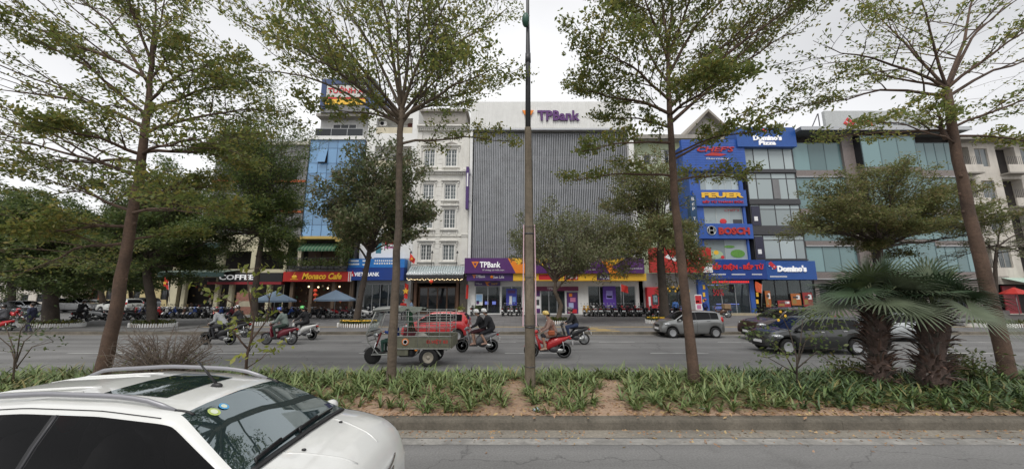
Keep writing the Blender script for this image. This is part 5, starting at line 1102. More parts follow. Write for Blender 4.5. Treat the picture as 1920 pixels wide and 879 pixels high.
# street side trees: broad crowns
PS = dict(levels=2, subs=(7, 5), t0=(.25, .2), ratio=(.5, .55), rise=(-.1, .5), wig=.1, rmin=.012, nodes=4, leaves=7, spread=.42, flat=.6)
def street_tree(label, base, Y, trunk, rads, crown, bark, leafm, nl, P_, size, asp=.5, zb=SW, seed=1, extra=(), limb_r=.1):
    """crown = (px0, py0, px1, py1) the outline it fills; limbs spread inside it in three dimensions"""
    random.seed(seed); t_ = ground_first([base] + trunk, Y, zb); top = t_[-1]
    c0, c1 = P(crown[0], crown[3], Y), P(crown[2], crown[1], Y); cx = (c0.x + c1.x) / 2; rx = (c1.x - c0.x) / 2 * .86; z0, z1 = c0.z, c1.z; L_ = []
    for i in range(nl):
        a = i * 2.399963 + seed; rr = math.sqrt((i + .6) / nl); zz = z0 + (z1 - z0) * (.96 - .72 * rr ** 2.2 + random.uniform(-.12, .12)); 
        if i % 4 == 3: zz = z0 + (z1 - z0) * random.uniform(.05, .4)
        e = Vector((cx + rx * rr * math.cos(a), Y + min(rx, 3.6) * rr * math.sin(a), zz)); f = random.uniform(.62, 1); s = t_[-2].lerp(top, f)
        L_.append((s, e, limb_r * random.uniform(.7, 1.1)))
    for (a, b_, c, d, dy, rad) in extra: L_.append((P(a, b_, Y), P(c, d, Y + dy), rad))
    return tree('street_tree', label, t_, rads, L_, bark, leafm, P_, size, asp)
street_tree('dark spreading tree in the ring planter beyond the white car roof rail', (287, 610), 25, [(284, 565), (276, 520), (272, 490)], [.30, .26, .22, .18], (130, 360, 430, 535), bark3, lf_dark, 30, dict(PS, leaves=9), .17, seed=3)
street_tree('thick trunked dark tree in the first planter beside the side street', (95, 612), 25, [(95, 560), (90, 500), (88, 465)], [.42, .36, .3, .24], (-70, 380, 250, 570), bark3, lf_dark, 34, dict(PS, leaves=9), .18, seed=4)
street_tree('tall feathery tree shading the Coffee sign', (476, 608), 26.5, [(478, 550), (486, 480), (494, 430)], [.26, .22, .2, .16], (355, 225, 590, 505), bark3, lf_mid, 40, dict(PS, leaves=8, spread=.5, flat=.8), .17, .4, seed=5)
street_tree('round tree with drooping broad dark leaves before the Vietabank sign', (667, 608), 25, [(676, 555), (690, 490), (694, 462)], [.26, .2, .17, .14], (590, 298, 828, 462), bark3, lf_drop, 26, dict(PS, leaves=4, spread=.42, up=.25, flat=1, wig=.16), .27, .36, seed=6, extra=[(692, 475, 770, 440, -.5, .08), (690, 490, 640, 430, .4, .08)])
street_tree('low crooked tree with dull brownish leaves before the bank doors', (1045, 606), 27.5, [(1052, 572), (1040, 545), (1042, 520)], [.22, .17, .14, .11], (930, 405, 1195, 505), bark2, lf_brown, 21, dict(PS, leaves=4, wig=.22, up=.2, flat=.8), .19, .4, seed=7, extra=[(1040, 545, 1090, 505, -.5, .09)])
street_tree('leafy tree with grey trunk in front of the red hoarding', (1247, 604), 29, [(1243, 545), (1238, 480), (1240, 420)], [.38, .34, .28, .2], (1085, 320, 1325, 560), bark3, lf_olive, 34, dict(PS, leaves=5, spread=.5, up=.4, flat=.8, wig=.15), .2, .4, seed=8, limb_r=.09)
street_tree('flat topped olive tree behind the fan palms', (1655, 606), 26, [(1652, 550), (1648, 490), (1650, 455)], [.28, .24, .2, .17], (1465, 332, 1850, 475), bark3, lf_olive, 34, dict(PS, leaves=7, spread=.5, flat=.5, wig=.15), .19, .42, seed=9)
street_tree('nearly bare young tree in front of the beige apartments', (1872, 606), 25, [(1868, 560), (1866, 500), (1870, 460)], [.14, .12, .1, .08], (1800, 400, 1990, 520), bark3, lf_brown, 9, dict(PS, leaves=2, spread=.3, levels=2), .14, .4, seed=10, limb_r=.06)
street_tree('tree with leaning trunk behind the white pickup', (190, 585), 44, [(192, 560), (186, 530), (185, 510)], [.3, .27, .25, .2], (60, 420, 330, 565), bark2, lf_dark, 28, dict(PS, leaves=8, spread=.7), .3, seed=21)
street_tree('tall dark tree beyond the parked cars at the side street mouth', (20, 588), 40, [(22, 560), (20, 500), (25, 470)], [.35, .3, .28, .25], (-150, 380, 150, 565), bark3, lf_dark, 30, dict(PS, leaves=8, spread=.7), .3, seed=22)
street_tree('slender tree far down the side street by the yellow house', (245, 583), 52, [(246, 560), (244, 530), (243, 515)], [.28, .25, .22, .2], (150, 400, 400, 555), bark3, lf_mid, 26, dict(PS, leaves=8, spread=.8), .34, seed=23)
street_tree('shady tree beside the coffee house side wall', (318, 584), 48, [(316, 560), (322, 520), (322, 500)], [.28, .25, .22, .2], (220, 340, 400, 535), bark3, lf_dark, 24, dict(PS, leaves=8, spread=.8), .32, seed=24)

# planters round the street trees
pk = MB(); pk.prism([(-.045, 0), (.045, 0), (.045, .22), (0, .28), (-.045, .22)], -.012, .012, white_paint); pkm = pk.mesh('picket')
lf_box = leafmat('clipped hedge leaf', (.03, .055, .015), (.07, .10, .025), (.25, .22, .03))
def planter(label, px, py, Y, rx, ry, fl=False, seed=1):
    random.seed(seed); c = G(px, py, SW); c.y = Y; c.x = Xp(px, py, Y); r = thing('tree_planter', label, 'planter', (c.x, Y, SW)); k = int(2 * math.pi * rx / .16)
    for i in range(k):
        a = 2 * math.pi * i / k; o = bpy.data.objects.new('picket', pkm); COL.objects.link(o); o.parent = r; o.location = (rx * math.cos(a), ry * math.sin(a), 0); o.rotation_euler = (0, random.gauss(0, .05), math.atan2(math.cos(a) * rx, -math.sin(a) * ry) + math.pi)
    C = []; Nn = []
    for i in range(1500):
        t = random.random() * 6.28; q = math.sqrt(random.random()) * .95; C.append((rx * q * math.cos(t), ry * q * math.sin(t), .16 + .26 * random.random() + .08 * math.sin(t * 9))); Nn.append((random.gauss(0, .6), random.gauss(0, .6), .7))
    ptag(leaves_mesh('plants', C, Nn, .12, lf_box, .5, .4, r))
    if fl:
        C = [(rx * .9 * math.sqrt(random.random()) * math.cos(t), -ry * abs(math.sin(t)) * .8, .44) for t in [random.random() * 6.28 for _ in range(160)]]; ptag(leaves_mesh('blossom', C, [(0, -.4, 1)] * 160, .12, yellow, .9, .3, r))
    b = MB(); b.lathe([(.96, 0), (.96, .15), (.4, .2)], soil, Matrix.Scale(rx, 4, (1, 0, 0)) @ Matrix.Scale(ry, 4, (0, 1, 0)), 18); b.build('soil', r, None, False)
    return r
planter('oval white picket planter under the thick trunked tree', 95, 612, 25, 2.2, .8, seed=1)
planter('oval white picket planter under the dark spreading tree', 287, 611, 25, 1.5, .8, seed=2)
planter('picket planter under the tall feathery tree', 476, 610, 26.5, 1.3, .8, seed=3)
planter('white picket planter with yellow flowers under the drooping tree', 672, 610, 25, 1.4, .8, True, seed=4)
planter('picket planter with yellowish plants beside the silver hatchback', 1238, 612, 28, 1.1, .8, True, seed=5)
planter('long low planter under the nearly bare young tree', 1880, 610, 25, 2.4, .8, seed=6)
planter('small picket planter under the crooked brownish tree', 1045, 606, 27.5, .8, .6, seed=7)

# bare twiggy dome
random.seed(31); c = Vector((Xp(308, 705, 8.7), 8.7, .3)); r = thing('bare_shrub', 'dome shaped leafless shrub of grey brown twigs behind the white car', 'shrub', c); b = MB(); twig = mat('grey brown twig', (.17, .135, .11), .9, var=.3, scale=10)
for i in range(150):
    a = random.random() * 6.28; e = random.uniform(.08, 1); s = c + Vector((random.gauss(0, .12), random.gauss(0, .12), 0)); R_ = 1.22 * random.uniform(.75, 1); q = c + Vector((R_ * math.cos(a) * math.cos(e), R_ * .8 * math.sin(a) * math.cos(e), 1.42 * math.sin(e) * random.uniform(.8, 1) + .12))
    pts = curve_pts(s, q, 6, .1, .12); b.tube(pts, [.015 - .0015 * k for k in range(7)], twig, 4, False)
    for k in range(9):
        p = pts[random.randrange(2, 7)]; d = Vector((random.gauss(0, 1), random.gauss(0, 1), random.gauss(.5, .6))).normalized() * random.uniform(.12, .3); b.tube([p, p + d * .6 + Vector((0, 0, .02)), p + d], [.005, .004, .003], twig, 3, False)
b.build('twigs', r)
C = [c + Vector((random.gauss(0, .5), random.gauss(0, .4), .45 + random.gauss(0, .18))) for _ in range(350)]; leaves_mesh('foliage', C, [(random.gauss(0, 1), random.gauss(0, 1), .6) for _ in C], .045, lf_olive, .5, .3, r, tuple(c))
# frangipani-like sapling with big yellow green leaves
def big_leaf_shrub(label, base, limbs, bark, lm, n, size, seed, asp=.45, spread=.25, name='sapling'):
    random.seed(seed); r = thing(name, label, 'shrub', base); b = MB(); fo = Foliage()
    for pts, r0 in limbs:
        b.tube(pts, [r0 * (1 - .6 * k / (len(pts) - 1)) for k in range(len(pts))], bark, 7); fo.cluster(pts[-1], n, spread, .5, .7)
        for _ in range(3):
            i = random.randrange(1, len(pts)); p = pts[i]; d = Vector((random.gauss(0, 1), random.gauss(0, 1), random.uniform(.1, .9))).normalized() * random.uniform(.2, .5); b.tube([p, p + d * .5, p + d], [r0 * .35, r0 * .25, r0 * .15], bark, 5); fo.cluster(p + d, n, spread, .5, .7)
    b.build('stem', r); leaves_mesh('foliage', fo.c, fo.n, size, lm, asp, .4, r, tuple(base)); return r
ys = 8.6; lf_yel = leafmat('yellow green leaf', (.09, .13, .025), (.24, .27, .05), (.38, .36, .08))
pp_ = lambda a, b_, dy=0: P(a, b_, ys + dy)
big_leaf_shrub('young sapling with a few large yellow green leaves by the white car roof', Vector((Xp(462, 700, ys), ys, .3)), [([Vector((Xp(462, 700, ys), ys, .28)), pp_(463, 665), pp_(470, 640), pp_(476, 600, .2), pp_(468, 560, .1), pp_(462, 505)], .035), ([pp_(466, 655), pp_(452, 640), pp_(430, 610, -.2)], .025), ([pp_(470, 640), pp_(500, 600, .3), pp_(505, 560, .3), pp_(510, 545)], .02), ([pp_(466, 600), pp_(440, 570, -.3), pp_(400, 545)], .016), ([pp_(462, 690), pp_(490, 672, -.2), pp_(500, 660, -.2)], .012)], bark1, lf_yel, 8, .15, 41, .5, .2)
lf_sh = leafmat('grey green shrub leaf', (.04, .065, .03), (.085, .12, .05), (.16, .19, .06))
yy = 8.6; pq = lambda a, b_, dy=0: P(a, b_, yy + dy)
big_leaf_shrub('thin airy shrub at the edge beyond the white car rear', Vector((Xp(30, 700, yy), yy, .3)), [([Vector((Xp(30, 700, yy), yy, .28)), pq(28, 660), pq(10, 610)], .02), ([pq(30, 680), pq(45, 640), pq(75, 615)], .016), ([pq(32, 690), pq(20, 650, .3), pq(-15, 620)], .015), ([pq(30, 690), pq(60, 650, -.3), pq(100, 640)], .014), ([pq(30, 680), pq(38, 620, .2), pq(55, 600)], .015)], bark2, lf_sh, 7, .085, 42, .5, .3, 'shrub')
yy = 8.3
r_ = big_leaf_shrub('rose bush with small yellow flowers on the median edge', Vector((Xp(1492, 712, yy), yy, .3)), [([Vector((Xp(1492, 712, yy), yy, .28)), pq(1494, 670), pq(1480, 620, .2), pq(1465, 590)], .02), ([pq(1493, 700), pq(1500, 650), pq(1505, 600, .1)], .02), ([pq(1492, 700), pq(1470, 660, -.2), pq(1445, 640)], .016), ([pq(1495, 690), pq(1530, 660), pq(1560, 680, -.2)], .015), ([pq(1493, 690), pq(1510, 640), pq(1530, 615)], .015), ([pq(1493, 700), pq(1440, 670), pq(1425, 668)], .012)], bark3, lf_dark, 16, .09, 43, .55, .26, 'rose_bush')
b = MB()
for a, b_ in ((1463, 584), (1459, 600), (1472, 592)): 
    p = pq(a, b_)
    for k in range(5): t = k * 1.257; b.ball(p + Vector((.018 * math.cos(t), -.01, .018 * math.sin(t))), (.017, .01, .017), yellow, 6, 4)
b.build('flower', r_)
lf_gc = leafmat('low shrub leaf', (.035, .06, .018), (.085, .115, .03), (.22, .17, .05))
random.seed(44)
for k, (px, sc, lab) in enumerate(((1830, 1.1, 'loose green shrub filling the gap between palm and leaning tree'), (1775, .7, 'low green shrub at the foot of the second palm'), (1600, .6, 'low shrub at the near side of the first palm'))):
    yy = 8.9 + .2 * k; c = Vector((Xp(px, 720, yy), yy, .3)); r = thing('shrub', lab, 'shrub', c); b = MB(); fo = Foliage()
    for i in range(16):
        a = random.random() * 6.28; e = c + Vector((math.cos(a) * sc * random.uniform(.2, .8), math.sin(a) * .5 * sc, sc * random.uniform(.3, .85))); pts = curve_pts(c, e, 4, .05, .1); b.tube(pts, [.012, .01, .008, .006, .004], bark2, 4, False); [fo.cluster(p, 12, .2, .6, .7) for p in pts[1:]]
    b.build('stem', r); leaves_mesh('foliage', fo.c, fo.n, .085, lf_gc, .5, .4, r, tuple(c))

# fan palms
pgreen = [mat('palm leaf green', (.05, .082, .042), .45, var=.35, scale=3), mat('palm leaf grey green', (.10, .125, .075), .5, var=.3, scale=3), mat('palm leaf yellow green', (.10, .135, .055), .5, var=.3, scale=3)]
petm = mat('palm stalk', (.16, .19, .09), .5, var=.2); fib = mat('palm trunk fibre', (.085, .058, .048), .95, var=.5, scale=14, bump=.6)
stubm = [fib, mat('dry palm stub', (.14, .085, .065), .9, var=.4, scale=9), mat('grey palm stub', (.10, .085, .075), .9, var=.4, scale=9)]
def frond(parent, c, az, el, plen, R_, roll, m, seed, org):
    rg = random.Random(seed); d = Vector((math.cos(az) * math.cos(el), math.sin(az) * math.cos(el), math.sin(el))); h = c + d * plen - Vector((0, 0, .12 * plen)); pts = [c, c + d * plen * .5 + Vector((0, 0, .05)), h]
    b = MB(); b.tube(pts, [.022, .016, .012], petm, 5); out_ = (h - pts[1]).normalized(); tl_ = rg.uniform(.1, .95); out_ = (out_ * math.cos(tl_) - Vector((0, 0, 1)) * math.sin(tl_) * (1 if el < 1.1 else .3)).normalized(); sidev = out_.cross(Vector((0, 0, 1))).normalized(); nrm = sidev.cross(out_).normalized(); sidev = (sidev * math.cos(roll) + nrm * math.sin(roll)).normalized(); nrm = sidev.cross(out_).normalized(); n = 36; span = R(285)
    for i in range(n):
        t = -span / 2 + span * i / (n - 1); dd = out_ * math.cos(t) + sidev * math.sin(t) + nrm * .22 * (1 - abs(t) / span); dd.normalize(); L_ = R_ * (.74 + .26 * math.cos(t * .55)) * rg.uniform(.9, 1.05); wd = sidev * math.cos(t) - out_ * math.sin(t); V = []
        for s, wi in ((.03, .008), (.35, .5 * L_ * span / n * .36 * 1.1), (.62, .5 * L_ * span / n * .34), (.84, .012), (1, .002)):
            dr = -L_ * .36 * max(0, s - .45) ** 1.6 * (1 + rg.random() * .6); p = h + dd * L_ * s + Vector((0, 0, dr)); V += [p - wd * wi, p + nrm * wi * .55, p + wd * wi]
        F = []
        for k in range(4): F += [(3 * k, 3 * k + 1, 3 * k + 4, 3 * k + 3), (3 * k + 1, 3 * k + 2, 3 * k + 5, 3 * k + 4)]
        b.add(V, F, m, True)
    return b.build('frond', parent)
def palm(label, px, Y, pytop, w_, seed, skew):
    fs = 1 if px < 1700 else .84; rg = random.Random(seed); base = Vector((Xp(px, 722, Y), Y, .25)); top = P(px + skew, pytop, Y); r = thing('fan_palm', label, 'palm', base); b = MB(); k = 8
    b.tube([base.lerp(top, i / k) - Vector((0, 0, .1 if i == 0 else 0)) for i in range(k + 1)], [w_ * (.5 + .08 * math.sin(i * 1.3)) for i in range(k)] + [w_ * .35], fib, 12); b.build('trunk', r); s = MB(); H = (top - base).length
    for i in range(260):
        t = rg.random(); a = i * 2.4; p = base.lerp(top, t) + Vector((math.cos(a), math.sin(a), 0)) * w_ * .42; d = Vector((math.cos(a), math.sin(a), rg.uniform(-.1, 1.4))).normalized() * rg.uniform(.18, .4); s.tube([p, p + d * .6 + Vector((0, 0, .03)), p + d], [.034, .024, .006], stubm[i % 3], 4, True, False, .5)
    ptag(s.build('leaf_stubs', r))
    for i in range(15):
        el = R(82) - R(72) * (i / 14) ** 1.25; az = i * 2.399 + seed; m = pgreen[0] if i % 3 else pgreen[1]
        if i > 10: m = pgreen[1]
        if i in (3, 7): m = pgreen[2]
        frond(r, top - Vector((0, 0, .05)), az, el + rg.uniform(-.1, .1), rg.uniform(.6, .95) * fs, rg.uniform(.78, .98) * fs, rg.uniform(-.5, .5), m, seed * 50 + i, None)
    return r
palm('broad fan palm with shaggy trunk, nearer the dark hatchback of the pair', 1648, 8.7, 580, .40, 3, -8)
palm('fan palm with thick shaggy trunk, nearer the leaning tree of the pair', 1746, 8.4, 578, .48, 5, 4)

# strap-leaved ground cover, litter
gm1, gm2, gm3 = mat('strap leaf', (.115, .17, .052), .5, var=.3, scale=4), mat('strap leaf light', (.19, .235, .085), .5, var=.3, scale=4), mat('strap leaf yellowing', (.22, .19, .07), .6, var=.3, scale=4)
gmd = mat('strap leaf deep', (.065, .11, .042), .5, var=.3, scale=4)
random.seed(51); np_ = MB(); ncl = 0
def bare(x, y):
    px = CX + FPX * x / (y * cp - .3)
    a = math.exp(-((px - 965) / 34) ** 2) if y < 9.2 else 0; c = math.exp(-((px - 1145) / 30) ** 2) if y < 9.3 else 0
    return max(a, c)
tries = 0
while ncl < 2700 and tries < 30000:
    tries += 1; x = random.uniform(-13, 15); y = random.uniform(MED0 + .14, MED1 - .15)
    dens = .5 + .5 * ((y - MED0) / (MED1 - MED0)) ** .8 + (.25 if x > 1.5 else 0) + .25 * mnoise.noise((x * .9, y * .9, 1))
    if y < 7.3: dens *= .85
    if random.random() > dens or random.random() < bare(x, y) * 1.1: continue
    ncl += 1; z = soil_h(x, y) - .01; sc = random.uniform(.65, 1.15) * (1.0 if y > 8.6 else .9); deep = x > 5.5
    for k in range(random.randrange(7, 13)):
        a = random.random() * 6.28; L_ = sc * random.uniform(.30, .52); up = random.uniform(.5, 1.25); d = Vector((math.cos(a), math.sin(a), 0)); sd = Vector((-d.y, d.x, 0)); V = []; n = 4; w0 = random.uniform(.011, .019)
        for i in range(n + 1):
            t = i / n; p = Vector((x, y, z)) + d * (L_ * t * (.35 + .65 * t) * (1.2 - .4 * up)) + Vector((0, 0, L_ * (up * t - .62 * up * t * t * (1.0 if up < 1 else .6)))); wi = w0 * (1 - t ** 2.5) + .0015; V += [p - sd * wi, p + sd * wi]
        np_.add(V, [(2 * i, 2 * i + 1, 2 * i + 3, 2 * i + 2) for i in range(n)], random.choices([gmd if deep else gm1, gm1 if deep else gm2, gm3], (5, 4, .7))[0], True)
tag(np_.build('ground_cover'), 'strap leaved green ground cover on the median', kind='stuff')
C, Nn = [], []
for i in range(5200):
    x = random.uniform(4.5, 14); y = random.uniform(MED0 + .15, 9.6)
    if random.random() > min(1, (x - 4) / 3) * .95: continue
    hgt = .28 * (.5 + .5 * mnoise.noise((x * 1.2, y * 1.2, 4))) ; C.append((x, y, soil_h(x, y) + random.random() * hgt)); Nn.append((random.gauss(0, .6), random.gauss(-.2, .5), .8))
o = leaves_mesh('undergrowth', C, Nn, .085, lf_gc, .5, .45); tag(o, 'low broad leaved undergrowth along the median', kind='stuff')
lit = leafmat('dry fallen leaf', (.20, .10, .055), (.38, .23, .13), (.52, .38, .16), .1)
C, Nn = [], []
for i in range(20000):
    x = random.uniform(-13, 15); y = random.uniform(MED0 - .02, MED1 - .2)
    if i > 18600: y = random.choice([random.gauss(6.75, .06), random.gauss(6.5, .2)])
    z = soil_h(x, y) + .012 if y > MED0 + .05 else (.22 if y > KN else .012)
    if random.random() < bare(x, y) * .6: continue
    if mnoise.noise((x * 1.1, y * 1.4, 7)) < -.6: continue
    C.append((x, y, z)); Nn.append((random.gauss(0, .35), random.gauss(0, .35), 1))
o = leaves_mesh('fallen_leaves', C, Nn, .075, lit, .55, .4, fold=.3); tag(o, 'dry brown fallen leaves on soil and kerb', kind='stuff')
# ================================================================ cars
def lerp_tab(tab, x):
    if x <= tab[0][0]: return tab[0][1]
    for (a, u), (b_, v) in zip(tab, tab[1:]):
        if x <= b_: return u + (v - u) * (x - a) / (b_ - a)
    return tab[-1][1]
def smooth_tab(tab, x, h=.05): return (lerp_tab(tab, x - h) + 2 * lerp_tab(tab, x) + lerp_tab(tab, x + h)) / 4
class CarShape:
    def __init__(s, L, W, top, belt, axles, r, sill=.24, tumble=.17, crown=.05, endw=.80):
        s.L, s.W, s.top, s.belt, s.ax, s.r, s.sill, s.tu, s.cr, s.ew = L, W, top, belt, axles, r, sill, tumble, crown, endw
    def w(s, x):
        e = s.L / 2 - abs(x); k = .55
        return s.W / 2 * (1 if e > k else s.ew + (1 - s.ew) * math.sqrt(max(0, 1 - ((k - e) / k) ** 2)))
    def zb(s, x):
        z = s.sill + .10 * max(0, 1 - (s.L / 2 - abs(x)) / .5)
        for a in s.ax:
            R_ = s.r + .055; d = abs(x - a)
            if d < R_: z = max(z, s.r + math.sqrt(R_ * R_ - d * d))
        return z
    def sec(s, x):
        zt = smooth_tab(s.top, x); b = min(smooth_tab(s.belt, x), zt - .07); w = s.w(x); zb = min(s.zb(x), b - .1); ze = zt - s.cr
        hb = max(0, ze - b); full = max(.02, hb); tu = s.tu * min(1, full / .4) ** 1.1; y4 = w * .965
        P_ = [(w * .90, zb), (w * .965, zb + min(.07, (b - zb) * .2)), (w * 1.0, max(zb + (b - zb) * .45, min(.52, b - .15))), (w * .995, b - min(.10, (b - zb) * .3)), (y4, b)]
        for t in (.07, .5, .92, 1.0): P_.append((y4 - tu * t ** 1.25, b + hb * t))
        y8 = P_[-1][0]; P_ += [(y8 - .055, ze + s.cr * .45), (y8 * .55, zt - s.cr * .18), (0, zt)]
        return P_
    def pt(s, x, u, side=1, off=0):
        i = min(10, int(u)); t = u - i; P_ = s.sec(x); a, b = P_[i], P_[i + 1]; y, z = a[0] + (b[0] - a[0]) * t, a[1] + (b[1] - a[1]) * t
        n = Vector((0, b[1] - a[1], a[0] - b[0])); n = Vector((0, b[1] - a[1], -(b[0] - a[0]))).normalized() if n.length else Vector((0, 1, 0))
        return Vector((x, (y + n.y * off) * side, z + n.z * off))
def wheel(parent, x, y, r, wd, side, rimm, spokes=5):
    M = Matrix.Translation((x, y, r)) @ Matrix.Rotation(R(-90) * side, 4, 'X'); b = MB()
    b.lathe([(r * .66, -wd / 2), (r * .93, -wd / 2), (r, -wd * .32), (r, wd * .32), (r * .93, wd / 2), (r * .66, wd / 2), (r * .64, wd * .2), (r * .64, -wd * .3)], rubber, M, 22); t = b.build('wheel', parent, None, False)
    q = MB(); q.lathe([(r * .63, wd * .44), (r * .67, wd * .46), (r * .69, wd * .4), (r * .66, -wd * .2), (r * .58, -wd * .2), (r * .59, wd * .3)], rimm, M, 22)
    q.lathe([(r * .16, wd * .2), (r * .15, wd * .42), (r * .05, wd * .45)], rimm, M, 10)
    for k in range(spokes):
        a = 2 * math.pi * k / spokes; K = M @ Matrix.Rotation(a, 4, 'Z'); q.box(r * .1, r * .63, -r * .085, r * .085, wd * .26, wd * .38, rimm, .008, K)
    q.lathe([(r * .58, wd * .02), (.02, wd * .02)], darkgrey, M, 16); q.build('rim', t, None, False)
def car(name, label, loc, rz, S, paint, wins, ws, rg, g=g_car, gw=None, rimm=alu, trim=True, group=None, cat='car', dx=.06):
    """wins: x intervals of side glass; ws, rg = (top x, base x) of windscreen and rear window"""
    r = thing(name, label, cat, loc, rz, group); xs = set(); x = -S.L / 2
    while x < S.L / 2: xs.add(round(x, 4)); x += dx
    xs |= {S.L / 2, ws[0], ws[1], rg[0], rg[1], *[v for q in wins for v in q]}; xs |= {-S.L / 2 + .02, S.L / 2 - .02}
    xs = sorted(xs); secs = [S.sec(x) for x in xs]; body, wsm, rgm = MB(), MB(), MB(); side = {}
    for i in range(len(xs) - 1):
        xm = (xs[i] + xs[i + 1]) / 2
        for k in range(11):
            for sd in (1, -1):
                q = [(xs[i], secs[i][k][0] * sd, secs[i][k][1]), (xs[i + 1], secs[i + 1][k][0] * sd, secs[i + 1][k][1]), (xs[i + 1], secs[i + 1][k + 1][0] * sd, secs[i + 1][k + 1][1]), (xs[i], secs[i][k + 1][0] * sd, secs[i][k + 1][1])]
                f = (0, 1, 2, 3) if sd > 0 else (3, 2, 1, 0)
                if k >= 9 and ws[0] < xm < ws[1]: wsm.add(q, [f], gw or g, True); continue
                if k >= 9 and rg[1] < xm < rg[0]: rgm.add(q, [f], g, True); continue
                if k in (5, 6):
                    for j, (a, b_) in enumerate(wins):
                        if a < xm < b_: side.setdefault((j, sd), MB()).add(q, [f], g, True); break
                    else: body.add(q, [f], paint if wins[0][0] - .02 > xm or xm > wins[-1][1] else black, True)
                    continue
                body.add(q, [f], paint, True)
        body.add([(xs[i], secs[i][0][0], secs[i][0][1]), (xs[i + 1], secs[i + 1][0][0], secs[i + 1][0][1]), (xs[i + 1], -secs[i + 1][0][0], secs[i + 1][0][1]), (xs[i], -secs[i][0][0], secs[i][0][1])], [(0, 1, 2, 3)], black)
    for i in (0, -1):
        P_ = [(xs[i], y, z) for y, z in secs[i]] + [(xs[i], -y, z) for y, z in secs[i][-2::-1]]; body.add(P_, [tuple(range(len(P_)))], paint)
    # weld for smooth shading
    def weld(o):
        bm = bmesh.new(); bm.from_mesh(o.data); bmesh.ops.remove_doubles(bm, verts=bm.verts, dist=.0015); bmesh.ops.recalc_face_normals(bm, faces=bm.faces); bm.to_mesh(o.data); bm.free(); return o
    weld(body.build('body', r, None, False)); weld(wsm.build('windscreen', r, None, False)); weld(rgm.build('rear_window', r, None, False))
    for k in sorted(side): weld(side[k].build('side_window', r, None, False))
    u = MB(); u.box(-S.L / 2 + .25, S.L / 2 - .3, -S.W * .36, S.W * .36, .2, .5, black); u.build('underbody', r, None, False)
    for a in S.ax:
        for sd in (1, -1): wheel(r, a, sd * (S.W / 2 - .115), S.r, .2, sd, rimm)
    hl, tlm = mat('headlamp glass', (.38, .40, .41), .08, .3, var=0), mat('tail lamp glass', (.45, .01, .01), .15, var=0)
    xf, xr = S.L / 2, -S.L / 2
    for sd in (1, -1):
        p = S.pt(xf - .30, 3.2 if name != 'white_suv' else 2.7, sd); q = MB(); M = Matrix.Rotation(R(-38 * sd), 4, 'Z'); q.ball(p + Vector((.03, -.05 * sd, 0)), (.21, .075, .085), hl, 14, 9, M); q.ball(p + Vector((.07, -.06 * sd, .0)), (.09, .09, .06), chrome, 10, 7, M); q.build('headlight', r, None, False)
        p = S.pt(xr + .16, 3.6, sd); q = MB(); q.ball(p + Vector((.0, -.05 * sd, .03)), (.10, .085, .17), tlm, 12, 8); q.build('tail_light', r, None, False)
        p = S.pt(wins[-1][1] - .12, 4.6, sd); q = MB(); q.ball(p + Vector((.02, .11 * sd, .03)), (.075, .10, .075), paint, 12, 8); q.tube([p, p + Vector((.02, .09 * sd, .0))], .025, black, 6); q.ball(p + Vector((-.05, .11 * sd, .03)), (.02, .08, .055), g_dark, 10, 6); q.build('wing_mirror', r, None, False)
        for j, (a, b_) in enumerate(wins[-2:]):
            p = S.pt(a + .12, 3.55, sd, .012); q = MB(); q.box(p.x - .09, p.x + .09, min(p.y, p.y + .02 * sd), max(p.y, p.y + .02 * sd), p.z - .018, p.z + .018, chrome if trim else paint, .008); q.build('door_handle', r, None, False)
        for xx in (wins[-2][0] - .02, wins[-1][0] - .04, wins[-1][1] - .02):
            if min(abs(xx - a) for a in S.ax) < S.r + .06: us = [3.2, 3.6, 4]
            else: us = [.6, 1, 1.5, 2, 2.5, 3, 3.5, 4]
            q = MB(); q.tube([S.pt(xx, u_, sd, .0) for u_ in us], .006, black, 4); q.build('door_seam', r, None, False)
    z = .5; q = MB(); wf = S.w(xf) * .74; q.box(xf - .05, xf + .012, -wf * .62, wf * .62, .56, .70, black, .02); q.box(xf - .05, xf + .015, -wf * .8, wf * .8, .27, .44, black, .02); q.build('grille', r, None, False)
    q = MB(); q.box(xf + .013, xf + .03, -.25, .25, .42, .53, white_sign); q.build('number_plate', r, None, False)
    q = MB(); q.box(xr - .02, xr + .02, -.25, .25, .62, .73, white_sign); q.build('number_plate', r, None, False)
    q = MB(); q.box(xr - .03, xr + .1, -S.w(xr) * .95, S.w(xr) * .95, .30, .42, black, .03); q.build('rear_bumper', r, None, False)
    return r
def paintm(n, c, metal=0): return mat(n, c, .32, metal, var=.03, scale=3, coat=1)
wpaint = mat('white car paint', (.72, .725, .70), .3, 0, var=.05, scale=1.5, coat=1, dirt=.08)
def line_inside(m):
    t = m.node_tree; b = t.nodes['Principled BSDF']; src = b.inputs['Base Color'].links[0].from_socket; g = t.nodes.new('ShaderNodeNewGeometry'); x = t.nodes.new('ShaderNodeMix'); x.data_type = 'RGBA'; x.inputs[7].default_value = (.03, .03, .033, 1)
    t.links.new(g.outputs['Backfacing'], x.inputs[0]); t.links.new(src, x.inputs[6]); t.links.new(x.outputs[2], b.inputs['Base Color'])
line_inside(wpaint); g_smoke = glass('smoked car glass', (.006, .006, .007), .03, thru=.78, tint=(.30, .30, .31), ior=1.22)
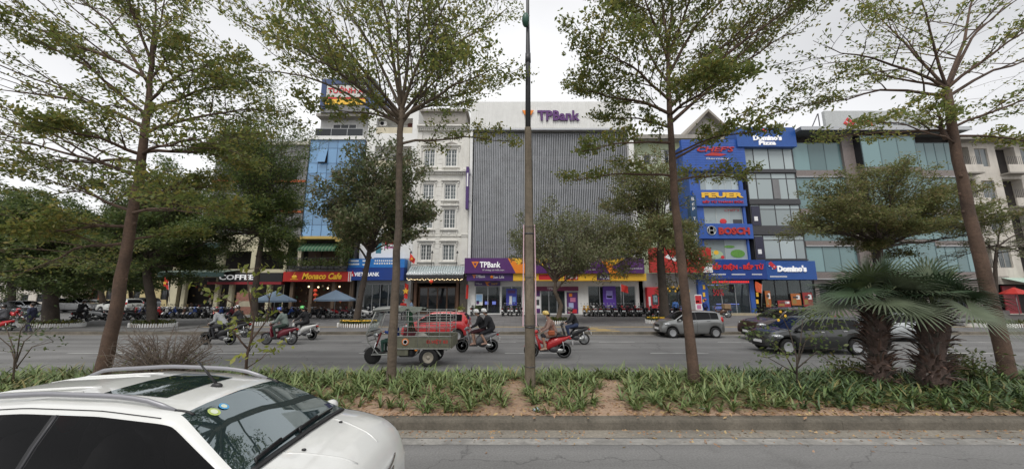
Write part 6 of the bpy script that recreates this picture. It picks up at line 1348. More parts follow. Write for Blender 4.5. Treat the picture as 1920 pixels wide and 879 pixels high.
# --- the big white car
SU = CarShape(4.12, 1.78, [(-2.06, .80), (-2.0, 1.02), (-1.86, 1.30), (-1.68, 1.50), (-1.35, 1.57), (-.6, 1.61), (0, 1.59), (.52, 1.53), (.60, 1.51), (1.26, 1.15), (1.5, 1.115), (1.78, 1.04), (1.96, .93), (2.04, .76), (2.06, .6)],
              [(-2.06, 1.0), (-1.5, 1.15), (-.5, 1.09), (.6, 1.05), (1.2, 1.05), (2.06, .92)], (-1.26, 1.26), .34, .27, .22, .06, .74)
suv = car('white_suv', 'white compact suv with grey roof rails and dark sunroof driving past in the near road', (-3.25, 3.62, .0), 0, SU, wpaint, [(-1.72, -1.32), (-1.27, -.36), (-.30, 1.14)], (.58, 1.27), (-1.66, -1.95), g=g_smoke, gw=g_screen, dx=.045)
for sd in (1, -1):
    q = MB(); pts = []; n = 18
    for i in range(n + 1):
        t = i / n; x = -1.62 + 2.12 * t; h = .048 * min(1, math.sin(t * math.pi) * 2.6); pts.append(SU.pt(x, 9.15, sd) + Vector((0, -.0 * sd, h + .004)))
    q.tube(pts, [.010] + [.017] * (n - 1) + [.010], mat('grey rail paint', (.30, .30, .32), .4, .4, var=.05), 8, True, True, 1.25); q.build('roof_rail', suv, None, False)
    q = MB(); q.tube([SU.pt(.50 + .02 * k, 9.15 + .02 * k, sd, .003) for k in range(8)], .012, black, 5); q.build('roof_trim', suv, None, False)
q = MB(); V = []; ny = 9; xs_ = [-.30 + .055 * i for i in range(11)]
for i, x in enumerate(xs_):
    wv = .40 - .03 * (i / 10)
    for j in range(ny): y = -wv + 2 * wv * j / (ny - 1); V.append((x, y, lerp_tab([(-k[0], k[1]) for k in SU.sec(x)[8:]] , -abs(y)) + .006))
q.add(V, [(i * ny + j, i * ny + j + 1, (i + 1) * ny + j + 1, (i + 1) * ny + j) for i in range(10) for j in range(ny - 1)], g_screen, True); q.build('sunroof', suv, None, False)
q = MB()
for y in (-.36, -.22, .22, .36): q.tube([(x, y, lerp_tab([(-k[0], k[1]) for k in SU.sec(x)[8:]], -abs(y)) - .001) for x in [-1.5 + .2 * i for i in range(6)]], .012, wpaint, 6)
q.build('roof_rib', suv, None, False)
za = SU.pt(.36, 11, 1).z; q = MB(); q.ball((.36, .02, za + .005), (.06, .028, .03), black, 10, 6); q.tube([(.36, .02, za + .02), (.14, .02, za + .24)], [.012, .007], black, 6); q.build('antenna', suv, None, False)
def on_ws(x, y, o=.006):
    P_ = SU.sec(x); return Vector((x, y, lerp_tab([(-k[0], k[1]) for k in P_[8:]], -abs(y)) + o))
for (x, y, rr, m_) in ((.70, -.40, .05, mat('yellow green sticker', (.45, .55, .15), .4)), (.69, -.285, .042, mat('blue sticker', (.08, .35, .65), .4))):
    q = MB(); c = on_ws(x, y, .005); n_ = Vector((.5, 0, .86)); e1 = Vector((0, 1, 0)); e2 = e1.cross(n_); q.add([c + n_ * .002 + (e1 * math.cos(t * .45) + e2 * math.sin(t * .45)) * rr for t in range(14)], [tuple(range(14))], m_); q.add([c + n_ * .004 + (e1 * math.cos(t * .45) + e2 * math.sin(t * .45)) * rr * .6 for t in range(14)], [tuple(range(14))], mat('pale sticker print', (.7, .75, .6), .5)); q.build('sticker', suv, None, False)
for ya, yb_, xe in ((-.62, .02, 1.20), (-.05, .60, 1.21)):
    q = MB(); pts = [on_ws(1.245 - .02 * k / 6 - (.10 if k > 4 else 0) * 0, ya + (yb_ - ya) * k / 6, .02) for k in range(7)]; q.tube(pts, .011, black, 5); q.tube([on_ws(1.262, ya, .0), pts[0] + Vector((.0, .0, .015)), pts[3] + Vector((0, 0, .02))], .012, black, 5); q.build('wiper', suv, None, False)
q = MB(); q.tube([on_ws(1.285, -.72 + .06 * k, .004) + Vector((.015 * (1 - ((k - 12) / 12) ** 2), 0, 0)) for k in range(25)], .035, black, 6, True, True, .45); q.build('cowl', suv, None, False)
for y in (-.33, .33): q = MB(); q.ball((1.46, y, SU.pt(1.46, 10, 1).z + .012), (.022, .014, .01), black, 8, 5); q.build('washer_jet', suv, None, False)
for sd in (1, -1):
    q = MB(); q.tube([SU.pt(1.30 + .07 * k, 9.0 - .4 * k / 9, sd, .001) for k in range(10)], .004, black, 4); q.build('bonnet_seam', suv, None, False)
    q = MB(); q.tube([SU.pt(-1.60 + .08 * k, 7.95, sd, .001) for k in range(27)], .0045, black, 4); q.build('roof_seam', suv, None, False)
    q = MB(); q.tube([SU.pt(-1.70 + .1 * k, 4.55, sd, .004) for k in range(28)], .009, chrome, 5); q.build('window_trim', suv, None, False)
    q = MB(); [q.tube([SU.pt(a, u_, sd, .003) for u_ in (5, 5.5, 6, 6.5, 7)], .01, darkgrey, 4) for a in (-.32,)]; q.build('window_divider', suv, None, False)
q = MB()
for zz in (.78, .71): q.tube([(2.065 - .10 * abs(k / 6) ** 2 * 1.0, .55 * k / 6, zz) for k in range(-6, 7)], .016, chrome, 6)
q.build('grille_bar', suv, None, False)
q = MB(); q.ball((2.09, 0, .75), (.02, .10, .052), chrome, 16, 8); q.ball((2.10, 0, .75), (.02, .075, .036), mat('blue oval badge', (.02, .06, .25), .3), 14, 8); q.build('badge', suv, None, False)
for sx, sy in ((.0, .36), (.0, -.36), (-.85, .36), (-.85, -.36)):
    q = MB(); q.ball((sx - .12, sy, .95), (.12, .24, .34), mat('grey seat cloth', (.10, .095, .09), .9, var=.2), 12, 8); q.ball((sx - .16, sy, 1.34), (.06, .14, .10), mat('grey seat cloth', (.10, .095, .09), .9), 10, 7); q.ball((sx + .15, sy, .62), (.3, .25, .12), mat('grey seat cloth', (.10, .095, .09), .9), 12, 7); q.build('seat', suv, None, False)
q = MB(); M = Matrix.Translation((.52, .36, 1.02)) @ Matrix.Rotation(R(-62), 4, 'Y'); q.tube([M @ Vector((.18 * math.cos(t * .3927), .18 * math.sin(t * .3927), 0)) for t in range(17)], .016, black, 6); q.tube([M @ Vector((-.17, 0, 0)), M @ Vector((.17, 0, 0))], .02, black, 5); q.build('steering_wheel', suv, None, False)
for sd in (1, -1): q = MB(); q.tube([SU.pt(1.33 + .07 * k, 10.1 + .045 * k, sd, -.004) for k in range(9)], .011, wpaint, 6); q.build('bonnet_crease', suv, None, False)
q = MB(); q.box(.75, 1.25, -.6, .6, .93, 1.0, darkgrey, .05); q.build('dashboard', suv, None, False)

def hatch(k=1.0, hgt=1.0, W=1.62, r=.285):
    T = [(-1.76, .72), (-1.73, .95), (-1.66, 1.14), (-1.50, 1.38), (-1.3, 1.44), (-.4, 1.485), (.15, 1.46), (.32, 1.42), (1.02, 1.0), (1.35, .94), (1.6, .82), (1.72, .68), (1.76, .56)]
    B = [(-1.76, .98), (-1.0, .97), (0, .93), (.9, .90), (1.76, .8)]
    S = CarShape(3.52 * k, W, [(a * k, b_ * hgt) for a, b_ in T], [(a * k, b_ * hgt) for a, b_ in B], (-1.17 * k, 1.20 * k), r, .22, .16, .05, .76)
    return S, [(-1.38 * k, -.98 * k), (-.92 * k, -.18 * k), (-.12 * k, .92 * k)], (.33 * k, 1.02 * k), (-1.48 * k, -1.68 * k)
def sedan(k=1.0, hgt=1.0, W=1.75, r=.31):
    T = [(-2.25, .70), (-2.2, .92), (-2.1, 1.02), (-1.75, 1.06), (-1.1, 1.36), (-.7, 1.43), (0, 1.46), (.4, 1.42), (1.05, 1.02), (1.5, .95), (1.95, .84), (2.2, .68), (2.25, .55)]
    B = [(-2.25, .95), (-1.0, .98), (0, .94), (1.0, .9), (2.25, .78)]
    S = CarShape(4.5 * k, W, [(a * k, b_ * hgt) for a, b_ in T], [(a * k, b_ * hgt) for a, b_ in B], (-1.35 * k, 1.35 * k), r, .22, .2, .05, .76)
    return S, [(-1.25 * k, -1.02 * k), (-.96 * k, -.1 * k), (-.04 * k, .94 * k)], (.41 * k, 1.06 * k), (-1.1 * k, -1.74 * k)
def suvs(k=1.0, hgt=1.0, W=1.82, r=.35):
    T = [(-2.25, .85), (-2.2, 1.1), (-2.05, 1.45), (-1.85, 1.62), (-.8, 1.70), (.1, 1.68), (.4, 1.62), (1.05, 1.15), (1.6, 1.08), (2.0, .98), (2.2, .8), (2.25, .6)]
    B = [(-2.25, 1.12), (-1.0, 1.12), (0, 1.06), (1.0, 1.03), (2.25, .9)]
    S = CarShape(4.5 * k, W, [(a * k, b_ * hgt) for a, b_ in T], [(a * k, b_ * hgt) for a, b_ in B], (-1.35 * k, 1.35 * k), r, .28, .18, .05, .78)
    return S, [(-1.9 * k, -1.3 * k), (-1.22 * k, -.2 * k), (-.13 * k, .96 * k)], (.42 * k, 1.05 * k), (-1.9 * k, -2.17 * k)
gcab = glass('lightly tinted car glass', (.02, .024, .026), .02, thru=.55)
S, wn, ws, rg = hatch(1.0); yk_ = 19.95 + .8
car('silver_hatchback', 'small silver grey hatchback driving behind the leaning tree trunk', (Xp(1297, 610, yk_ - .5), yk_, 0), R(180), S, paintm('silver grey paint', (.27, .275, .27), .55), wn, ws, rg)
S, wn, ws, rg = hatch(1.0); yk_ = 18.6 + .8
car('red_hatchback', 'red hatchback half hidden behind the cargo tricycle', (Xp(817, 605, yk_ - .5), yk_, 0), R(180), S, paintm('red car paint', (.52, .03, .035)), wn, ws, rg)
S, wn, ws, rg = hatch(1.16, 1.0, 1.72, .31); yk_ = 14.6 + .86
car('black_hatchback', 'black hatchback with alloy wheels partly behind the rose bush', (Xp(1534, 640, yk_ - .6), yk_, 0), R(180), S, paintm('black car paint', (.012, .014, .013)), wn, ws, rg)
S, wn, ws, rg = suvs(.95); yk_ = 18.3 + .9
car('brown_suv', 'dark brown suv in the lane beyond the black hatchback', (Xp(1486, 600, yk_ - .5), yk_, 0), R(180), S, paintm('dark brown paint', (.045, .024, .02), .3), wn, ws, rg)
S, wn, ws, rg = sedan(1.0); yk_ = 18.3 + .9
car('silver_sedan', 'pale silver sedan glimpsed behind the palm fronds', (Xp(1690, 605, yk_ - .5), yk_, 0), R(180), S, paintm('pale silver paint', (.50, .53, .54), .4), wn, ws, rg)
S, wn, ws, rg = suvs(1.05)
car('white_suv', 'white suv parked beyond the thick trunked street tree', (Xp(135, 590, 44), 44, SW), R(12), S, paintm('plain white paint', (.7, .7, .7)), wn, ws, rg, dx=.12)
S, wn, ws, rg = suvs(1.0)
car('white_van', 'whitish people carrier parked behind the reddish median trunk', (Xp(222, 588, 41), 41, SW), R(170), S, paintm('off white paint', (.62, .63, .6)), wn, ws, rg, dx=.12)
S, wn, ws, rg = sedan(1.0)
car('silver_sedan', 'silver sedan parked at the edge of the side street', (Xp(40, 590, 40), 40, SW), R(5), S, paintm('silver paint', (.4, .42, .45), .4), wn, ws, rg, dx=.12)
S, wn, ws, rg = sedan(1.0)
car('dark_sedan', 'dark sedan parked before the whitewashed house', (Xp(-10, 595, 33), 33, SW), R(-4), S, paintm('charcoal paint', (.03, .033, .04), .3), wn, ws, rg, dx=.12)
S, wn, ws, rg = sedan(1.0)
car('green_sedan', 'dark green sedan parked between the white suv and the people carrier', (Xp(172, 588, 48), 48, SW), R(176), S, paintm('bottle green paint', (.02, .05, .035), .3), wn, ws, rg, dx=.12)
S, wn, ws, rg = suvs(1.0)
car('grey_suv', 'grey suv parked deep in the side street', (Xp(262, 585, 50), 50, SW), R(172), S, paintm('mid grey paint', (.18, .19, .2), .4), wn, ws, rg, dx=.12)

# ================================================================ light pole in the median
yp = 8.4; xb = Xp(994, 735, yp); base = Vector((xb, yp, .3)); r = thing('light_pole', 'tall weathered concrete light pole in the median', 'light pole', base)
b = MB(); pts = [base - Vector((0, 0, .1)), P(993.5, 600, yp), P(992, 430, yp), P(990, 240, yp)]; b.tube(pts, [.125, .115, .105, .085], concrete, 8, True, False); b.tube([P(993.7, 614, yp), P(993.7, 611.5, yp)], .125, darkgrey, 8); b.tube([P(994, 687, yp), P(994, 685.5, yp)], .128, darkgrey, 8); b.tube([P(992.2, 440, yp), P(992.2, 437, yp)], .114, darkgrey, 8); b.build('pole', r)
b = MB(); b.tube([P(990, 242, yp), P(990, 110, yp), P(989.5, 40, yp), P(989, -140, yp)], [.07, .062, .045, .035], darkgrey, 8); b.tube([P(990, 118, yp), P(990, 100, yp)], [.075, .07], darkgrey, 8); b.build('upper_pole', r)
b = MB(); b.ball(P(985.5, 38, yp - .1), (.10, .13, .2), mat('dark green lamp housing', (.03, .10, .07), .4), 12, 9); b.tube([P(987, 38, yp - .1), P(989.5, 38, yp)], .03, darkgrey, 6); b.build('lamp_housing', r)
pk_ = mat('pink frame tube', (.62, .42, .46), .5); rr_ = thing('street_banner', 'tall pink edged banner frame strapped round the concrete pole', 'banner', P(993, 610, yp))
b = MB()
for x0_, x1_ in ((-.165, -.14), (.14, .165)):
    a, c = P(993, 611, yp), P(992, 422, yp); b.add([(a.x + x0_, yp - .05, a.z), (a.x + x1_, yp - .05, a.z), (c.x + x1_ * .86, yp - .05, c.z), (c.x + x0_ * .86, yp - .05, c.z), (a.x + x0_, yp + .05, a.z), (a.x + x1_, yp + .05, a.z), (c.x + x1_ * .86, yp + .05, c.z), (c.x + x0_ * .86, yp + .05, c.z)], [(0, 1, 2, 3), (5, 4, 7, 6), (0, 3, 7, 4), (1, 5, 6, 2), (3, 2, 6, 7), (0, 4, 5, 1)], pk_)
b.build('frame', rr_)
b = MB(); a, c = P(993, 610, yp), P(992, 424, yp)
for s_ in (-1, 1): b.add([(a.x + s_ * .138, yp - .02, a.z), (a.x + s_ * .138, yp + .06, a.z), (c.x + s_ * .118, yp + .06, c.z), (c.x + s_ * .118, yp - .02, c.z)], [(0, 1, 2, 3)], mat('maroon banner cloth', (.16, .05, .06), .8))
b.build('cloth', rr_)
b = MB()
for py in (609, 520, 426): q_ = P(993, py, yp); b.tube([(q_.x - .15, yp, q_.z), (q_.x - .1, yp - .12, q_.z), (q_.x + .1, yp - .12, q_.z), (q_.x + .15, yp, q_.z)], .008, darkgrey, 5)
b.build('strap', rr_)

# ================================================================ parasols on the pavement
for px, py, lab in ((516, 556, 'grey blue parasol before the cafe cup logo'), (629, 554, 'grey blue parasol nearer the Vietabank sign')):
    y = 33.0; c = P(px, py, y); r = thing('parasol', lab, 'parasol', (c.x, y, SW)); top = Zp(py - 11, y); q = MB(); um = mat('grey blue canvas', (.22, .30, .40), .8, var=.08); n = 8; rim_ = []
    for k in range(n): a = 2 * math.pi * k / n + .4; rim_.append((c.x + 1.75 * math.cos(a), y + 1.75 * math.sin(a), top - .85))
    V = [(c.x, y, top)] + rim_ + [(x, yy_, z - .16) for x, yy_, z in rim_]; q.add(V, [(0, 1 + k, 1 + (k + 1) % n) for k in range(n)] + [(1 + k, 1 + n + k, 1 + n + (k + 1) % n, 1 + (k + 1) % n) for k in range(n)], um); q.build('canopy', r)
    q = MB(); q.tube([(c.x, y, SW), (c.x, y, top)], .03, alu, 6); q.build('pole', r); q = MB()
    for k in range(n): q.tube([(c.x, y, top - .1), rim_[k]], .012, alu, 4)
    q.build('rib', r); q = MB(); q.lathe([(.3, SW), (.3, SW + .08), (.08, SW + .14)], darkgrey, Matrix.Translation((c.x, y, 0)), 14); q.build('base', r)
# potted plants by doors
for px, py, lab, m_ in ((863, 592, 'potted yellow flowers at the hotel door', lf_yel), (893, 592, 'small pale pot plant at the bank corner', lf_mid)):
    y = 37.5; x = Xp(px, py, y); r = thing('potted_plant', lab, 'plant', (x, y, SW)); q = MB(); q.lathe([(.18, SW), (.28, SW + .5), (.25, SW + .5), (.2, SW + .42)], cream, Matrix.Translation((x, y, 0)), 12); q.build('pot', r); fo = Foliage(); fo.cluster(Vector((x, y, SW + .72)), 160, .4, .7, .6); leaves_mesh('foliage', fo.c, fo.n, .14, m_, .5, .4, r, (x, y, SW))
# plants on the cafe balcony
random.seed(61)
for k in range(9):
    px = 549 + k * 12.2; y = YF - 1.0 - .45; c = Vector((Xp(px, 485, y), y, Zp(508, y) + .25)); r = thing('balcony_plant', ORD[k] + ' leafy trough plant along the cafe balcony rail, counted from the coffee house', 'plant', c, 0, 'plants along the cafe balcony'); q = MB(); q.box(c.x - .32, c.x + .32, y - .14, y + .14, c.z, c.z + .28, darkgrey, .02); q.build('trough', r); fo = Foliage(); fo.cluster(c + Vector((0, 0, .62)), 150, random.uniform(.42, .6), .5, .9); leaves_mesh('foliage', fo.c, fo.n, .17, lf_mid if k % 2 else lf_dark, .45, .4, r, tuple(c))
c = P(648, 470, YF - 1.6); r = thing('hanging_plant', 'bushy green plant spilling over the cafe roof corner', 'plant', c); fo = Foliage(); [fo.cluster(c + Vector((random.uniform(-.8, .6), random.uniform(-.2, .2), random.uniform(-.9, .7))), 60, .5, .4, .9) for _ in range(14)]; leaves_mesh('foliage', fo.c, fo.n, .2, lf_mid, .45, .4, r, tuple(c)); q = MB(); q.tube([c + Vector((0, .4, .8)), c, c + Vector((.1, .1, -.8))], .03, bark3, 5); q.build('stem', r)
# ================================================================ motorbikes
tail_red = mat('tail lamp glass', (.45, .01, .01), .15, var=0)
def ell(x, zc, hw, hh, n=12, tilt=0): return [(x + tilt * math.sin(2 * math.pi * k / n) * hh, hw * math.cos(2 * math.pi * k / n), zc + hh * math.sin(2 * math.pi * k / n)) for k in range(n)]
def bike_wheel(parent, x, r, nm, rimm):
    M = Matrix.Translation((x, 0, r)) @ Matrix.Rotation(R(90), 4, 'X'); b = MB(); tw = .045; pr = [(r - tw + tw * math.cos(t * .785), tw * math.sin(t * .785)) for t in range(8)]; pr.append(pr[0]); b.lathe(pr, rubber, M, 20); w_ = b.build(nm, parent, None, False)
    q = MB(); q.lathe([(r - .085, -.03), (r - .06, -.03), (r - .06, .03), (r - .085, .03), (r - .085, -.03)], rimm, M, 18); q.lathe([(.05, -.06), (.05, .06), (.0, .06)], rimm, M, 8)
    for k in range(5): q.box(.04, r - .075, -.016, .016, -.014, .014, rimm, 0, M @ Matrix.Rotation(k * 1.2566, 4, 'Z'))
    q.lathe([(.07, .05), (.1, .05), (.1, .056), (.07, .056)], steel, M, 12); q.build('rim', w_, None, False)
def make_scooter(name, label, style=0):
    r = thing(name, label, 'motorbike'); pm = mat('bike body paint', (.03, .03, .03), .35, var=.05, coat=.6); tr = mat('bike trim', (.05, .05, .055), .5)
    rw = .27 if style == 0 else .29
    bike_wheel(r, .64, rw, 'front_wheel', alu); bike_wheel(r, -.60, rw, 'rear_wheel', alu)
    b = MB(); b.loft([ell(-.86, .80, .03, .03, 12), ell(-.72, .745, .095, .08), ell(-.45, .655, .135, .145), ell(-.18, .575, .155, .20), ell(-.02, .50, .14, .19), ell(.06, .42, .12, .14)], pm)
    if style: b.loft([ell(.04, .60, .07, .05, 10), ell(.2, .56, .07, .06, 10), ell(.38, .66, .08, .08, 10)], pm)
    b.build('body', r, None, False)
    b = MB(); b.loft([[(-.07 * math.cos(t) * .35 + x, hw * math.cos(t), z) if False else (x + .055 * math.sin(t), hw * math.cos(t), z) for t in [2 * math.pi * k / 14 for k in range(14)]] for x, z, hw in ((.30, .30, .13), (.32, .40, .18), (.37, .60, .19), (.42, .76, .15), (.45, .88, .08))], pm); b.build('front_shield', r, None, False)
    b = MB(); b.box(-.02, .34, -.13, .13, .255, .305, tr, .02); b.build('floorboard', r, None, False)
    b = MB(); b.loft([ell(-.78, .815, .05, .02, 12), ell(-.6, .83, .11, .035), ell(-.3, .80, .135, .045), ell(-.02, .76, .12, .04), ell(.06, .745, .07, .02)], black); b.build('seat', r, None, False)
    b = MB(); b.loft([ell(.36, .96, .03, .03, 12), ell(.40, .98, .12, .065), ell(.47, .97, .13, .08), ell(.53, .94, .09, .06), ell(.56, .93, .03, .02)], pm); b.build('handlebar_cover', r, None, False)
    b = MB(); b.ball((.535, 0, .935), (.035, .085, .045), mat('headlamp glass', (.38, .40, .41), .08, .3, var=0), 10, 7); b.build('headlight', r, None, False)
    b = MB(); b.tube([(.30, -.34, 1.0), (.38, -.2, 1.0), (.42, 0, .98), (.38, .2, 1.0), (.30, .34, 1.0)], .013, chrome, 6); [b.tube([(.30, s * .34, 1.0), (.345, s * .24, 1.0)], .02, black, 7) for s in (-1, 1)]; b.build('handlebar', r, None, False)
    for s in (-1, 1):
        b = MB(); b.tube([(.38, s * .2, 1.0), (.40, s * .26, 1.13), (.38, s * .30, 1.2)], .007, black, 5); b.ball((.37, s * .31, 1.23), (.015, .062, .042), black, 10, 7); b.ball((.36, s * .31, 1.23), (.011, .052, .034), alu, 10, 6); b.build('mirror', r, None, False)
        b = MB(); b.tube([(.50, s * .075, .62), (.64, s * .075, rw)], .02, tr, 6); b.build('fork', r, None, False)
    b = MB(); V = []
    for k in range(9):
        a = R(25 + 16 * k); R_ = rw + .035
        for s in (-1, 0, 1): V.append((.64 + R_ * math.cos(a) * (1 if s == 0 else .985), s * .065, rw + R_ * math.sin(a) * (1 if s == 0 else .96)))
    b.add(V, [(3 * k + j, 3 * k + j + 1, 3 * k + j + 4, 3 * k + j + 3) for k in range(8) for j in (0, 1)], pm, True); b.build('front_mudguard', r, None, False)
    b = MB(); b.ball((-.25, 0, .33), (.24, .13, .13), darkgrey, 12, 8); b.ball((-.48, .085, .28), (.2, .035, .085), steel, 10, 7); b.ball((-.3, -.1, .32), (.1, .06, .09), steel, 10, 7); b.tube([(-.1, 0, .3), (-.6, .09, rw)], .045, darkgrey, 7); b.build('engine', r, None, False)
    b = MB(); b.tube([(-.05, -.12, .25), (-.3, -.15, .23), (-.42, -.16, .26)], .022, steel, 7); b.tube([(-.40, -.16, .255), (-.48, -.165, .28), (-.80, -.175, .38), (-.84, -.175, .39)], [.03, .058, .05, .03], steel if style else darkgrey, 9); b.build('exhaust', r, None, False)
    b = MB(); b.tube([(-.55, .12, .62), (-.6, .12, rw + .02)], .022, alu, 6); b.tube([(-.55, -.12, .62), (-.6, -.12, rw + .02)], .022, alu, 6); b.build('shock_absorber', r, None, False)
    b = MB(); b.box(-.90, -.80, -.055, .055, .69, .75, tail_red, .02); b.build('tail_light', r, None, False)
    b = MB(); b.add([(-.78, -.07, .70), (-.78, .07, .70), (-.97, .07, .42), (-.97, -.07, .42)], [(0, 1, 2, 3)], black); b.build('rear_mudguard', r, None, False)
    b = MB(); b.box(-.945, -.93, -.085, .085, .49, .62, white_sign, 0); b.build('number_plate', r, None, False)
    b = MB(); b.tube([(-.84, .09, .80), (-.92, .06, .85), (-.92, -.06, .85), (-.84, -.09, .80)], .012, alu, 6); b.build('grab_rail', r, None, False)
    b = MB(); b.tube([(-.2, .1, .24), (-.22, .18, .02)], .012, black, 5); b.build('side_stand', r, None, False)
    return r
BP = {n: mat('bike paint ' + n, c, .35, .1, var=.05, coat=.6) for n, c in (('black', (.014, .014, .016)), ('red', (.50, .02, .025)), ('white', (.68, .68, .66)), ('yellow', (.60, .36, .05)), ('grey', (.22, .22, .23)), ('maroon', (.16, .015, .03)), ('blue', (.02, .06, .25)), ('dark green', (.02, .06, .04)), ('silver', (.45, .46, .47)), ('brown', (.12, .06, .035)))}
PROTO = [make_scooter('motorbike', 'x', 0), make_scooter('motorbike', 'x', 1)]; used_p = [0, 0]
def scooter(label, loc, rz, col, style=0, group=None, lean=0):
    o = PROTO[style] if not used_p[style] else copy_tree(PROTO[style]); first = not used_p[style]; used_p[style] = 1
    if first:
        for p in PROTO: pass
    o.location = loc; o.rotation_euler = (lean, 0, rz); o['label'] = label
    if 'group' in o.keys(): del o['group']
    if group: o['group'] = group
    for c in o.children:
        for i, s in enumerate(c.material_slots):
            if s.material and s.material.name.startswith('bike'):
                if s.material.name == 'bike trim': continue
                s.link = 'OBJECT'; s.material = BP[col]
    return o
random.seed(71)
ORD_ = ['first', 'second', 'third', 'fourth', 'fifth', 'sixth', 'seventh', 'eighth', 'ninth', 'tenth', 'eleventh', 'twelfth', 'thirteenth', 'fourteenth', 'fifteenth', 'sixteenth', 'seventeenth', 'eighteenth']
def row(y, px0, px1, py, cols, place, group, rz0=90, jit=12, styles=(0, 1)):
    n = len(cols)
    for i, c in enumerate(cols):
        px = px0 + (px1 - px0) * i / max(1, n - 1) + random.uniform(-1, 1); yy_ = y + random.uniform(-.25, .25)
        scooter(f'{c} motorbike, {ORD[i]} in {place}', (Xp(px, py, yy_), yy_, SW), R(rz0 + random.uniform(-jit, jit)), c, random.choice(styles), group, R(random.uniform(-4, 2)))
row(36.0, 1096, 1208, 592, ['yellow', 'yellow', 'black', 'white', 'black', 'brown', 'black', 'grey', 'black', 'blue', 'black', 'red', 'black', 'maroon', 'black', 'red', 'silver', 'black'], 'the parked row under the wide bank window', 'motorbikes parked before the bank')
row(36.8, 944, 977, 592, ['black', 'black', 'grey', 'black', 'black'], 'the short row by the bank poster window', 'motorbikes parked before the bank')
row(36.8, 886, 886, 592, ['black'], 'the spot at the bank corner pillar', 'motorbikes parked before the bank')
row(35, 1226, 1282, 592, ['black', 'black', 'grey', 'black', 'blue'], 'the parked row below the red hoarding', 'motorbikes parked by the green house')
row(33.5, 588, 606, 596, ['black', 'black'], 'the pair between the two parasols', 'motorbikes parked before the cafe', -90)
row(33.2, 628, 690, 596, ['white', 'red', 'black', 'maroon', 'black', 'silver', 'white'], 'the parked row at the second parasol', 'motorbikes parked before the cafe', 20, 25)
row(33.5, 496, 560, 596, ['black', 'grey', 'maroon', 'black', 'black', 'blue', 'black'], 'the parked row under the cup logo parasol', 'motorbikes parked before the cafe', -90, 20)
row(33.5, 258, 446, 596, ['black', 'blue', 'black', 'maroon', 'grey', 'black', 'red', 'black', 'white', 'black', 'blue', 'black', 'brown', 'black', 'grey', 'blue', 'black', 'black', 'silver', 'black', 'red', 'blue', 'black', 'black', 'maroon', 'black'], 'the long parked row before the coffee house', 'motorbikes parked before the coffee house', -75, 20)
row(31, 188, 250, 598, ['silver', 'black', 'white', 'black', 'black', 'red', 'black'], 'the loose row at the side street corner', 'motorbikes parked at the side street corner', 30, 40)
row(30, 2, 70, 602, ['black', 'red', 'black', 'dark green'], 'the loose row before the silver sedan', 'motorbikes parked at the side street corner', 10, 40)
scooter('tan loaded motorbike standing before the blue shop window', (Xp(1352, 595, 34), 34, SW), R(160), 'brown', 1)
scooter('black motorbike parked at the pizza shop door', (Xp(1452, 592, 35), 35, SW), R(60), 'black', 0)
r = thing('carton', 'brown carton tied on the rear of the tan motorbike', 'box', (Xp(1352, 595, 34) + .5, 34 - .15, .98)); q = MB(); x, y, z = r.location; q.box(x - .3, x + .3, y - .25, y + .25, z, z + .45, mat('cardboard', (.28, .19, .11), .8), .01); q.build('box', r); q = MB(); q.box(x - .31, x + .31, y - .04, y + .04, z - .003, z + .453, mat('packing tape', (.45, .35, .2), .4)); q.build('tape', r)

